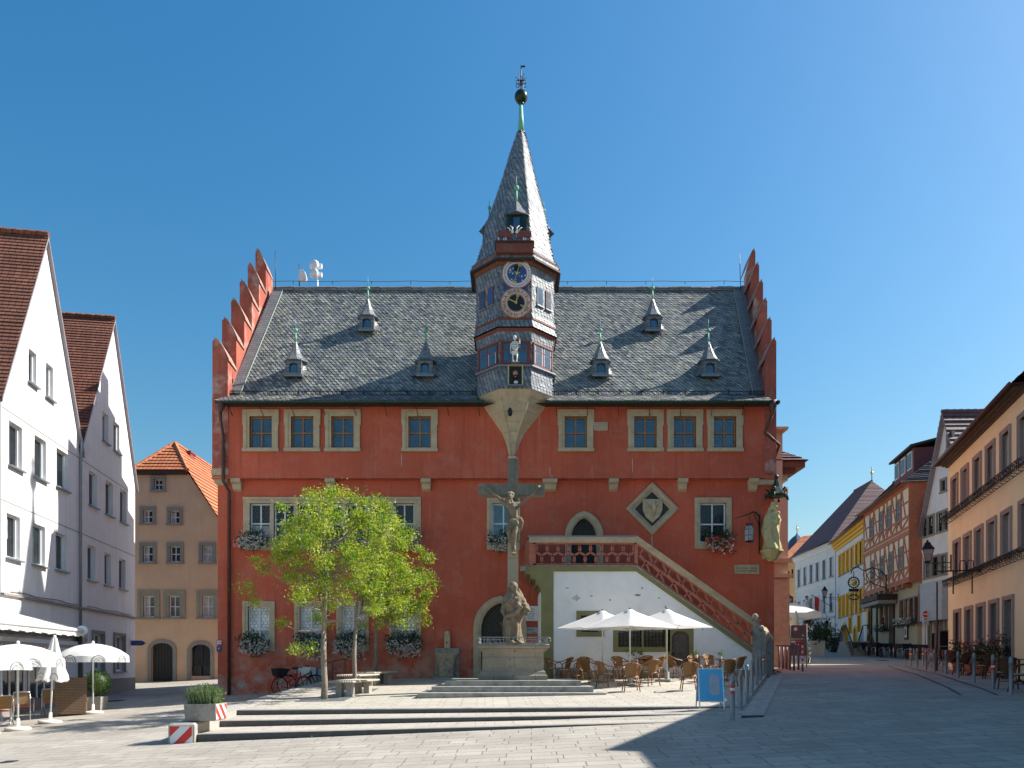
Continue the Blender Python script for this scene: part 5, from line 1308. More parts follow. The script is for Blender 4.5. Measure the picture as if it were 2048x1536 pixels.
up=[hc.rect(*r) for r in ((1905,955,1916,1032),(1925.4,933,1937,1012),(1949,911,1963,995),(1974,882,1990.5,972),(2003.5,849.5,2022,951),(2038.7,821,2060,925))]
lo=[hc.rect(*r) for r in ((1908.5,1081,1921.5,1157),(1930.6,1069.5,1942,1149),(1952.8,1054,1965.8,1138.5),(1977.5,1035.7,1993,1125.5),(2006,1013.5,2023,1112.5),(2041,993,2062,1099))]
gr=[hc.rect(*r) for r in ((1910,1224,1922,1296),(1933,1219,1945,1297),(1957,1212,1969,1298),(1982,1205,1997,1302),(2009,1204,2028,1322))]
zu=sum(r[1] for r in up)/6; zl=sum(r[1] for r in lo)/6
up=uniform(up,.80,1.42,zu+.1); lo=uniform(lo,.80,1.42,zl+.1)
gz=sum(r[3] for r in gr)/5; grr=[((r[0]+r[2])/2-.40,1.3 if i<4 else .9,(r[0]+r[2])/2+.40,gz) for i,r in enumerate(gr)]
m=body(hc,up+lo+grr,10.6,CREAM,depth=10,rev=.28,mr=MAUVE); m.build('wall',hc.root)
addwins(hc,up+lo,'cream',sash=WHITE,glass=GLC,cols=1,rows=1,sur=.15,surm=MAUVE,sill=.1,sillm=MAUVE,rec=.2,fr=.09)
addwins(hc,grr,'creamg',sash=MAUVE,glass=GLD,cols=1,rows=1,sur=.15,surm=MAUVE,sill=0,rec=.26,fr=.03)
for row,z in ((up,zu+.1),(lo,zl+.1)):
    for i,r in enumerate(row):
        m=MB(); a=(r[0]+r[2])/2-.85; n=9; dx=1.7/n
        for y,zz in ((-.12,.02),(-.12,-.25),(-.42,.02),(-.36,-.25)): m.bar((a,y,zz),(a+1.7,y,zz),.018,.018,IRON)
        for q in range(n+1): m.bar((a+q*dx,-.0,.02),(a+q*dx,-.42,.02),.014,.014,IRON); m.bar((a+q*dx,-.12,-.25),(a+q*dx,-.42,.02) if q%2 else (a+q*dx,-.36,-.25),.014,.014,IRON)
        for q in range(n): 
            x=a+q*dx; m.bar((x,-.42,.02),(x+dx,-.36,-.25),.014,.014,IRON); m.bar((x+dx,-.42,.02),(x,-.36,-.25),.014,.014,IRON)
        m.build('flower_rack',hc.root,(0,0,z-.15))
eaveroof(hc,10.6,5.2,.5,TILED,depth=10,x0=-.35,x1=hc.L+.2,fascia=EAVEB,under=EAVEB,sof=.16)
def onwall(h,px,py,out=.0):
    a=h.p(px,py); return Matrix.Translation(h.o)@Matrix.Rotation(h.ang,4,'Z')@V(a[0],-out,a[1])
def wlamp(name,h,px,py,label,S=1.,arm=.7):
    """carriage lantern on a wall arm"""
    o=thing(name,label,'street lamp',onwall(h,px,py),h.ang)
    m=MB(); m.box(-.04,.04,-.05,0,-.3*S,.3*S,IRON); m.tube([(0,-.02,.0),(0,-arm,.0)],.02,IRON,6); m.tube([(0,-.02,-.22),(0,-arm*.4,-.16),(0,-arm*.6,0)],.013,IRON,5); m.build('bracket',o)
    m=MB(); c=V(0,-arm,0)
    rg=lambda a,z,n=4:[c+V(a*math.cos(R(45+90*j)),a*math.sin(R(45+90*j)),z) for j in range(4)]
    m.rings([rg(.13*S,.08*S),rg(.26*S,.52*S)],plain('lantern_glass',(.35,.36,.38),.25,.3,10,0))
    for j in range(4): m.tube([rg(.135*S,.08*S)[j],rg(.265*S,.52*S)[j]],.014*S,IRON,4)
    m.build('glass',o)
    m=MB(); m.rings([rg(.30*S,.52*S),rg(.29*S,.56*S),rg(.16*S,.70*S),rg(.13*S,.78*S),rg(.08*S,.82*S)],IRON); m.rings([rg(.05*S,0),rg(.15*S,.05*S),rg(.14*S,.09*S)],IRON); m.ball(c+V(0,0,.86*S),.05*S,IRON,6); m.build('lamp_cap',o)
    return o
wlamp('wall_lamp',hc,1903,1125,'black carriage lantern on a short arm at the corner of the cream house',1.15,.95)
# iron sign frame on the cream wall
o=thing('iron_sign_frame','black iron sign frame with twin arches jutting from the cream house','sign frame',onwall(hc,1962,1140),hc.ang); m=MB()
m.bar((0,-.1,.0),(0,-1.5,.0),.05,.05,IRON); m.bar((0,-.3,.0),(0,-.3,-.9),.05,.04,IRON); m.bar((0,-.95,.0),(0,-.95,-.9),.05,.04,IRON)
for y in (-.35,-.6): m.tube([(0,y-.12,0),(0,y-.12,.28),(0,y-.08,.38),(0,y+.0,.4),(0,y+.08,.36),(0,y+.1,.0)],.02,IRON,5)
m.bar((0,0,0),(0,-.12,0),.06,.2,IRON); m.build('frame',o)
# ================= off-frame neighbour that shades the plaza
he=House('rendered_house','tall apricot rendered house beside the plaza next to the cream house',5.4,.5,14.8,24.0,1); he.mat=APRI
hw=[]
for z in (4.2,7.3):
    for i in range(4): hw.append((.7+i*1.9,z,1.6+i*1.9,z+1.5))
m=body(he,hw,10.4,APRI,depth=9); m.build('wall',he.root)
addwins(he,hw,'apr',sash=WHITE,glass=GLD,cols=2,rows=2,sur=.15,surm=MAUVE,sill=.1,sillm=MAUVE,rec=.15)
eaveroof(he,10.4,4.5,.5,TILED,depth=9,hip1=3.5)
hz=House('rendered_house','plain rendered house nearest the camera on the right, outside the picture',13.05,0,1.5,14.6,1); hz.mat=CREAM
m=body(hz,[],10.2,CREAM,depth=8); m.build('wall',hz.root); eaveroof(hz,10.2,3.5,.5,TILED,depth=8)
hn=House('rendered_house','narrow unseen house added as a sun block between the cream house and the white gabled house',.5,.585,34.8,41.0,1); hn.mat=OCHRE  # added out of sight to narrow the sun strip across the street
m=body(hn,[],10.8,OCHRE,depth=7); m.build('wall',hn.root); eaveroof(hn,10.8,2.5,.2,TILED,depth=7)
# ================= white gabled house
hg=House('gabled_house','white gabled house with dark grid windows beside the cream house',24.06,.03,41.4,48.0,1); hg.mat=WALLW
GW=[(1846,1038,1854.6,1072),(1858,1033,1867.6,1069),(1876,1025,1886,1062),(1889,1021,1896,1058),(1884,961,1891.6,982),(1896.8,869,1904,896),(1850.7,1116,1860,1154),(1865.5,1114,1877,1151.5),(1882.5,1110,1893.6,1148)]
gw=[hg.rect(*r) for r in GW]
f=lambda L,idx,z0,z1:[L.__setitem__(i,(L[i][0],z0,L[i][2],z1)) for i in idx]
f(gw,(0,1,2,3),gw[1][1],gw[1][3]); f(gw,(6,7,8),gw[7][1],gw[7][3])
gg=[hg.rect(1858,1225,1871,1303),hg.rect(1876,1222,1884,1303),hg.rect(1886,1222,1894,1303)]
xa=(hg.inv@V(0+24.06+.03*44.7,44.7,0)).x; zg=16.4; zeg=8.6
m=body(hg,gw+gg,zeg,WALLW,outline=[(0,-.5),(hg.L,-.5),(hg.L,zeg),(xa,zg-.1),(0,zeg)],depth=9); m.build('wall',hg.root)
addwins(hg,gw[:4]+gw[6:],'wg',sash=DWOOD,glass=GLD,cols=2,rows=3,sur=.12,surm=GREYST,sill=.08,sillm=GREYST,rec=.1)
addwins(hg,gw[4:6],'wg2',sash=DWOOD,glass=GLD,cols=1,rows=2,sur=.14,surm=GREYST,sill=.08,sillm=GREYST,rec=.1)
addwins(hg,gg,'wgg',sash=GREYST,glass=GLD,cols=1,rows=1,sur=.06,surm=GREYST,sill=0,rec=.15)
m=MB(); tilt_gable(m,0,hg.L,zeg,zg,9,TILED,over=.3,xa=xa,row=.33,lift=.05,ov=.35); m.build('roof',hg.root)
m=MB(); a=hg.p(1872,1205); m.box(a[0]-.9,a[0]+1.6,-.5,-.05,a[1]-1.1,a[1]+1.2,GREYB); m.build('awning_box',hg.root)
# ================= half-timbered house
ht=House('half_timbered_house','half-timbered house with red-brown beams jettied over a grey ground floor',16.2,.19,47.6,58.2,1); ht.mat=CREAM
TIMB=RWOOD2=plain('half_timber_red',(.42,.15,.08),.75,.2,9,.3,40); INF=plain('timber_infill',(.74,.62,.47),.9,.08,3,.2,30); GRF=plain('ochre_grey_plaster',(.42,.37,.26),.9,.08,3,.2,30)
zj,zm,ze=6.85,9.95,13.0; L=ht.L
g1=ht.rect(1763,1214,1779.6,1247.6); g2=ht.rect(1800,1197,1839.5,1244)
gfl=[((g1[0]+g1[2])/2-1.2,4.2,(g1[0]+g1[2])/2-.05,5.9),((g1[0]+g1[2])/2+.05,4.2,(g1[0]+g1[2])/2+1.1,5.9)]
w4=(g2[2]-g2[0])/4
gfl+=[(g2[0]+i*w4+.05,g2[1],g2[0]+(i+1)*w4-.1,g2[3]) for i in range(4)]
m=body(ht,gfl,zj,GRF,depth=10)
m.build('ground_floor_wall',ht.root)
addwins(ht,gfl,'htg',sash=RWOOD,glass=GLD,cols=2,rows=3,sur=.08,surm=GREYST,sill=.08,sillm=GREYST,rec=.12)
tw=[ht.rect(*r) for r in ((1753.5,1037,1761,1071),(1773,1025,1781,1063),(1788.7,1015,1798,1052.6),(1808,1000.5,1818,1039.6),(1755,1124,1763.5,1149),(1774,1115,1783.5,1146),(1792.6,1106,1801.7,1138.5),(1812,1095.6,1824,1136))]
tw=[((r[0]+r[2])/2-.42,zm+.95 if i<4 else zj+.95,(r[0]+r[2])/2+.42,zm+2.35 if i<4 else zj+2.3) for i,r in enumerate(tw)]
J=.45
m=MB(); wall(m,[(0,zj),(L,zj),(L,ze),(0,ze)],tw,INF,-J,.15)
m.box(0,L,-J+.01,0,zj-.001,zj+.01,TIMB); 
m.face([(L,-J,zj),(L,10,zj),(L,10,ze),(L,-J,ze)],TIMB); m.face([(0,10,zj),(0,-J,zj),(0,-J,ze),(0,10,ze)],INF)
m.build('upper_wall',ht.root)
m=MB(); y0,y1=-J-.04,-J-.001
def beam(x0,z0,x1,z1,w=.17):
    d=Vector((x1-x0,z1-z0)).normalized(); n=Vector((-d.y,d.x))*w/2
    pts=[(x0-n.x,z0-n.y),(x1-n.x,z1-n.y),(x1+n.x,z1+n.y),(x0+n.x,z0+n.y)]
    jy=random.uniform(0,.006); m.prism([(a,y0-jy,b) for a,b in pts],(0,.04,0),TIMB)
for z,h in ((zj+.1,.34),(zm-.05,.3),(zm+.28,.16),(ze-.12,.24)): m.box(0,L,y0-.03,y1,z-h/2,z+h/2,TIMB)
for base in (zj+.27,zm+.36):
    top=(zm-.2) if base<zm else ze-.24; sill=base+.62
    m.box(0,L,y0-.015,y1,sill-.07,sill+.07,TIMB)
    rr=sorted(tw[:4] if base>zm else tw[4:]); xs=[0.08]
    for r in rr: xs+=[r[0]-.09,r[2]+.09]
    xs.append(L-.08)
    for x in xs: beam(x,base,x,top)
    for i in range(0,len(xs)-1,2):
        a,b=xs[i],xs[i+1]
        if b-a>.7:
            beam(a+.1,top,b-.1 if b-a<1.4 else a+.9,sill,.13); beam(b-.1,sill-.1,a+.1,base,.12); m.box(a,b,y0,y1,(sill+top)/2-.06,(sill+top)/2+.06,TIMB)
    for i in range(1,len(xs)-1,2):
        a,b=xs[i],xs[i+1]; c=(a+b)/2; beam(a,base,c,sill,.11); beam(b,base,c,sill,.11)
m.box(L-.02,L+.03,-J-.06,.2,zj-.1,ze,TIMB)
for x in [i*1.3+.3 for i in range(int(L/1.3))]: m.box(x,x+.25,-J-.1,.1,zj-.32,zj-.07,GREYST if int(x)%3 else TIMB)
m.build('timber_frame',ht.root)
for r in tw:
    W,H=r[2]-r[0],r[3]-r[1]; t=wtype(('ht',round(W,1),round(H,1)),w=W,h=H,sash=GREYB,glass=GLC,cols=2,rows=2,sur=.06,surm=GREYST,sill=.06,sillm=GREYST,rec=.06)
    place(t,ht.root,((r[0]+r[2])/2,-J,r[1]))
rf=eaveroof(ht,ze,4.4,.95,plain('dark_slate_tiles',(.055,.055,.065),.5,.3,14,.5,20),depth=10,hip1=2.2,fascia=TIMB,under=TIMB,sof=.4)
m=MB(); xd0,xd1=ht.rect(1776,930,1812,980)[0]-.6,ht.rect(1776,930,1812,980)[2]-.4
zd=ze+1.5
m.box(xd0,xd1,.6,3.4,ze+.9,zd+1.35,plain('dormer_red',(.16,.05,.05),.7)); 
for q in range(3): x=lerp(xd0,xd1,(q+.18)/3); m.box(x,x+(xd1-xd0)*.21,.52,.6,zd+.05,zd+1.2,WHITE); m.box(x+.08,x+(xd1-xd0)*.21-.08,.5,.519,zd+.13,zd+1.1,GLD)
m.rings([[(xd0-.3,.3,zd+1.35),(xd1+.3,.3,zd+1.35),(xd1+.3,4.4,zd+2.3),(xd0-.3,4.4,zd+2.3)],[(xd0-.3,.3,zd+1.5),(xd1+.3,.3,zd+1.5),(xd1+.3,4.4,zd+2.45),(xd0-.3,4.4,zd+2.45)]],SOFFIT)
m.build('dormer',rf)
# entrance hood, door recess and post
m=MB(); a=g1[2]-.1; m.box(a-2.6,a+1.9,-1.3,0,6.05,6.4,SOFFIT); m.box(a-2.6,a+1.9,-1.25,-.1,5.75,6.0,GREYST); m.box(a+.3,a+1.3,-.12,0,2.0,5.75,SOFFIT); m.bar((a+.1,-1.2,2.0),(a+.1,-1.2,5.8),.12,.12,DWOOD); m.bar((a+1.5,-1.2,2.0),(a+1.5,-1.2,5.8),.12,.12,DWOOD)
m.build('entrance_hood',ht.root)
m=MB()
for y in (-1.5,-2.9):
    m.bar((a-.9,y,4.4),(a+.2,y,4.4),.07,.07,IRON)
    m.bar((a-.9,y,4.4),(a-2.7,y,2.9),.07,.07,IRON); m.bar((a+.2,y,4.4),(a+2.2,y,2.9),.07,.07,IRON)
    for q in range(7):
        t=q/6; m.bar((lerp(a+.2,a+2.2,t),y,lerp(4.4,2.9,t)),(lerp(a+.2,a+2.2,t),y,lerp(3.3,2.1,t)),.03,.03,IRON); m.bar((lerp(a-.9,a-2.7,t),y,lerp(4.4,2.9,t)),(lerp(a-.9,a-2.7,t),y,lerp(3.3,2.1,t)),.03,.03,IRON)
for q in range(5):
    m.box(a-2.7+q*.35,a+2.2-q*.4,-3.0,-1.4,2.0+q*.25,2.25+q*.25,GREYST)
m.build('entrance_stair',ht.root)
fl=[]
# ================= yellow-shuttered house
hy=House('rendered_house','white rendered house with yellow shutters and cornice beside the half-timbered house',14.5,.22,58.2,71.3,1); hy.mat=WALLW
xs=[528,557,587,620,655,688,722,760]; xe=[552,580,612,645,682,715,752,790]
YW=[]
for i in range(8):
    xm0,xm1=1540+xs[i]/3.84,1540+xe[i]/3.84; r=hy.rect(xm0,1000,xm1,1040); c=(r[0]+r[2])/2
    YW.append((c-.4,9.7,c+.4,11.5)); YW.append((c-.4,5.9,c+.4,7.7))
gs=[]
for r in ((1697.6,1225.5,1704.7,1253),(1715,1220,1723,1249.6),(1735,1214,1743.8,1245.7)):
    q=hy.rect(*r); c=(q[0]+q[2])/2; gs.append((c-.35,4.3,c+.35,5.6))
ar=[hy.rect(1682,1228,1697,1284),hy.rect(1708,1238,1713,1285),hy.rect(1734,1250,1746,1281)]
ar=[((r[0]+r[2])/2-w,1.4,(r[0]+r[2])/2+w,zt) for r,w,zt in zip(ar,(1.15,.5,.85),(5.2,4.7,4.1))]
arc=[(r,roundarch(r[0],r[2],r[3]-(r[2]-r[0])/2)) for r in ar]
m=body(hy,YW+gs+ar,12.9,WALLW,depth=10,arches=arc,rev=.3,mr=YEL); m.build('wall',hy.root)
addwins(hy,YW,'yw',sash=YEL,glass=GLD,cols=1,rows=1,sur=.14,surm=YEL,sill=.08,sillm=GREYST,rec=.12,fr=.2)
addwins(hy,gs,'yg',sash=YEL,glass=GLD,cols=1,rows=1,sur=.3,surm=YEL,sill=.0,rec=.2)
for r,cv in arc:
    m=MB(); archband(m,cv,r[1],.22,-.05,.02,YEL); m.box(r[0],r[2],.28,.32,r[1],r[3],YEL if r is not ar[2] else GLD); m.build('door',hy.root)
eaveroof(hy,12.9,5.5,.55,TILED,depth=10,fascia=YEL,under=YEL,sof=.75)
m=MB(); m.tube([(hy.L-.1,-.08,2),(hy.L-.1,-.08,12.8)],.09,PIPE,6); m.build('downpipe',hy.root)
# ================= white house with arches
hf=House('rendered_house','long pale house with round arched shopfronts and a hipped roof further down the street',26.9,.046,71.5,83,1); hf.mat=WALLW
fw=[hf.rect(*r) for r in ((1595.5,1131,1601,1158),(1607,1127,1613.4,1154),(1619.4,1121.6,1626,1150),(1632,1116.4,1638.4,1146),(1645,1108.6,1652,1141),(1659,1103,1667,1134.6))]
f1=[((r[0]+r[2])/2-.38,10.0,(r[0]+r[2])/2+.38,11.8) for r in fw]; f2=[(r[0],6.7,r[2],8.4) for r in f1]; 
fa=[((r[0]+r[2])/2-w,1.8,(r[0]+r[2])/2+w,zt) for r,w,zt in ((hf.rect(1606,1241,1614,1300),.55,5.3),(hf.rect(1625.6,1241,1635.5,1300),.75,5.7),(hf.rect(1646.7,1233,1661.6,1296),1.05,5.9))]
fac=[(r,roundarch(r[0],r[2],r[3]-(r[2]-r[0])/2)) for r in fa]
m=body(hf,f1+f2+fa,13.2,WALLW,depth=10.4,arches=fac,rev=.25,mr=GREYB)
m.box(0,hf.L,-.06,-.001,6.0,6.2,GREYB); m.box(0,hf.L,-.03,-.001,9.5,9.6,WHITE)
m.build('wall',hf.root)
addwins(hf,f1+f2,'fw',sash=GREYB,glass=GLD,cols=2,rows=2,sur=.1,surm=WHITE,sill=.08,sillm=GREYST,rec=.12)
for r,cv in fac:
    m=MB(); m.box(r[0],r[2],.22,.25,r[1],r[3],GLD); m.box((r[0]+r[2])/2-.04,(r[0]+r[2])/2+.04,.17,.219,r[1],r[3],WHITE); m.box(r[0],r[2],.17,.218,r[3]-(r[2]-r[0])/2-.04,r[3]-(r[2]-r[0])/2+.04,WHITE); m.build('arched_shopfront',hf.root)
TILP=plain('plum_roof_tiles',(.13,.06,.065),.6,.25,10,.5,18)
eaveroof(hf,13.2,6.6,.5,TILP,depth=10.4,hip1=4.6,hip0=3,fascia=WHITE,under=WHITE,sof=.5)
m=MB(); c=hf.inv@V(0,0,0); m.tube([(hf.L-4.4,5.2,19.7),(hf.L-4.4,5.2,21.2)],.04,IRON,5); m.ball((hf.L-4.4,5.2,20.6),.16,GOLD,10); m.build('finial',hf.root)
# far orange house, red roof and domed tower
h2=House('rendered_house','far orange house at the bend of the street',X(1573,84)+0,0,84,99,1) if False else thing('rendered_house','far orange house at the bend of the street','house',(29.6,90,3.5))
m=MB(Matrix.Translation((-29.6,-90,-3.5))); xa,xb=X(1560,90),X(1592,90)
W=[(X(a,90),Z(b+h_,90),X(a+4,90),Z(b,90)) for a,b,h_ in ((1575,1142,18),(1583,1138,18),(1575,1195,22),(1583,1193,22),(1577,1250,25))]
wall(m,[(xa,2),(xb+4,2),(xb+4,Z(1118,90)),(xa,Z(1118,90))],W,APRI,90,.2)
m.box(xa,xb+4,90.6,90.7,2,Z(1120,90),APRI); m.build('wall',h2)
m=MB(Matrix.Translation((-29.6,-90,-3.5)))
for w in W: m.box(w[0],w[2],90.2,90.25,w[1],w[3],GLD)
m.build('window',h2)
m=MB(Matrix.Translation((-29.6,-90,-3.5))); shingles(m,(X(1558,90),89.5,Z(1120,90)),(X(1640,92),89.5,Z(1120,90)),(X(1640,96),96,Z(1068,96)),(X(1606,96),96,Z(1072,96)),.35,.05,TILEO); m.build('roof',h2)
tw_=thing('domed_tower','small slate domed turret with a finial far behind the street','tower',(X(1594,112),112,4)); dx=X(1594,112)
m=MB(Matrix.Translation((-dx,-112,-4))); 
def tr8(a,py): return [(dx+a*math.cos(R(22.5+45*j)),112+a*math.sin(R(22.5+45*j)),Z(py,112)) for j in range(8)]
m.rings([tr8(1.5,1330),tr8(1.5,1102)],WALLW); m.build('wall',tw_)
m=MB(Matrix.Translation((-dx,-112,-4))); m.rings([tr8(a,p) for a,p in ((1.75,1102),(1.7,1097),(1.5,1090),(1.05,1080),(.6,1074),(.2,1070),(.05,1066))],plain('dome_slate',(.07,.08,.10),.4,.2,8)); m.tube([(dx,112,Z(1068,112)),(dx,112,Z(1050,112))],.05,IRON,5); m.ball((dx,112,Z(1057,112)),.18,GOLD,8); m.build('dome',tw_)
# buildings right behind the hall
an=thing('annex_building','pink rendered annex with stone bands directly behind the right corner of the town hall','building',(12.6,36,1.5)); PINK=plain('pink_plaster',(.52,.42,.30),.9,.07,2,.2,20)
m=MB(Matrix.Translation((-12.6,-36,-1.5))); xr=X(1576,36)
m.box(8,xr,36,46,.5,Z(975,36),PINK); m.box(8,X(1571,36),36.4,45,Z(975,36),Z(853,36.4),PINK)
m.build('wall',an)
m=MB(Matrix.Translation((-12.6,-36,-1.5)))
for py in (1120,1150): m.box(8,X(1582,36),35.8,46,Z(py+6,36),Z(py-2,36),STONE); m.build('stone_band',an); m=MB(Matrix.Translation((-12.6,-36,-1.5)))
m.box(8,X(1577.5,36),35.9,45,.5,Z(1158,36),STONE)
m.build('stone_plinth',an); m=MB(Matrix.Translation((-12.6,-36,-1.5))); m.box(8,X(1577,36),36.0,45,Z(858,36),Z(853,36),STONE); m.build('stone_band',an)
m=MB(Matrix.Translation((-12.6,-36,-1.5))); e=Z(948,38); 
for i,(o,z) in enumerate(((.0,-.9),(.3,-.6),(.6,-.3),(1.0,-.05))): m.box(8,xr+o,37-o*.5,47,e+z,e+z+.3,PINK if i<2 else BRWOOD)
shingles(m,(xr+1.1,36.4,e+.25),(xr+1.1,47,e+.25),(xr-2,46,e+1.9),(xr-2,38,e+1.9),.3,.05,TILED); shingles(m,(8,36.4,e+.25),(xr+1.1,36.4,e+.25),(xr-2,38,e+1.9),(8,38,e+1.9),.3,.05,TILED)
m.build('roof',an)
# ---- signs of the street
gs_=thing('guild_sign','ornate wrought-iron guild sign with golden wreath and a long scroll bracket','sign',(X(1742,52),52,7.4)); O=V(*gs_.location); DD=52
m=MB(Matrix.Translation(-O)); P=lambda px,py,d=52:V(X(px,d),d,Z(py,d))
sc=lambda L,r=.03,t=IRON:m.tube([P(*p) for p in L],r,t,5)
sc([(1772,1180),(1772,1150)],.05); sc([(1772,1152),(1760,1140),(1745,1135),(1728,1142),(1716,1134),(1708,1135),(1702,1144)],.035); sc([(1772,1176),(1760,1172),(1748,1168),(1738,1160),(1734,1150),(1740,1143),(1748,1147),(1746,1156),(1740,1156)],.03)
sc([(1745,1135),(1752,1150),(1760,1158),(1768,1160)],.025); sc([(1728,1142),(1726,1150),(1731,1160),(1742,1166)],.02); sc([(1712,1134),(1704,1140),(1702,1148)],.03)
sc([(1756,1148),(1762,1143),(1766,1150),(1761,1156),(1756,1152)],.02); m.ball(P(1714,1132),.14,ZINC,8); 
m.build('bracket',gs_)
m=MB(Matrix.Translation(-O)); c=P(1707.5,1165)
for j in range(16): a=2*PI*j/16; m.ball(c+V(.36*math.cos(a),0,.36*math.sin(a)),.075,IRON,6,(1,.5,1))
m.ball(c,.24,GOLD,12,(1,.4,1)); m.ball(c+V(0,-.05,.05),.13,GOLD,10); 
for j in range(8): a=2*PI*j/8; m.tube([c,c+V(.3*math.cos(a),-.03,.3*math.sin(a))],[.05,.01],GOLD,5)
m.tube([c+V(0,0,.4),c+V(0,0,.75)],.03,IRON,5); m.box(c.x-.33,c.x+.33,51.97,52.03,c.z-.62,c.z-.42,IRON); m.tube([c+V(0,0,-.6),c+V(0,0,-1.5)],.02,IRON,5)
d=c+V(0,0,-1.0); m.tube([d+V(.34*math.cos(a*PI/8),0,.16*math.sin(a*PI/8)) for a in range(17)],.04,IRON,5)
m.build('wreath',gs_)
wlamp('wall_lamp',hy,1677,1195,'small black lantern on a wall arm at the far corner of the yellow-shuttered house',1.2,1.2)
wlamp('wall_lamp',hf,1591,1207,'far small lantern on the wall near the orange house',1.1,.6)
o=thing('flag','red and white flag hanging from a slanted pole on the pale house','flag',onwall(hf,1666,1215),hf.ang); m=MB(); m.tube([(0,0,0),(0,-2.0,1.2)],.03,IRON,5); m.build('pole',o)
m=MB(); 
for i in range(6):
    for j in range(5):
        f=lambda i,j:(.08*math.sin(j*1.3+i*.5),-.9-.13*i,.60+.08*i-.32*j-.02*i*j)
        m.face([f(i,j),f(i+1,j),f(i+1,j+1),f(i,j+1)],SIGNR if i>2 else WHITE)
m.build('cloth',o)
sp=onwall(hf,1624,1212,.5); D=sp.y; m=MB(); 
robe(m,[(0,0,0,.36,.3),(.9,0,0,.30,.25),(1.3,0,0,.34,.26),(1.6,0,0,.18,.15)],BONE,32,6,.1); m.ball((0,0,1.8),.17,SK,10,(.9,.9,1.2)); m.ball((0,.04,1.88),.18,HR,10); m.box(-.3,.3,-.25,.25,-.9,0,SOFFIT); m.box(-.34,.34,-.3,.5,-1.0,-.8,SIGNR); m.ball((.12,-.1,1.3),.25,OCHRE,8)
m.build('saint_figure',None,sp+V(0,0,-1.0),uv=False,label='small painted saint figure on a bracket of the pale house far down the street',cat='statue')
# ================= vegetation
def leafquad(m,p,s,mat,rnd):
    a=V(rnd.gauss(0,1),rnd.gauss(0,1),rnd.gauss(0,1)).normalized(); b=a.orthogonal().normalized(); b=(b*math.cos(rnd.random()*6.3)+a.cross(b)*math.sin(rnd.random()*6.3)); c=a.cross(b)
    m.face([p-b*s,p+c*s*.45,p+b*s,p-c*s*.45],mat)
def cloud(m,c,r,n,s,mat,rnd,sq=(1,1,1)):
    c=Vector(c)
    for _ in range(n):
        d=V(rnd.gauss(0,.45)*sq[0],rnd.gauss(0,.45)*sq[1],rnd.gauss(0,.45)*sq[2])*r; leafquad(m,c+d,s*rnd.uniform(.7,1.3),mat,rnd)
def tree(loc,label,H,cc,rx,rz,ncl,seed,leaves=85,lean=0,tr=.085,extra=()):
    rnd=random.Random(seed); o=thing('plane_tree',label,'tree',loc,0,'young trees on the terrace'); t=MB()
    top=V(lean,0,H); t.tube([(0,0,-.1),(lean*.1+.02,0,H*.25),(lean*.4-.02,.02,H*.6),top],[tr*1.2,tr,tr*.95,tr*.8],BARK,10)
    lead=[top,top+V(.05,.05,(cc[2]-H)*.6),V(cc[0],cc[1],cc[2]+rz*.6)]; t.tube(lead,[tr*.8,tr*.5,.015],BARK,7)
    f=MB(); pts=[]
    while len(pts)<ncl:
        v=V(rnd.uniform(-1,1),rnd.uniform(-1,1),rnd.uniform(-1,1)); l=v.length
        if l>1 or rnd.random()>(.25+.75*l): continue
        w=1-.25*max(0,v.z) 
        k=1+.46*noise.noise(v*2.2+V(seed,0,0))*2
        pts.append(V(cc[0]+v.x*rx*w*k,cc[1]+v.y*rx*w*k,cc[2]+v.z*rz*k))
    pts+=[Vector(e) for e in extra]
    for p in pts:
        q=rnd.random(); st=top.lerp(lead[2],clamp((p.z-H)/(lead[2].z-H)*.75-.05,0,.9)); mid=st.lerp(p,.5)+V(rnd.uniform(-.15,.15),rnd.uniform(-.15,.15),-.12)
        if rnd.random()<.6: t.tube([st,mid,p],[.028,.017,.006],BARK,4,True,False)
        r=rnd.uniform(.2,.44)
        for _ in range(int(leaves*r/.34)):
            d=V(rnd.gauss(0,.42),rnd.gauss(0,.42),rnd.gauss(0,.33))*r; leafquad(f,p+d,rnd.uniform(.028,.052),LEAF,rnd)
    t.build('trunk',o,uv=False); f.build('crown',o,uv=False)
    return o
D=21.8; tx=X(648,D)
tree((tx,D,T(tx,D)),'front young tree with yellow-green crown beside the slatted benches',1.95,(-.05,0,4.25),1.9,1.85,112,3,200,.0,extra=[(-2.2,0,3.2),(-2.0,.1,2.8),(-1.2,0,5.5),(.1,0,5.85),(.5,0,5.9),(1.4,0,5.4)])
D=24.6; tx=X(708,D)
tree((tx,D,T(tx,D)),'middle young tree with slimmer trunk just behind the front tree',1.95,(.85,0,4.0),1.4,1.6,80,11,190,.05,.07,extra=[(1.7,0,4.9),(2.1,0,3.9),(1.2,0,5.3)])
D=28.4; tx=X(751,D)
tr3=tree((tx,D,T(tx,D)+.35),'rear young tree growing from a stone planter against the red wall',1.75,(.8,-1.5,2.8),1.4,1.2,60,23,190,.06,.06,extra=[(2.0,-1.5,2.7),(1.9,-1.5,2.2),(1.7,-1.5,3.3),(2.0,-1.4,1.8),(2.1,-1.5,2.8)])
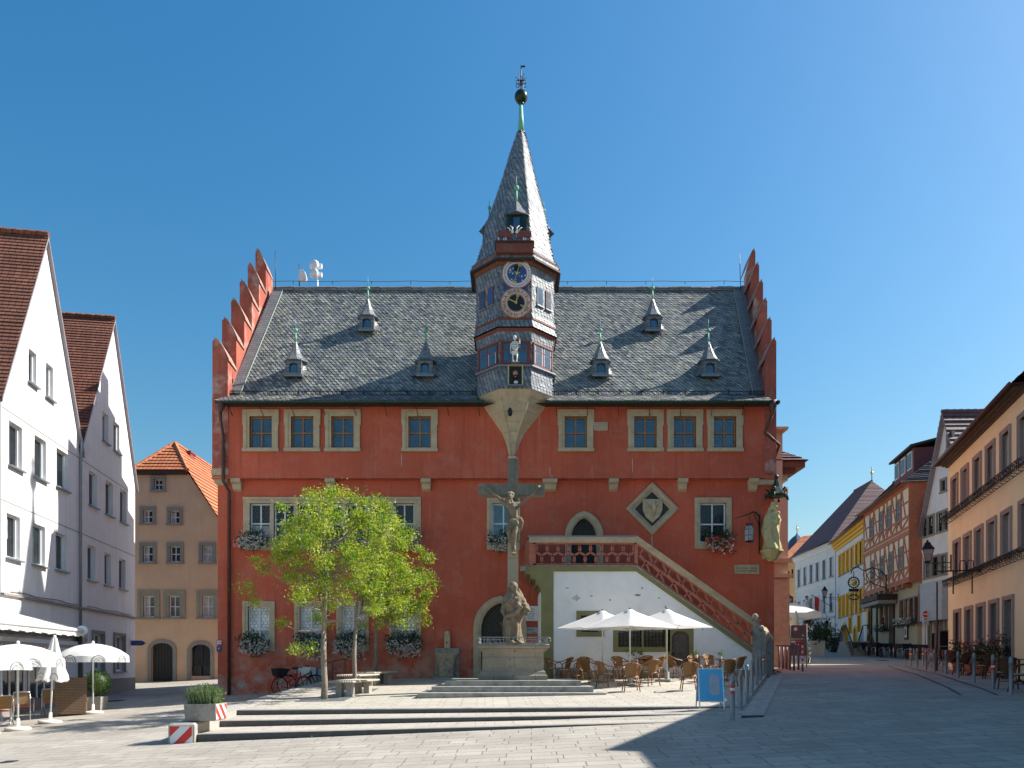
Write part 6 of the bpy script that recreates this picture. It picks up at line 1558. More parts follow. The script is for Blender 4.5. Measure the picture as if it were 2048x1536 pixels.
def flowerbox(loc,w,label,h=.6,red=False,seed=1,side=0,drop=.9):
    rnd=random.Random(seed); o=thing('flower_box',label,'flower box',loc,0,'planted window boxes of the town hall')
    b=MB(); b.box(-w/2,w/2,-.32,-.12,-.02,.17,TERRA if red else SOFFIT); b.build('box',o,uv=False)
    f=MB(); 
    for i in range(int(26*w)):
        x=rnd.uniform(-w/2,w/2); zz=rnd.uniform(.05,.38); cloud(f,(x,-.26+rnd.uniform(-.1,.06),zz),.24,26,.045,LEAFD,rnd)
    for i in range(int(20*w)):
        x=rnd.uniform(-w/2,w/2); zz=-rnd.random()**1.3*h*(1-abs(x-side)/w*drop); cloud(f,(x,-.34+rnd.uniform(-.06,.05),zz),.2,20,.042,LEAFD,rnd)
    f.build('foliage',o,uv=False)
    p=MB()
    for i in range(int(150*w)):
        x=rnd.uniform(-w/2-.05,w/2+.05); u=rnd.random(); zz=rnd.uniform(-h,.22)*(1-abs(x-side)/w*.6); c=V(x,-.46+rnd.uniform(-.07,.05),zz)
        mt=PETW if not red or rnd.random()<.45 else PETR
        for _ in range(5): leafquad(p,c+V(rnd.gauss(0,.022),rnd.gauss(0,.02),rnd.gauss(0,.022)),.034,mt,rnd)
    p.build('blossom',o,uv=False)
    return o
names=['white-flowering box under the first lower window from the left corner pipe','white-flowering box under the second lower window, right behind the front tree trunk','white-flowering box under the third lower window, trailing low to its right','white-flowering box under the fourth lower window, widest and left of the fountain']
for i,(px,pw,py) in enumerate(((515,1.0,1290),(622,1.0,1288),(704,1.15,1288),(808,1.25,1290))):
    flowerbox((X(px,29.95),29.95,Z(py,29.95)),pw,names[i],[.42,.72,.7,.55][i],False,40+i,[-.0,.1,.3,.2][i])
flowerbox((X(512,29.95),29.95,Z(1086,29.95)),1.0,'white-flowering box at the left end of the long middle-storey window',.35,False,50)
flowerbox((X(650,29.95),29.95,Z(1086,29.95)),2.6,'long white-flowering box in the middle of the long window, hidden by the front tree',.3,False,51)
flowerbox((X(812,29.95),29.95,Z(1086,29.95)),.95,'white-flowering box at the right end of the long middle-storey window',.35,False,52,-.2)
flowerbox((X(1003,29.95),29.95,Z(1086,29.95)),.95,'white-flowering box under the narrow window behind the cross',.4,False,53)
flowerbox((X(1434,29.95),29.95,Z(1086,29.95)),1.0,'red and white flowers trailing from a terracotta box under the right middle window',.55,True,54,.3)
# planter block and lavender
blk=thing('barrier_block','concrete end block with red and white warning board at the foot of the ramp wall','concrete block',(-6.85,15.9,-.05))
m=MB(); m.rings([[(-.27,-.05,-.1),(.27,-.05,-.1),(.27,.75,-.1),(-.27,.75,-.1)],[(-.27,-.05,.40),(.27,-.05,.40),(.27,.75,.43),(-.27,.75,.43)],[(-.23,-.01,.44),(.23,-.01,.44),(.23,.75,.47),(-.23,.75,.47)]],CONC); m.build('block',blk)
def stripes(m,x0,x1,y,z0,z1,ang=1,n=4):
    m.box(x0,x1,y,y+.01,z0,z1,WHITE); H=z1-z0; w=(x1-x0+H)/(n*2)
    out=[(x0,z0),(x1,z0),(x1,z1),(x0,z1)]
    for i in range(n+1):
        a=x0-H+i*2*w; q=[(a,z0),(a+w,z0),(a+w+H,z1),(a+H,z1)]
        if ang<0: q=[(x0+x1-u,v) for u,v in q][::-1]
        c=clip(q,out)
        if len(c)>2: m.face([(u,y-.003,v) for u,v in c],SIGNR)
m=MB(); stripes(m,-.23,.23,-.065,-.02,.38,1,2); m.build('warning_board',blk)
pl=thing('lavender_planter','weathered concrete trough of lavender with striped side standing on the end block','planter',(-6.55,16.35,.42))
m=MB(); m.rings([[(-.33,-.25,.0),(.30,-.25,.0),(.30,.35,.0),(-.33,.35,.0)],[(-.35,-.27,.36),(.32,-.27,.36),(.32,.37,.36),(-.35,.37,.36)],[(-.30,-.22,.36),(.27,-.22,.36),(.27,.32,.36),(-.30,.32,.36)],[(-.30,-.22,.3),(.27,-.22,.3),(.27,.32,.3),(-.30,.32,.3)]],GSTONE); m.build('trough',pl)
m=MB(Matrix.Translation((.322,0,0))@Matrix.Rotation(PI/2,4,'Z')); stripes(m,-.24,.33,-.002,.03,.34,-1,3); m.build('warning_board',pl)
m=MB(); rnd=random.Random(5)
for i in range(520):
    x,y=rnd.uniform(-.28,.26),rnd.uniform(-.2,.3); l=rnd.uniform(.28,.52)*(1-.3*abs(x)/.3); a=rnd.uniform(-.25,.25)+x*.7; b=rnd.uniform(-.3,.3)-.2
    p=V(x,y,.3); q=p+V(a*l,b*l,l); m.face([p+V(-.006,0,0),p+V(.006,0,0),q+V(.003,0,0),q+V(-.003,0,0)],LAV)
    for k in range(9): t=rnd.uniform(.15,1); leafquad(m,p.lerp(q,t),.022,LAV,rnd)
m.build('lavender',pl,uv=False)
# ramp wall along the terrace edge
m=MB(); L=[(16.64,-6.85+.0),(19.4,-7.24),(23,-7.18),(27.2,-7.05),(29.0,-7.0)]
rs=[]
for y,x in L: 
    zt=max(.46+.052*(y-19.4),.42)+.012*(y-16.6)*0; zt=.435+.0*(y) if y<17 else T(x+.3,y)+.012
    g=G(x,y)-.2; rs.append([(x-.27,y,g),(x-.27,y,zt),(x+.26,y,zt),(x+.26,y,g)])
m.rings(rs,CONC); m.build('ramp_wall',None,label='low pale concrete wall running back along the left edge of the terrace',cat='wall')
# ================= bollards
def bollard(name,band):
    o=thing('bollard','x','bollard'); m=MB(); m.lathe([(.05,-.1),(.05,.0),(.047,.005),(.047,.74),(.050,.745),(.050,.80),(.046,.81),(.046,.855),(.040,.885),(.025,.905),(.0,.91)],(0,0,0),ZINC,14); m.build('post',o,uv=False)
    if band:
        b=MB(); 
        for i,(z0,z1) in enumerate(((.50,.565),(.565,.62),(.62,.68))): b.lathe([(.0485,z0),(.0485,z1)],(0,0,0),WHITE if i==1 else SIGNR,14,cap=False)
        b.build('reflective_band',o,uv=False)
    return o
b0,b1=bollard('a',0),bollard('b',1)
def bol(px,py,h,band,label,group):
    d=.9*F/h; x=X(px,d); z=max(G(x,d),T(x,d) if px<1540 else 0); o=again(b1 if band else b0,label,(x,d,z)); o['group']=group
BL=[(1465,88,1,'banded red and white bollard nearest the blue board, first of the terrace row'),(1481,79,0,'plain bollard right behind the first banded one in the terrace row'),(1494,72,0,'third bollard of the terrace row counting from the blue board'),(1504,65,0,'fourth bollard of the terrace row counting from the blue board'),(1514,58,0,'fifth bollard of the terrace row, in front of the stair foot'),(1521,54,0,'sixth bollard of the terrace row, beside the stair foot wall'),(1527,50,1,'banded bollard at the far end of the terrace row by the red wall')]
for px,h,b,l in BL: bol(px,0,h,b,l,'bollards along the right edge of the terrace')
BR=[(2022,76,0,'plain bollard at the right edge of the photo beside the dark rattan chairs'),(1986,68,1,'banded bollard in front of the dark rattan chairs, nearest of the street row'),(1948,60,0,'plain bollard next behind the near banded one in the street row'),(1916,53,0,'third bollard back from the right edge in the street row, by a rattan chair'),(1892,48,0,'fourth bollard back in the street row, in front of the café tables'),(1869,45,0,'fifth bollard back in the street row, in front of the folding tables'),(1852,42,0,'sixth bollard back in the street row near the no entry sign'),(1834,39,0,'last plain bollard of the street row, next to the far banded one'),(1821,36.5,1,'far banded bollard ending the street row near the black tables'),(1846,36,1,'far banded bollard standing just behind the foot of the no entry sign')]
for px,h,b,l in BR: bol(px,0,h,b,l,'bollards along the right side of the street')
# purple-grey iron hoops by the town hall corner
hoop=None
HP=plain('mauve_steel',(.13,.10,.13),.5,.1,10,0)
for i,px in enumerate((1558,1566,1573,1580,1588,1597)):
    d=35.2-i*.75 if i<5 else 33.2; x=X(px,d); z=G(x,d)
    if hoop is None:
        hoop=thing('iron_post','x','post'); m=MB(); m.tube([(0,0,-.1),(0,0,1.05)],.045,HP,8); m.box(-.16,.05,-.04,.04,1.0,1.06,HP); m.build('post_body',hoop,uv=False)
    o=again(hoop,['mauve iron post touching the red corner of the town hall','second mauve iron post out from the town hall corner','third mauve iron post out from the town hall corner','fourth mauve iron post, left of the map board','mauve iron post standing under the grey map board','short mauve iron post between map board and striped post'][i],(x,d,z)); o['group']='mauve iron posts beside the town hall'
d=31.5; x=X(1605,d); o=thing('striped_post','red and white striped bent post beside the grey map board','post',(x,d,G(x,d))); m=MB(); 
for i in range(8): m.tube([(0,0,.3+.11*i),(0,0,.41+.11*i)],.042,SIGNR if i%2 else WHITE,8)
m.tube([(0,0,-.05),(0,0,.3)],.04,HP,8); m.tube([(0,0,1.15),(-.06,0,1.2),(-.3,0,1.21)],.045,SIGNR,8); m.tube([(-.3,0,1.21),(-.45,0,1.21)],.045,WHITE,8); m.build('post_body',o,uv=False)
d=36; x=X(1597,d); o=thing('map_board','grey information board on two posts with small pale pictograms','sign board',(x,d,G(x,d))); m=MB(); w=.38
for s in (-1,1): m.tube([(s*w,0,-.1),(s*w,0,2.05)],.03,GREYST,6)
m.build('post',o,uv=False)
m=MB(); m.box(-w+.03,w-.03,-.03,.03,.55,1.32,plain('board_grey',(.12,.11,.11),.5)); m.box(-w+.03,w-.03,-.03,.03,1.35,1.98,plain('board_grey',(.12,.11,.11),.5)); m.text('12',.24,WHITE,Matrix.Translation((-.08,-.034,1.1))); m.disc((-.15,1.8),0,.09,-.036,-.03,WHITE,8); m.disc((-.02,1.86),0,.06,-.036,-.03,PETR,8); m.disc((.2,1.5),0,.06,-.036,-.03,WHITE,3); m.disc((.2,.85),0,.06,-.036,-.03,WHITE,3); m.build('panel',o,uv=False)
# no entry sign
d=46; x=X(1850.5,d); o=thing('no_entry_sign','round red no entry sign with two white plates on a steel pole','traffic sign',(x,d,G(x,d))); z0=G(x,d)
m=MB(); m.tube([(0,0,-.1),(0,0,Z(1222,d)-z0)],.03,ZINC,8); m.build('pole',o,uv=False)
m=MB(); c=Z(1228.5,d)-z0; m.disc((0,c),0,.21,-.06,-.035,SIGNR,32); m.disc((0,c),.20,.215,-.064,-.035,WHITE,32); m.box(-.155,.155,-.067,-.06,c-.035,c+.035,WHITE); m.build('sign_disc',o,uv=False)
m=MB(); m.box(-.19,.19,-.05,-.03,c-.36,c-.22,WHITE); m.box(-.10,.05,-.056,-.05,c-.32,c-.26,BLACK); m.box(.05,.11,-.056,-.05,c-.32,c-.275,BLACK); m.box(-.19,.19,-.05,-.03,c-.66,c-.375,WHITE); m.disc((0,c-.50),.065,.08,-.055,-.05,BLACK,16); m.bar((-.045,-.054,c-.50),(.09,-.054,c-.46),.012,.004,BLACK,(0,1,0)); m.text('frei',.08,BLACK,Matrix.Translation((0,-.052,c-.61))); m.build('sign_plate',o,uv=False)
d=31.8; x=X(1874,d); o=thing('flag_pole','tall thin brown steel pole with a black menu cabinet beside the cream house','pole',(x,d,G(x,d))); m=MB(); m.tube([(0,0,-.1),(0,0,Z(1164,d)-G(x,d))],.035,PIPE,8); m.build('pole',o,uv=False)
m=MB(); m.box(.04,.42,-.1,.1,.45,Z(1260,d)-G(x,d),GREYST); m.box(.07,.39,-.11,-.101,.5,1.0,BLACK); m.box(.07,.39,-.11,-.101,1.05,Z(1261,d)-G(x,d)-.03,BLACK); m.build('cabinet',o,uv=False)
# A-board
d=17.7; x=X(1420,d); ab=thing('advertising_board','sky-blue folding board with a blank grey patch standing on the terrace','board',(x,d,T(x,d))); w=.28
for s in (1,-1):
    m=MB(Matrix.Rotation(R(7)*s,4,'X')@Matrix.Translation((0,0,0))) if 0 else MB()
    y=lambda z:-s*(.02+.16*(1-z/.92))
    m.rings([[(-w,y(z)-.012,z),(w,y(z)-.012,z),(w,y(z)+.012,z),(-w,y(z)+.012,z)] for z in (.16,.90)],BLUES)
    for q in (-1,1): m.bar((q*w,y(0),0),(q*w,y(.92),.92),.025,.03,ALU)
    for z in (.16,.91): m.bar((-w,y(z),z),(w,y(z),z),.03,.02,ALU)
    if s>0:
        pts=[(.0,.30),(.14,.30),(.17,.36),(.17,.68),(.13,.78),(.03,.80),(-.05,.76),(-.07,.62),(-.06,.38)]; m.face([(a+.02,y(b)-.015,b) for a,b in pts],GREYB2)
    m.build('panel',ab,uv=False)
# antennas on the roof
d=35.2
o=thing('dish_antenna','round white microwave dish pair on a pole above the left roof ridge','antenna',(X(635,d),d,ZR+.1)); m=MB(); m.tube([(0,0,-1.3),(0,0,1.5)],.04,WHITE,6); 
for z in (1.3,.9): m.lathe([(.0,-.07),(.21,-.06),(.23,0),(.2,.06),(0,.08)],(0,0,0),WHITE,18,M=Matrix.Translation((-.14,-.12,z))@Matrix.Rotation(R(80),4,'X')@Matrix.Rotation(R(-25),4,'Y')); m.box(-.05,.2,-.05,.1,z-.1,z+.1,WHITE)
m.build('dish',o,uv=False)
o=thing('radio_antenna','small white dish in side view beside the left stepped gable','antenna',(X(603,d),d,ZR+.45)); m=MB(); m.tube([(-.1,0,-1.2),(-.1,0,1.05)],.025,IRON,6); m.box(-.1,.1,-.08,.08,.25,.75,WHITE); m.lathe([(.0,-.08),(.26,-.06),(.28,.0),(.2,.08),(0,.09)],(0,0,0),WHITE,16,M=Matrix.Translation((.12,0,.5))@Matrix.Rotation(R(75),4,'Y')); m.build('dish',o,uv=False)
# wall signs by the lower door
m=MB(); w,h=.32,.29; P=[(w-.06+.06*math.cos(a)*1,h-.06+.06*math.sin(a)) for a in [R(x) for x in (0,30,60,90)]]
pts=P+[(-a,b) for a,b in P[::-1]]+[(-a,-b) for a,b in P]+[(a,-b) for a,b in P[::-1]]
m.prism([(a,-.02,b) for a,b in pts],(0,.02,0),WHITE)
for i,t in enumerate(['Amtliche','Bekannt-','machungen','der Stadt','Rathaus']): m.text(t,.07,DWOOD,Matrix.Translation((0,-.024,.17-.09*i)))
m.build('notice_plate',None,(X(1062,29.97),29.97,Z(1227,30)),label='rounded white notice plate beside the pointed ground door',cat='sign')
m=MB(); m.box(-.36,.36,-.02,.0,-.12,.12,GREYB); m.text('Rathaus',.12,DWOOD,Matrix.Translation((-.13,-.024,.04))); m.text('Marktplatz 1',.05,DWOOD,Matrix.Translation((.1,-.024,-.07))); m.build('name_plate',None,(X(1063,29.97),29.97,Z(1261,30)),label='small grey plate reading Rathaus below the rounded white notice',cat='sign')
m=MB(); m.box(-.11,.11,-.02,0,.02,.22,WHITE); m.box(-.11,.11,-.024,-.02,.19,.22,SIGNR); m.box(-.11,.11,-.024,-.02,.02,.05,SIGNR);m.box(-.11,-.09,-.023,-.02,.02,.22,SIGNR);m.box(.09,.11,-.023,-.02,.02,.22,SIGNR); m.box(-.09,.09,-.02,0,-.24,-.02,NAVY); m.text('H 100',.06,BLACK,Matrix.Translation((0,-.025,.12))); m.text('P',.12,WHITE,Matrix.Translation((0,-.024,-.13)))
m.build('hydrant_plate',None,(X(438,29.97),29.97,Z(1291,30)),label='little red-edged white plate over a blue one near the left corner pipe',cat='sign')
m=MB(); m.box(-.14,.14,-.12,0,-.14,.14,plain('pink_box',(.6,.16,.13),.6,.05,8)); m.box(-.13,.13,-.13,-.12,-.13,.13,plain('pink_box',(.6,.16,.13))); m.build('alarm_box',None,(X(475,29.97),29.97,Z(1088,30)),label='small pinkish alarm box on the red wall left of the long window',cat='box')
# ================= rattan chairs (sitter faces -y)
def rattan(name,weave,frame,seatm):
    o=thing(name,'x','chair')
    m=MB(); n=14; P=[(.22*math.cos(2*PI*j/n),.21*math.sin(2*PI*j/n)) for j in range(n)]
    m.rings([[(a,b,z) for a,b in P] for z in (.40,.43)],weave); m.rings([[(a*.93,b*.93,z) for a,b in P] for z in (.43,.465)],seatm); m.build('seat',o)
    for sx in (-1,1):
        for sy,nm in ((-1,'leg'),(1,'leg')):
            l=MB(); l.tube([(sx*.17,sy*.16,.42),(sx*.20,sy*.19,.22),(sx*.23,sy*.23,0)],.017,frame,7); 
            l.build(nm,o,uv=False)
    f=MB(); ring=[(.19*math.cos(2*PI*j/16),.18*math.sin(2*PI*j/16),.2) for j in range(17)]; f.tube(ring,.010,frame,5); 
    ring=[(.225*math.cos(2*PI*j/16),.215*math.sin(2*PI*j/16),.415) for j in range(17)]; f.tube(ring,.016,frame,6)
    f.build('stretcher',o,uv=False)
    A=[(-.26,-.20,.42),(-.29,-.20,.58),(-.295,-.08,.655),(-.285,.10,.69),(-.24,.24,.76),(-.13,.31,.815),(0,.33,.83)]
    A+= [(-a,b,c) for a,b,c in A[-2::-1]]
    f=MB(); f.tube(A,.018,frame,7); f.build('armrest',o,uv=False)
    b=MB(); rows=[]
    for z,yy,w in ((.43,.19,.16),(.55,.235,.18),(.68,.275,.20),(.80,.315,.19)):
        rows.append([(w*(-1+2*i/8),yy-.10*(abs(-1+2*i/8)**2),z) for i in range(9)])
    for off in (0,.012):
        b.rings([[ (x,y+off,z) for x,y,z in r] for r in rows],weave,False,True,False)
    b.build('backrest',o)
    return o
def cafetable(name,top,leg,r=.36,h=.73,feet=4,rim=None):
    o=thing(name,'x','table'); m=MB(); m.lathe([(0,h-.03),(r,h-.03),(r+.005,h-.015),(r,h),(0,h)],(0,0,0),top,22,False); m.build('tabletop',o,uv=False)
    m=MB(); m.tube([(0,0,.05),(0,0,h-.03)],.03,leg,8); m.build('column',o,uv=False)
    m=MB(); 
    for i in range(feet): a=2*PI*i/feet+.5; m.tube([(0,0,.12),(.14*math.cos(a),.14*math.sin(a),.06),(.27*math.cos(a),.27*math.sin(a),.015)],.018,leg,6)
    m.build('foot',o,uv=False); return o
TOPW=plain('table_top_brown',(.20,.10,.05),.35,.15,10,.05)
def tplant():
    rnd=random.Random(9); o=thing('potted_plant','x','potted plant'); m=MB(); m.lathe([(.045,0),(.065,.11),(.058,.11),(.05,.09)],(0,0,0),POT,12); m.build('pot',o,uv=False)
    m=MB(); 
    for i in range(14): cloud(m,(rnd.uniform(-.07,.07),rnd.uniform(-.07,.07),rnd.uniform(.12,.24)),.09,12,.022,LEAFB,rnd)
    m.build('foliage',o,uv=False); return o
ch=rattan('rattan_chair',RATT,RATF,plain('seat_cushion',(.42,.34,.27),.8,.15,9)); tb=cafetable('cafe_table',TOPW,RATF,.38); tpn=tplant()
CH=[ # px, base py, rotation, label
(1262,1383,180,'rattan chair with its woven back to the viewer in front of the middle parasol'),
(1212,1376,115,'rattan chair turned sideways just left of the one in front of the middle parasol'),
(1300,1372,205,'rattan chair angled right behind the one in front of the middle parasol'),
(1313,1360,235,'rattan chair with cushion facing left under the gap between middle and right parasol'),
(1240,1352,20,'rattan chair on the far side of the middle table, facing the viewer'),
(1292,1350,-20,'rattan chair beside the middle parasol pole on its right, facing the viewer'),
(1150,1362,235,'rattan chair left of the left parasol pole, seen from its side'),
(1178,1368,130,'rattan chair between the left parasol pole and the left table'),
(1107,1354,60,'leftmost rattan chair, next to the pedestal of the cross'),
(1128,1360,240,'second rattan chair from the cross pedestal, its back turned right'),
(1172,1346,10,'rattan chair against the white wall behind the left table'),
(1350,1358,110,'rattan chair just right of the right parasol pole'),
(1378,1381,175,'rattan chair half hidden behind the left edge of the blue board'),
(1392,1352,0,'rattan chair by the wall behind the right table'),
(1455,1372,190,'rattan chair partly hidden behind the right edge of the blue board'),
(1472,1362,225,'rightmost rattan chair of the terrace, beside the third bollard'),
(1424,1350,20,'rattan chair behind the blue board against the wall')]
def tat(px,py):   # point of the terrace seen at a pixel
    lo,hi=12.,40.
    for _ in range(40):
        d=(lo+hi)/2
        if Z(py,d)<T(X(px,d),d): hi=d
        else: lo=d
    return (X(px,hi),hi,T(X(px,hi),hi))
def gat(px,py):
    d=10.
    while d<90:
        if Z(py,d)<=G(X(px,d),d): break
        d+=.02
    return (X(px,d),d,G(X(px,d),d))
for px,py,r,l in CH:
    p=tat(px,py); p=(p[0],min(p[1],27.3),0); p=(X(px,p[1]),p[1],T(X(px,p[1]),p[1]))
    o=again(ch,l,p,R(r)); o['group']='rattan chairs on the terrace'
for px,py,l,pl in ((1182,1354,'round café table under the left parasol','small potted herb on the table under the left parasol'),(1134,1349,'round café table next to the cross pedestal','small potted herb on the table next to the cross pedestal'),(1262,1366,'round café table under the middle parasol','taller potted herb on the table under the middle parasol'),(1280,1356,'round café table just behind the middle parasol pole','potted herb on the table just behind the middle parasol pole'),(1392,1358,'round café table right of the right parasol pole','potted herb on the table right of the right parasol pole'),(1440,1362,'round café table behind the blue board','potted herb on the table behind the blue board')):
    p=tat(px,py); o=again(tb,l,p,random.random()); o['group']='café tables on the terrace'
    o=again(tpn,pl,(p[0]+.0,p[1]-.05,p[2]+.73),random.random()*6); o['group']='potted herbs on the café tables'; s=1.0 if 'taller' not in pl else 1.6; o.scale=(s,s,s)
# ================= big square parasols
def parasol():
    o=thing('parasol','x','parasol'); h=2.42; m=MB(); m.tube([(0,0,.0),(0,0,h+.02)],.026,plain('pale_pole',(.6,.58,.54),.5,.05),8); m.build('pole',o,uv=False)
    m=MB(); m.box(-.30,.30,-.30,.30,0,.07,CONC); m.box(-.06,.06,-.06,.06,.07,.32,CONC); m.build('base',o,uv=False)
    m=MB(); w=1.12; zr=h-.58; C=[(-w,-w),(w,-w),(w,w),(-w,w)]; N=8
    def pt(a,t):    # a in 0..4 around the square, t 0 top ..1 rim
        i=int(a)%4; f=a-int(a); c0,c1=C[i],C[(i+1)%4]; x=lerp(c0[0],c1[0],f); y=lerp(c0[1],c1[1],f); s=.13+.87*t
        sag=.02*math.sin(PI*t)*(math.sin(PI*f)); z=h-.06-(.52*t)-sag; inn=1-.03*math.sin(PI*f)*t
        return (x*s*inn,y*s*inn,z)
    vs=[[pt(4*i/32,j/8) for i in range(32)] for j in range(9)]
    m.rings(vs,CANV,False,True); m.rings([vs[-1],[(x*1.0,y*1.0,z-.015) for x,y,z in vs[-1]]],CANV,False)
    m.build('canopy',o,uv=False)
    m=MB(); 
    m.rings([[(r*math.cos(2*PI*j/16)*(1+.1*math.sin(j*5)),r*math.sin(2*PI*j/16)*(1+.1*math.sin(j*3)),z) for j in range(16)] for r,z in ((.22,h-.12),(.17,h-.04),(.05,h+.03))],CANV,True,True); m.ball((0,0,h+.05),.035,BLACK,8)
    m.build('vent_cap',o,uv=False)
    m=MB()
    for c in C: m.bar((0,0,h-.12),(c[0]*.97,c[1]*.97,zr-.03),.02,.03,plain('pale_pole',(.6,.58,.54)))
    m.build('rib',o,uv=False); return o
pa=parasol()
def put_par(px,d,l,r=0):
    x=X(px,d); return again(pa,l,(x,d,T(x,d)),r)
for px,d,l,r in ((1205,26.3,'left of the three white parasols in front of the white stair wall',.75),(1260,24.6,'middle and nearest of the three white parasols in front of the stair wall',.70),(1334,26.0,'right of the three white parasols, its pole standing clear in front of the cellar door',.85)):
    o=put_par(px,d,l,r); o['group']='white parasols on the terrace'
# ================= fluttering round parasols with grey print on the left
ARCG=plain('grey_print',(.25,.26,.28),.8,.1,8,0)
def rparasol(r=1.0,h=2.25,closed=False):
    o=thing('parasol','x','parasol'); m=MB(); m.tube([(0,0,.0),(0,0,h)],.024,WHITE,8); m.build('pole',o,uv=False)
    m=MB(); m.lathe([(0,.0),(.30,0),(.31,.04),(.26,.075),(.05,.10),(.04,.3),(0,.3)],(0,0,0),plain('beige_base',(.62,.56,.48),.7,.1,5),20); m.build('base',o,uv=False)
    m=MB(); nseg=8
    if not closed:
        prof=[(.02,h),(.25,h-.03),(.5,h-.09),(.75,h-.20),(.93,h-.33),(1.,h-.40)]
        rs=[]
        for a,z in prof:
            L=[]
            for j in range(nseg*4):
                t=(j%4)/4; s=1-.045*math.sin(PI*t)*a; L.append((a*r*s*math.cos(2*PI*j/(nseg*4)),a*r*s*math.sin(2*PI*j/(nseg*4)),z-.02*math.sin(PI*t)*a))
            rs.append(L)
        m.rings(rs,CANV,False,True)
        fl=[(x*1.01,y*1.01,z-.20+.03*math.sin(PI*((j%4)/4))) for j,(x,y,z) in enumerate(rs[-1])]; m.rings([rs[-1],fl],CANV,False,True)
        m.build('canopy',o,uv=False)
        for k in range(nseg):
            q=MB(); a0=2*PI*(k+.5)/nseg
            for rr,wd in ((.17,.035),(.11,.02)):
                P=[]
                for i in range(13):
                    b=PI*i/12; u=math.cos(b)*rr*1.1; v=math.sin(b)*rr*1.25; ang=a0+u/r; z=h-.60+v; 
                    k_=min(1,max(0,(z-(h-.42))/.2)); R0=r*(1.005*.965 if z<h-.4 else lerp(.965,.84,k_))+.012
                    P.append((V(math.cos(ang)*R0,math.sin(ang)*R0,z)))
                for i in range(12):
                    a,b=P[i],P[i+1]; d=(b-a).normalized(); nn=V(a.x,a.y,0).normalized(); s=d.cross(nn)*wd/2; q.face([a-s,b-s,b+s,a+s],ARCG)
            M=Matrix.Translation(V(math.cos(a0)*(r*.975),math.sin(a0)*(r*.975),h-.53))@Matrix.Rotation(a0+PI/2,4,'Z'); q.text('IQ',.09,ARCG,M,.001); q.build('printed_arch',o,uv=False)
        q=MB()
        for k in range(nseg): a=2*PI*k/nseg; q.tube([(0,0,h-.35),(math.cos(a)*r*.5,math.sin(a)*r*.5,h-.12)],.008,WHITE,4); q.tube([(0,0,h-.02),(math.cos(a)*r*.5,math.sin(a)*r*.5,h-.11),(math.cos(a)*r*.98,math.sin(a)*r*.98,h-.42)],.007,WHITE,4)
        q.build('rib',o,uv=False)
    else:
        rs=[]
        for a,z in ((.05,h),(.10,h-.25),(.17,h-.55),(.24,h-.85),(.31,h-1.1),(.33,h-1.22)):
            rs.append([(a*(1+.28*math.sin(j*PI/2.5))*math.cos(2*PI*j/30),a*(1+.28*math.sin(j*PI/2.5+.5))*math.sin(2*PI*j/30),z+(.05*math.sin(j*1.9) if a>.3 else 0)) for j in range(30)])
        m.rings(rs,CANV,False,True); m.build('canopy',o,uv=False)
        q=MB(); 
        for x0 in (-.2,.12): q.strip([(x0+.10*math.cos(PI*i/10),h-1.18+.17*math.sin(PI*i/10)) for i in range(11)],.025,-.36,-.355,ARCG)
        q.text('IQ',.09,ARCG,Matrix.Translation((-.2,-.36,h-1.13)),.001); q.build('printed_arches',o,uv=False)
    q=MB(); q.ball((0,0,h+.03),.045,WHITE,10,(1,1,1.2)); q.build('knob',o,uv=False); return o
rp=rparasol(1.05,2.22)
for px,py,l,s in ((186,1427,'white printed parasol standing alone beside the wicker beach chair',1.0),(36,1460,'white printed parasol near the left edge with its pole by the metal chairs',1.02)):
    p=gat(px,py); o=again(rp,l,p,.25 if s==1 else .5); o['group']='white parasols with grey arches'; o.scale=(s,s,s)
o=again(rp,'white printed parasol cut off by the left edge of the photo',(X(-28,19.2),19.2,G(-13,19.2)),.1); o['group']='white parasols with grey arches'
cp=rparasol(1.0,2.42,True); p=gat(100,1446); again(cp,'folded white parasol hanging slack between the open ones',p,0).rotation_euler=(R(-1),R(2.5),.3)
# ================= aluminium chairs with tan sling
def metchair():
    o=thing('metal_chair','x','chair')
    for s in (-1,1):
        f=MB(); f.tube([(s*.24,-.24,0),(s*.25,-.22,.35),(s*.265,-.20,.60),(s*.27,-.12,.655),(s*.265,.05,.66),(s*.24,.18,.68),(s*.21,.24,.72)],.014,ALU,8); f.tube([(s*.22,.28,0),(s*.215,.20,.42),(s*.21,.24,.80)],.014,ALU,8); f.build('leg',o,uv=False)
    m=MB(); m.rings([[(x,y,z+.005*math.cos(x*9)) for x,y,z in ((-.22,-.2,zz),(.22,-.2,zz),(.21,.2,zz-.02),(-.21,.2,zz-.02))] for zz in (.425,.445)],SEATR); m.build('seat',o)
    m=MB(); m.rings([[(-.21,.20,.48),(.21,.20,.48),(.21,.215,.48),(-.21,.215,.48)],[(-.21,.235,.84),(.21,.235,.84),(.21,.25,.84),(-.21,.25,.84)]],TANW); m.tube([(-.21,.24,.80),(-.2,.25,.845),(0,.265,.855),(.2,.25,.845),(.21,.24,.80)],.014,ALU,8); m.build('backrest',o)
    return o
mc=metchair(); mt=cafetable('metal_table',plain('table_top_dark',(.10,.09,.08),.25,.2,10),ALU,.36,.74)
for px,py,r,l in ((46,1440,205,'metal chair with red-orange seat between the two near parasol poles'),(103,1432,200,'metal chair with tan back behind the folded parasol'),(-2,1452,250,'metal chair cut by the left edge beside the near table'),(18,1424,150,'metal chair further back at the left edge'),(64,1415,20,'metal chair in shade behind the near table')):
    p=gat(px,py); o=again(mc,l,p,R(r)); o['group']='metal café chairs at the left'
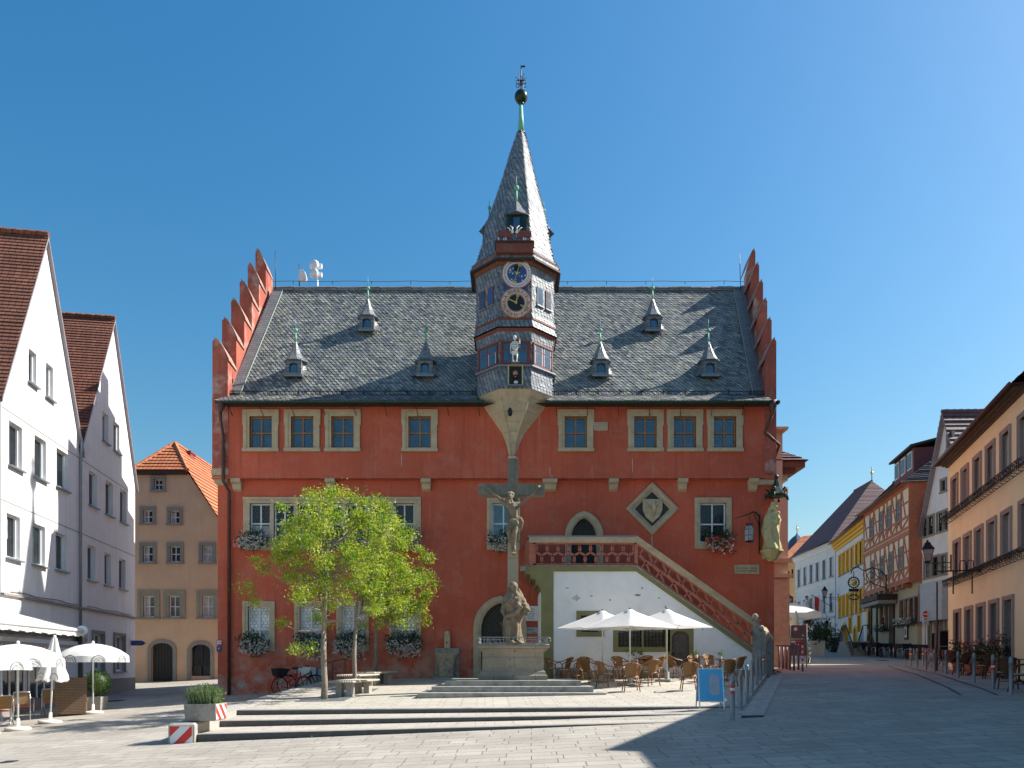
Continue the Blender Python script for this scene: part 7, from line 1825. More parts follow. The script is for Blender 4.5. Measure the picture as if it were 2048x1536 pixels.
for px,py,l in ((22,1447,'small round metal table at the near parasol pole'),(8,1421,'round metal table under the awning edge with a pink pot')):
    p=gat(px,py); o=again(mt,l,p,0); o['group']='metal café tables at the left'
p=gat(130,1424); o=thing('footstool','low metal stool with tan seat beside the wicker beach chair','stool',p,.3); m=MB(); m.box(-.2,.2,-.18,.18,.33,.37,TANW); m.build('seat',o)
for sx in (-1,1):
    for sy in (-1,1): m=MB(); m.tube([(sx*.18,sy*.16,0),(sx*.17,sy*.15,.34)],.014,ALU,6); m.build('leg',o,uv=False)
p=gat(8,1421); m=MB(); m.lathe([(.04,0),(.06,.12),(.05,.12),(.04,.1)],(0,0,0),PETP,10); o=thing('potted_plant','pink pot with a small green plant on the metal table at the left edge','potted plant',(p[0],p[1],p[2]+.74)); m.build('pot',o,uv=False); m=MB(); rnd=random.Random(2)
for i in range(8): cloud(m,(rnd.uniform(-.06,.06),0,rnd.uniform(.14,.26)),.08,12,.02,LEAFB,rnd)
m.build('foliage',o,uv=False)
# wicker beach chair
p=gat(143,1430); o=thing('beach_chair','brown hooded wicker beach chair turned away from the sun','beach chair',p,R(205))
m=MB(); w=.42
m.rings([[(-w,.30,.05),(w,.30,.05),(w,.36,.05),(-w,.36,.05)],[(-w,.34,.8),(w,.34,.8),(w,.40,.8),(-w,.40,.8)],[(-w,.28,1.18),(w,.28,1.18),(w,.34,1.18),(-w,.34,1.18)]],RATD)
m.box(-w,w,-.18,.34,1.10,1.16,RATD)
for s in (-1,1): a,b=sorted((s*w,s*(w-.05))); m.box(a,b,-.16,.30,.45,1.11,RATD)
m.build('hood',o); m=MB(); m.box(-w+.01,w-.01,-.35,.29,.08,.42,RATD); m.build('seat',o); m=MB(); m.box(-w-.02,-w+.06,-.36,.28,.43,.56,RATD); m.box(w-.06,w+.02,-.36,.28,.43,.56,RATD); m.build('armrest',o)
# box ball in a white tub
p=gat(178,1424); o=thing('boxwood_ball','clipped round boxwood in a square white tub behind the beach chair','shrub',(p[0]-.05,p[1]+.6,p[2])); rnd=random.Random(8)
m=MB(); m.rings([[(-.2,-.2,0),(.2,-.2,0),(.2,.2,0),(-.2,.2,0)],[(-.24,-.24,.48),(.24,-.24,.48),(.24,.24,.48),(-.24,.24,.48)]],CONC); m.build('tub',o,uv=False)
m=MB(); m.ball((0,0,.93),.36,LEAFD,14)
for i in range(2600):
    v=V(rnd.gauss(0,1),rnd.gauss(0,1),rnd.gauss(0,1)).normalized()*rnd.uniform(.37,.46); leafquad(m,v+V(0,0,.93),.022,LEAFB,rnd)
m.build('foliage',o,uv=False)
# ================= benches
def bench(label,x,y,ang,L=1.9,W=.85):
    z=T(x,y); o=thing('slatted_bench',label,'bench',(x,y,z),ang,'slatted benches under the trees')
    m=MB(); n=11
    for i in range(n): a=-W/2+i*W/n; m.tube([(a+W/n/2,0,.46),(a+W/n/2,L,.46+.052*L*.3)],W/n*.46,plain('bench_slat',(.42,.37,.31),.8,.2,9,.3,50,stain=(.2,.17,.14)),6,False)
    m.build('seat',o,uv=False)
    for yy in (.25,L-.45):
        for s in (-1,1): m=MB(); a,b=sorted((s*.08,s*.26)); m.box(a,b,yy,yy+.22,-.15+.0,.42+.01*yy,CONC); m.build('leg',o,uv=False)
bench('nearest slatted bench, directly behind the front tree trunk',X(676,22),22.2,R(-14))
bench('second slatted bench, partly hidden behind the nearest one',X(690,24.6),25.0,R(-14),1.6)
bench('rear slatted bench near the stone planter of the rear tree',X(724,26.0),26.4,R(-22),1.6)
# tree pits
for px,d,l in ((650,21.8,'square steel tree grate around the front tree'),(708,24.6,'square steel tree grate around the middle tree')):
    x=X(px,d); m=MB(); 
    for i in range(10): 
        if i not in (4,5): m.box(-.7+i*.14,-.575+i*.14,-.6,.6,-.01,.012,ZINC)
        else:
            for a,b in ((-.6,-.12),(.12,.6)): m.box(-.7+i*.14,-.575+i*.14,a,b,-.01,.012,ZINC)
    o=m.build('tree_grate',None,(x,d,T(x,d)+.002),uv=False,label=l,cat='grate'); o.rotation_euler=(R(3),R(-1.1),0); o['group']='steel tree grates'
# planter of the rear tree, cabinet, cylinder, handrail
m=MB(); d=28.4; x=X(757,d); z=T(x,d); 
m.rings([[(-.42,-.4,-.2),(.36,-.4,-.2),(.36,.4,-.2),(-.42,.4,-.2)],[(-.42,-.4,.42),(.36,-.4,.42),(.36,.4,.42),(-.42,.4,.42)],[(-.36,-.34,.42),(.30,-.34,.42),(.30,.34,.42),(-.36,.34,.42)],[(-.36,-.34,.35),(.30,-.34,.35),(.30,.34,.35),(-.36,.34,.35)]],GSTONE); m.build('stone_planter',None,(x,d,z),uv=False,label='square grey stone planter holding the rear tree',cat='planter')
d=29.4; x=X(612,d); zc=G(x,d); m=MB(); m.box(-.24,.24,-.2,.2,0,Z(1334,d)-zc,plain('cabinet_white',(.62,.62,.58),.5,.05,6)); m.box(.24,.42,-.2,.2,0,Z(1334,d)-zc-.01,GREYB); m.build('electric_cabinet',None,(x,d,zc),uv=False,label='pale utility cabinet against the red wall behind the black bicycle',cat='cabinet')
x=X(640,d); m=MB(); m.lathe([(.13,.0),(.13,.5),(.14,.52),(.14,.60),(.13,.62),(.13,Z(1342,d)-G(x,d)),(.08,Z(1338,d)-G(x,d))],(0,0,0),ZINC,14); m.build('litter_bin',None,(x,d,G(x,d)),uv=False,label='slim grey cylindrical litter bin beside the utility cabinet',cat='bin')
d=28.9; m=MB(); Q=lambda px,py:V(X(px,d),d,Z(py,d)); m.tube([Q(655,1326),Q(665,1323),Q(682,1319),Q(692,1319),Q(695,1322)],.016,IRON,5)
for px,py in ((665,1323),(690,1319)): m.tube([Q(px,py),V(X(px,d),d,T(X(px,d),d)-.1)],.014,IRON,5)
m.build('handrail',None,uv=False,label='thin black iron handrail in front of the red wall behind the benches',cat='handrail')
# ================= bicycles (side on, along x)
def bike(label,loc,rot,frame,tilt=0,basket=False):
    o=thing('bicycle',label,'bicycle',loc,0); o.rotation_euler=(tilt,0,rot)
    for x,nm in ((-.53,'wheel'),(.53,'wheel')):
        m=MB(); P=[(x+.33*math.cos(2*PI*j/28),0,.345+.33*math.sin(2*PI*j/28)) for j in range(29)]; m.tube(P,.021,BLACK,6); 
        w=m.build('wheel',o,uv=False); s=MB(); P=[(x+.305*math.cos(2*PI*j/28),0,.345+.305*math.sin(2*PI*j/28)) for j in range(29)]; s.tube(P,.009,ALU,5)
        for j in range(14): a=2*PI*j/14; s.tube([(x,0,.345),(x+.3*math.cos(a),0,.345+.3*math.sin(a))],.002,ALU,3)
        s.tube([(x,-.06,.345),(x,.06,.345)],.02,ALU,6); s.build('rim',w,uv=False)
        m=MB(); P=[(x+.365*math.cos(a),0,.345+.365*math.sin(a)) for a in [R(q) for q in (range(20,200,15) if x<0 else range(-10,150,15))]]; m.tube(P,.018,frame,5); m.build('mudguard',o,uv=False)
    m=MB(); T_=.022
    for a,b in (((-.53,0,.345),(-.08,0,.28)),((-.08,0,.28),(-.2,0,.78)),((-.53,0,.345),(-.18,0,.72)),((-.08,0,.28),(.36,0,.72)),((-.16,0,.55),(.35,0,.80)),((.34,0,.88),(.40,0,.66)),((.40,0,.66),(.53,0,.345))): m.tube([a,b],T_,frame,7)
    m.build('frame',o,uv=False)
    m=MB(); m.tube([(.34,0,.86),(.31,0,1.02)],.015,ALU,6); m.tube([(.18,-.29,1.04),(.28,-.2,1.05),(.32,0,1.03),(.28,.2,1.05),(.18,.29,1.04)],.014,BLACK,6); m.build('handlebar',o,uv=False)
    m=MB(); m.tube([(-.2,0,.75),(-.22,0,.92)],.014,ALU,6); m.ball((-.24,0,.95),.11,BLACK,10,(1.3,.8,.35)); m.build('saddle',o,uv=False)
    m=MB(); P=[(-.08+.09*math.cos(2*PI*j/16),-.05,.28+.09*math.sin(2*PI*j/16)) for j in range(17)]; m.tube(P,.008,ALU,4); m.tube([(-.08,-.05,.28),(-.05,-.07,.12)],.01,ALU,5); m.tube([(-.08,.05,.28),(-.11,.07,.44)],.01,ALU,5); m.box(-.09,-.01,-.13,-.07,.1,.13,BLACK); m.build('crank',o,uv=False)
    m=MB(); m.box(-.78,-.3,-.06,.06,.70,.72,BLACK); m.tube([(-.53,.05,.345),(-.6,.05,.7)],.008,ALU,4); m.tube([(-.53,-.05,.345),(-.6,-.05,.7)],.008,ALU,4); m.build('carrier',o,uv=False)
    if basket:
        m=MB(); m.rings([[(-.74,-.15,.73),(-.36,-.15,.73),(-.36,.15,.73),(-.74,.15,.73)],[(-.80,-.2,1.0),(-.30,-.2,1.0),(-.30,.2,1.0),(-.80,.2,1.0)],[(-.77,-.18,1.0),(-.33,-.18,1.0),(-.33,.18,1.0),(-.77,.18,1.0)],[(-.72,-.13,.75),(-.38,-.13,.75),(-.38,.13,.75),(-.72,.13,.75)]],BLACK); m.build('basket',o,uv=False)
    return o
d=28.3; x=X(583,d); bike('red bicycle with a black basket seen nearly from behind at the red wall',(x,d,G(x,d)),R(52),SIGNR,R(4),True)
d=29.2; x=X(604,d)+.0; bike('black bicycle leaning on the red wall in front of the utility cabinet',(x,d-.15,G(x,d)),R(8),BLACK,R(-6))
# ================= fountain
d=29.4; o=thing('wall_fountain','grey stone wall fountain with a basin and round-topped post beside the pointed door','fountain',(X(893,d),d,T(X(893,d),d))); z0=T(X(893,d),d)
zz2=lambda py:Z(py,d)-z0; w=X(917,d)-X(893,d)
m=MB(); m.box(-w,w,.25,.5,0,zz2(1296),GSTONE); m.box(-.45*w/.45-.06,w+.06,-.3,.5,-.05,.07,GSTONE); m.build('back_slab',o,uv=False)
m=MB(); rs=[]
for a,z in ((.26,.07),(.28,.12),(.24,.16),(.25,.45),(.36,zz2(1311)-.06),(.41,zz2(1309)),(.41,zz2(1306)),(.34,zz2(1306)),(.30,zz2(1312))):
    rs.append([(a*1.1*math.copysign(abs(math.cos(t))**.6,math.cos(t))-.0,-.0+a*.85*math.copysign(abs(math.sin(t))**.6,math.sin(t)),z) for t in [2*PI*(j+.5)/20 for j in range(20)]])
m.rings(rs,plain('fountain_stone',(.36,.31,.23),.9,.25,7,.45,35,stain=(.12,.11,.09),stain_amt=.7,stain_scale=4),False); m.build('basin',o,uv=False)
m=MB(); m.box(-.11,.11,.26,.46,zz2(1296)+.001,zz2(1270),STONE); m.lathe([(.11,0),(.11,.1),(.08,.16),(0,.18)],(0,.36,zz2(1270)),STONE,12); m.tube([(0,.28,zz2(1284)),(0,.05,zz2(1284)),(0,.03,zz2(1288))],.02,IRON,6); m.build('post',o,uv=False)
# ================= café on the right side of the street
cd=rattan('rattan_chair',wicker('dark_rattan',(.20,.075,.03),(.14,.05,.02)),plain('dark_rattan_frame',(.10,.035,.015),.45,.2,12),plain('pale_cushion',(.4,.3,.26),.8))
td=cafetable('cafe_table',TOPW,IRON,.40); 
CR=[(1925,1345,190,'dark rattan chair between the third and fourth street bollards'),(1968,1352,200,'dark rattan chair between the near banded bollard and its neighbour'),(2012,1372,160,'dark rattan chair with its woven back turned, just right of the near banded bollard'),(1938,1332,20,'dark rattan chair on the far side of the first cream house table'),(1985,1334,-10,'dark rattan chair behind the near banded bollard, facing out'),(2040,1378,230,'dark rattan chair cut off by the right edge of the photo'),(1905,1340,150,'dark rattan chair behind the fourth street bollard'),(2030,1338,30,'dark rattan chair close to the tall entrance of the cream house')]
for px,py,r,l in CR: p=gat(px,py+6); o=again(cd,l,p,R(r)); o['group']='dark rattan chairs by the cream house'
for px,py,l in ((1945,1345,'round table among the dark rattan chairs, nearer the folding tables'),(1998,1352,'round table behind the near banded bollard'),(2038,1362,'round table at the right edge of the photo')): p=gat(px,py+6); o=again(td,l,p,0); o['group']='round tables by the cream house'
FW=plain('folding_wood',(.22,.05,.03),.55,.2,9)
def folding(): 
    o=thing('folding_chair','x','folding chair'); m=MB()
    for i in range(5): m.box(-.2,.2,-.18+i*.075,-.12+i*.075,.43,.45,FW)
    m.build('seat',o,uv=False); m=MB()
    for z in (.62,.72,.82): m.box(-.21,.21,.20,.215,z,z+.06,FW)
    m.build('backrest',o,uv=False)
    for s in (-1,1): m=MB(); m.tube([(s*.21,-.2,0),(s*.21,.21,.9)],.010,plain('pale_steel',(.35,.33,.31),.5),5); m.tube([(s*.19,.2,0),(s*.19,-.16,.44)],.010,plain('pale_steel',(.35,.33,.31)),5); m.build('leg',o,uv=False)
    return o
fc=folding()
for i,(px,py,r) in enumerate(((1868,1336,200),(1884,1338,170),(1897,1341,150),(1874,1326,10),(1889,1328,0),(1862,1330,90))):
    p=gat(px,py+4); o=again(fc,['folding chair nearest the pole with the menu cabinet','folding chair in the middle of the front row of red folding chairs','folding chair at the right end of the front row of red folding chairs','folding chair behind the left red folding table','folding chair behind the right red folding table','folding chair turned sideways at the menu cabinet'][i],p,R(r)); o['group']='red folding chairs near the menu cabinet'
def ftable(): 
    o=thing('folding_table','x','folding table'); m=MB()
    for i in range(6): m.box(-.5,.5,-.3+i*.1,-.21+i*.1,.72,.74,FW)
    m.build('tabletop',o,uv=False)
    for s in (-1,1): m=MB(); m.tube([(s*.4,-.28,0),(s*.2,.28,.72)],.012,IRON,5); m.tube([(s*.4,.28,0),(s*.2,-.28,.72)],.012,IRON,5); m.build('leg',o,uv=False)
    return o
ft=ftable()
for px,py,l in ((1872,1331,'red folding table beside the menu cabinet'),(1893,1333,'red folding table nearer the geranium pots')): p=gat(px,py+4); o=again(ft,l,p,.4); o['group']='red folding tables near the menu cabinet'
def geran(label,px,d,h,seed,pot=TERRA,red=True):
    rnd=random.Random(seed); x=X(px,d); o=thing('geranium_pot',label,'potted plant',(x,d,G(x,d)),0,'geranium pots along the cream house'); m=MB(); m.lathe([(.15,0),(.24,.5),(.21,.5),(.18,.4)],(0,0,0),pot,14); m.build('pot',o,uv=False)
    m=MB()
    for i in range(26): cloud(m,(rnd.gauss(0,.2),rnd.gauss(0,.18),rnd.uniform(.5,.45+h)),.24,22,.05,LEAFD,rnd)
    m.build('foliage',o,uv=False); m=MB()
    for i in range(16):
        c=V(rnd.gauss(0,.24),rnd.gauss(0,.2)-.1,rnd.uniform(.5,.6+h)); mt=PETR if rnd.random()<.7 and red else PETP
        for _ in range(12): leafquad(m,c+V(rnd.gauss(0,.04),rnd.gauss(0,.04),rnd.gauss(0,.035)),.035,mt,rnd)
    m.build('blossom',o,uv=False)
geran('potted geranium with red flowers at the far pillar of the cream house',1915,31.5,.7,1)
geran('low potted geranium with dull red flowers before the second dark opening',1941,29.3,.55,2)
geran('tall leafy pot with few pale flowers before the third dark opening',1964,28,.75,3,TERRA,False)
geran('tallest geranium with bright red blooms beside the entrance of the cream house',1991,26.6,.95,4)
# black chairs and tables in front of the half-timbered house
def blackset():
    o=thing('black_chair','x','chair'); m=MB(); m.box(-.22,.22,-.2,.2,.42,.46,BLACK); m.build('seat',o,uv=False)
    m=MB(); m.box(-.22,.22,.19,.22,.5,.92,BLACK); m.build('backrest',o,uv=False)
    for sx in (-1,1):
        m=MB(); m.tube([(sx*.22,-.2,0),(sx*.22,-.2,.62),(sx*.22,.2,.64)],.014,ALU,5); m.tube([(sx*.2,.24,0),(sx*.2,.2,.9)],.014,ALU,5); m.build('leg',o,uv=False)
    return o
bc=blackset()
desc=['leftmost black chair in front of the yellow arch','second black chair from the left before the yellow house','third black chair from the left, before the yellow house corner','fourth black chair from the left, at the foot of the entrance stair','fifth black chair, just right of the entrance stair railing','sixth black chair, below the entrance post','seventh black chair, below the menu box of the half-timbered house','eighth black chair, left of the far banded bollard','ninth black chair, behind the far banded bollard','tenth black chair, left of the no entry sign','eleventh black chair, right beside the no entry sign pole','back row black chair under the entrance stair','back row black chair under the flower window']
for i,(px,d) in enumerate(((1714,53),(1727,52),(1741,51),(1755,50),(1770,49.5),(1782,49),(1796,48),(1808,47),(1822,46),(1834,45.5),(1845,44.8),(1750,53),(1815,49))):
    x=X(px,d); o=again(bc,desc[i],(x,d,G(x,d)),R(180+random.uniform(-25,25))); o['group']='black chairs before the half-timbered house'; o.scale=(1.3,1,1)
def btab():
    o=thing('black_table','x','table'); m=MB(); m.box(-.6,.6,-.35,.35,.72,.75,BLACK); m.build('tabletop',o,uv=False)
    for sx in (-1,1): m=MB(); m.bar((sx*.4,0,0),(sx*.4,0,.72),.05,.3,BLACK,(0,1,0)); m.build('leg',o,uv=False)
    return o
bt=btab()
for i,(px,d) in enumerate(((1722,53.3),(1746,51.8),(1775,50.5),(1801,49.2),(1828,47.2))): x=X(px,d); o=again(bt,['black table before the yellow arch','black table at the house corner with the yellow arch','black table right of the entrance stair','black table below the menu box','black table near the far banded bollard'][i],(x,d,G(x,d)),.1); o['group']='black tables before the half-timbered house'
# flower boxes and menu box of the half-timbered house
for (a,b),l in (((gfl[0][0],gfl[1][2]),'white flower box under the two-light window of the half-timbered house'),((gfl[2][0],gfl[5][2]),'long white flower box under the four-light window of the half-timbered house')):
    rnd=random.Random(int(a*10)); z=gfl[0][1] if 'two' in l else gfl[2][1]; p=Matrix.Translation(ht.o)@Matrix.Rotation(ht.ang,4,'Z')@V((a+b)/2,-.3,z); o=thing('flower_box',l,'flower box',p,ht.ang); w=b-a
    m=MB(); m.box(-w/2,w/2,-.1,.1,-.2,.0,DWOOD); m.build('box',o,uv=False); m=MB()
    for i in range(int(14*w)): cloud(m,(rnd.uniform(-w/2,w/2),-.05,rnd.uniform(-.2,.12)),.2,12,.06,LEAFD,rnd)
    m.build('foliage',o,uv=False); m=MB()
    for i in range(int(34*w)): leafquad(m,V(rnd.uniform(-w/2,w/2),-.2,rnd.uniform(-.15,.25)),.07,PETW,rnd)
    m.build('blossom',o,uv=False)
m=MB(); m.box(-.35,.35,-.06,0,-.6,.6,IRON); m.box(-.22,.22,-.07,-.06,-.45,.4,WHITE); m.box(-.12,.1,-.075,-.07,-.3,.1,BLACK); m.build('menu_box',None,onwall(ht,1814,1261,.02),ht.ang,uv=False,label='glazed menu box on the ground floor of the half-timbered house',cat='menu box')
# far greenery, parasols, bicycle and bin
d=52; x=X(1632,d); rnd=random.Random(4); o=thing('oleander_tub','large dark bush in a square cream tub in the middle of the far street','potted shrub',(x,d,G(x,d))); m=MB(); m.rings([[(-.7,-.5,0),(.7,-.5,0),(.7,.5,0),(-.7,.5,0)],[(-.8,-.6,1.05),(.8,-.6,1.05),(.8,.6,1.05),(-.8,.6,1.05)]],plain('cream_tub',(.5,.48,.4),.7,.1,4)); o.scale=(.62,.62,1); m.build('tub',o,uv=False); m=MB()
for i in range(90): cloud(m,(rnd.gauss(0,.75),rnd.gauss(0,.4),1.1+abs(rnd.gauss(.5,.4))),.4,20,.09,LEAFD,rnd)
m.build('foliage',o,uv=False)
d=58; x=X(1656,d); o=thing('shrub','tall dark shrub by the arched shopfront of the pale house','shrub',(x,d,G(x,d))); m=MB()
for i in range(50): cloud(m,(rnd.gauss(0,.4),rnd.gauss(0,.3),.2+abs(rnd.gauss(.9,.5))),.35,18,.09,LEAFD,rnd)
m.build('foliage',o,uv=False)
d=44; x=X(1592,d); o=thing('closed_parasol','folded pale green parasol behind the map board','parasol',(x,d,G(x,d))); m=MB(); m.lathe([(.36,.75),(.38,.95),(.2,2.0),(.10,2.7),(.03,2.9)],(0,0,0),fabric('pale_green_canvas',(.55,.58,.52)),12); m.build('canopy',o,uv=False); m=MB(); m.tube([(0,0,0),(0,0,.9)],.04,WHITE,6); m.build('pole',o,uv=False)
d=46; x=X(1585,d); o=thing('market_parasol','wide pale parasol half hidden behind the annex corner','parasol',(x,d,G(x,d))); m=MB(); w=1.35; m.rings([[(-.1,-.1,3.4),(.1,-.1,3.4),(.1,.1,3.4),(-.1,.1,3.4)],[(-w-.4,-w,2.75),(w-.15,-w,2.75),(w-.15,w,2.75),(-w-.4,w,2.75)],[(-w-.4,-w,2.45),(w-.15,-w,2.45),(w-.15,w,2.45),(-w-.4,w,2.45)]],CANV,False); m.build('canopy',o,uv=False); m=MB(); m.tube([(0,0,0),(0,0,3.4)],.04,WHITE,6); m.build('pole',o,uv=False)
d=40; x=X(1618,d); bike('black bicycle parked head-on in front of the bush in the far street',(x,d,G(x,d)),R(75),BLACK)
d=62; x=X(1666,d); m=MB(); m.box(-.3,.3,-.3,.3,0,1.1,BLACK); m.box(-.34,.34,-.34,.34,1.1,1.18,BLACK); m.build('litter_bin',None,(x,d,G(x,d)),uv=False,label='dark square litter bin at the corner of the pale house',cat='bin')
x=X(1676,d+1); m=MB(); m.box(-.4,.4,-.25,.25,0,1.5,GREYB); m.box(-.44,.44,-.29,.29,1.5,1.56,GREYB); m.build('electric_cabinet',None,(x,d+1,G(x,d+1)),uv=False,label='grey utility cabinet beside the large yellow arch',cat='cabinet')
d=29.3; x=X(1546,d); rnd=random.Random(14); m=MB()
for i in range(14): cloud(m,(rnd.gauss(0,.14),rnd.gauss(0,.1),rnd.uniform(.02,.2)),.14,16,.03,LEAFD,rnd)
m.build('weed_plant',None,(x,d,G(x,d)),uv=False,label='small dark weed growing at the right foot of the town hall',cat='plant')
# ================= ground
def sheet(name,xs,ys,f,mat,skip=None,**k):
    m=MB(); n=len(xs); vs=[(x,y,f(x,y)) for y in ys for x in xs]
    fs=[(j*n+i,j*n+i+1,(j+1)*n+i+1,(j+1)*n+i) for j in range(len(ys)-1) for i in range(n-1)]
    m.grid(vs,fs,mat); return m.build(name,None,kind='structure',**k)
def rng(a,b,s): 
    L=[];x=a
    while x<b-1e-6: L.append(x); x+=s
    return L+[b]
sheet('ground',[-700,-300,-120]+rng(-60,60,1.0)+[120,300,700],[-300,-80]+rng(-20,110,1.0)+[200,400,900],G,PAVE)
# broad steps and terrace
def edge(a,b,t): return (lerp(a[0],b[0],t),lerp(a[1],b[1],t))
L1=((-6.55,15.95),(4.15,15.62)); L2=((-6.78,17.6),(4.75,16.9)); L3=((-7.02,19.4),(5.45,18.0))
def stepm(name,La,Lb,zl,zr,ml):
    """tread between front edge La and back edge Lb with its riser"""
    m=MB(); n=24; z=lambda t:lerp(zl,zr,t); A=[];B=[];C=[];Dd=[]
    for i in range(n+1):
        t=i/n; a=edge(*La,t); b=edge(*Lb,t); g=-.35
        A.append((a[0],a[1],z(t)-.6)); B.append((a[0],a[1],z(t)-.018)); C.append((a[0]+.0,a[1]+.018,z(t))); Dd.append((b[0],b[1]+.25,z(t)+.001))
    E=[(c[0],c[1]+.34,c[2]) for c in C]
    for i in range(n):
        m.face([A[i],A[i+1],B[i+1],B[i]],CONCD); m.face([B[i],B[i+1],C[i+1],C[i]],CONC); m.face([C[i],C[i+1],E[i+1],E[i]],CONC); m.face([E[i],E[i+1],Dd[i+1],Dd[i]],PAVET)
    m.face([A[0],B[0],C[0],Dd[0],(Dd[0][0],Dd[0][1],-.6)],CONC)
    return m.build(name,None,kind='structure')
zr=lambda e:G(*e)+.005
stepm('step',L1,L2,.17,zr(L1[1]),0); stepm('step',L2,L3,.325,zr(L2[1]),0)
m=MB(); n=30; k=16; P=[]
for j in range(k+1):
    s=j/k; row=[]
    for i in range(n+1):
        t=i/n; a=edge(*L3,t); xe=lerp(-7.05,4.51+.385*(30.2-15.65)+.05,t); x=lerp(a[0],xe,s); y=lerp(a[1],30.2,s); row.append((x,y,T(x,y)))
    P.append(row)
for j in range(k):
    for i in range(n): m.face([P[j][i],P[j][i+1],P[j+1][i+1],P[j+1][i]],PAVET)
for i in range(n):
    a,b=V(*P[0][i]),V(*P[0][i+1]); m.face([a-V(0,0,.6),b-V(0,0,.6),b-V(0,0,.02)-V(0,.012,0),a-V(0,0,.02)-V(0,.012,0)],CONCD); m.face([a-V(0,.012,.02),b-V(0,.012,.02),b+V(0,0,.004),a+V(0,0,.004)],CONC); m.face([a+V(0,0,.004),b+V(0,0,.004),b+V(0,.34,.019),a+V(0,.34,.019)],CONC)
for j in range(k): m.face([V(*P[j][0])-V(0,0,.8),V(*P[j][0]),V(*P[j+1][0]),V(*P[j+1][0])-V(0,0,.8)],CONC)
m.build('terrace',None,kind='structure')
# drainage gutter beside the bollards
m=MB(); n=20
def gl(t,o): y=lerp(15.85,30,t); x=4.51+.385*(y-15.65)+o; return V(x,y,0)
for i in range(n):
    for (o0,h0),(o1,h1) in zip([(.16,.0),(.17,.055),(.34,.05),(.40,.03),(.46,.05),(.62,.045),(.64,.0)],[(.17,.055),(.34,.05),(.40,.03),(.46,.05),(.62,.045),(.64,.0)]):
        q=[]
        for t,o,h in ((i/n,o0,h0),(i/n,o1,h1),((i+1)/n,o1,h1),((i+1)/n,o0,h0)):
            p=gl(t,o); p.z=max(G(p.x,p.y),T(p.x,p.y)*.0)+h; q.append(p)
        m.face(q,CONC)
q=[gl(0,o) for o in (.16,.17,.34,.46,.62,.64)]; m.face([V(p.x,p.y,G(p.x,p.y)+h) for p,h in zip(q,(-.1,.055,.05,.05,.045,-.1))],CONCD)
m.build('gutter',None,kind='structure')
# darker bands of slabs in the street by the right-hand row
m=MB()
for off in (.25,1.0):
    pts=[]
    for h,px in ((76,2022),(68,1986),(60,1948),(53,1916),(48,1892),(45,1869),(42,1852),(39,1834),(36.5,1821)):
        d=.9*F/h; pts.append(V(X(px,d),d,0))
    for i in range(len(pts)-1):
        a,b=pts[i],pts[i+1]; nrm=V(-(b-a).y,(b-a).x,0).normalized()
        if nrm.x>0: nrm=-nrm
        q=[a+nrm*off,b+nrm*off,b+nrm*(off+.07),a+nrm*(off+.07)]; m.face([V(p.x,p.y,G(p.x,p.y)+.014) for p in q][::-1],CONCD)
m.build('slab_band',None,kind='structure')
for px,py,l,r in ((930/1,1374,'x',.3),):
    pass
def manhole(px,py,label,r):
    p=gat(px,py); m=MB(); m.lathe([(r,-.01),(r,.006),(r*.9,.008),(0,.008)],(0,0,0),CONCD,24); 
    for i in range(-3,4): m.box(-r*.7,r*.7,i*r*.2-.012,i*r*.2+.012,.008,.014,IRON)
    o=m.build('manhole_cover',None,p,uv=False,label=label,cat='manhole cover'); o.rotation_euler=(R(2),R(-2),0)
manhole(228,1402,'round iron manhole cover in the shaded alley beside the white house',.42)
manhole(1762,1321,'dark manhole cover in the street before the black chairs',.42)
manhole(18,1524,'small square-ribbed drain cover in the sunlit paving at bottom left',.16)
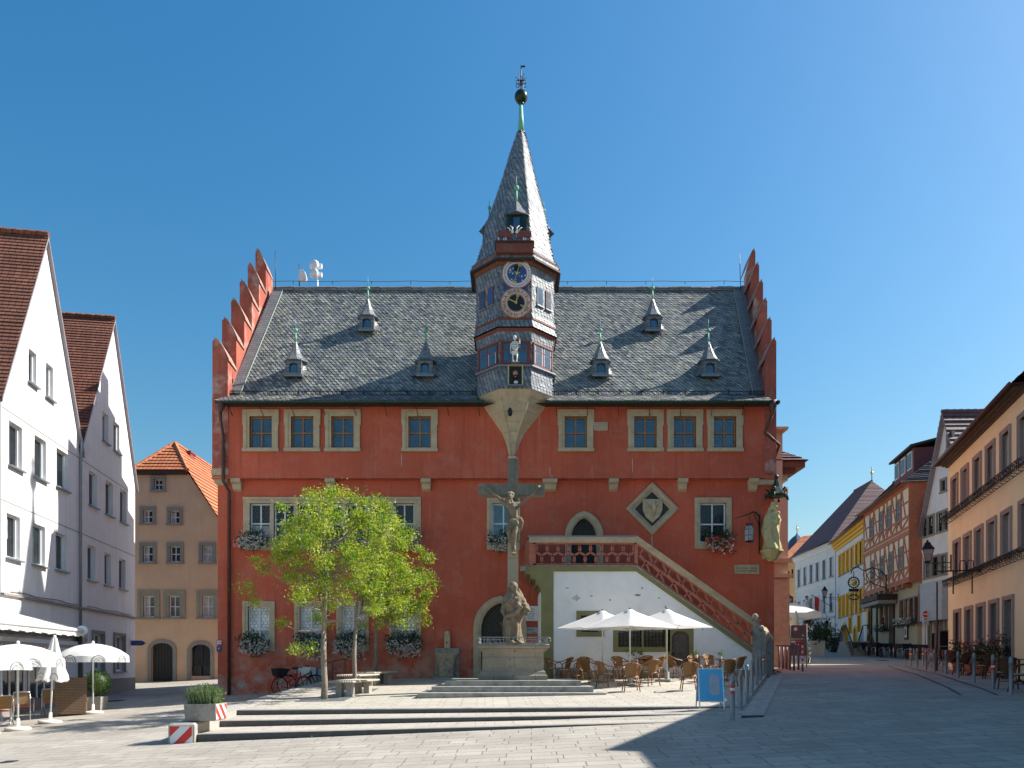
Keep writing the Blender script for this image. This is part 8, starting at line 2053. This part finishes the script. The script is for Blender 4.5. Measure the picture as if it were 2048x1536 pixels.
# ================= weeds in the joints
m=MB(); rnd=random.Random(77)
for i in range(70):
    t=rnd.random()**2*.6; a=edge(*L1,t); cloud(m,(a[0],a[1]-.02,G(a[0],a[1])+.01),.06,6,.014,LEAFB,rnd)
for i in range(260):
    y=rnd.uniform(11.2,15.4); x=rnd.uniform(-6,3.5); cloud(m,(x,y,G(x,y)+.004),.03,3,.008,LEAFB,rnd,(1.6,.5,.2))
m.build('weeds',None,uv=False,kind='stuff',label='tiny weeds in the paving joints',cat='weeds')
# ================= camera, sun, sky
cam=bpy.data.cameras.new('camera'); co=bpy.data.objects.new('camera',cam); COL.objects.link(co); scene.camera=co
co.location=(0,0,EYE); co.rotation_euler=(R(90),0,0); cam.sensor_width=36; cam.lens=36*F/2048; cam.shift_y=(HY-768)/2048; cam.clip_end=2000; cam.clip_start=.1
AZ=R(90-13)   # clockwise from +Y
EL=R(43)
sun=bpy.data.lights.new('sun','SUN'); so=bpy.data.objects.new('sun',sun); COL.objects.link(so)
sd=V(math.cos(EL)*math.sin(AZ),math.cos(EL)*math.cos(AZ),math.sin(EL)); so.rotation_euler=sd.to_track_quat('Z','Y').to_euler(); so.location=sd*60
sun.energy=SUN_E; sun.angle=R(.5); sun.color=(1,.955,.88)
w=bpy.data.worlds.new('World'); scene.world=w; w.use_nodes=True; nt=w.node_tree; sk=nt.nodes.new('ShaderNodeTexSky'); sk.sky_type='NISHITA'; sk.sun_disc=False; sk.sun_elevation=EL; sk.sun_rotation=AZ
sk.air_density=1.6; sk.dust_density=SKY_D; sk.ozone_density=SKY_O; sk.altitude=SKY_A
bg=nt.nodes['Background']; hs=nt.nodes.new('ShaderNodeHueSaturation'); hs.inputs['Saturation'].default_value=1.27; nt.links.new(sk.outputs[0],hs.inputs['Color'])
wb=nt.nodes.new('ShaderNodeMix'); wb.data_type='RGBA'; wb.blend_type='MULTIPLY'; wb.inputs[0].default_value=1; wb.inputs[7].default_value=(1.14,1.06,.93,1); nt.links.new(hs.outputs[0],wb.inputs[6]); nt.links.new(wb.outputs[2],bg.inputs[0]); bg.inputs[1].default_value=SKY_S
scene.view_settings.view_transform='Standard'; scene.view_settings.look='None'; scene.view_settings.exposure=EXPO; scene.view_settings.gamma=1
scene.render.engine='CYCLES'; scene.cycles.max_bounces=6; scene.cycles.diffuse_bounces=4; scene.cycles.transparent_max_bounces=8
# remove unused window sources that were never placed
for o in list(bpy.data.objects):
    if o.name not in COL.objects: bpy.data.objects.remove(o)
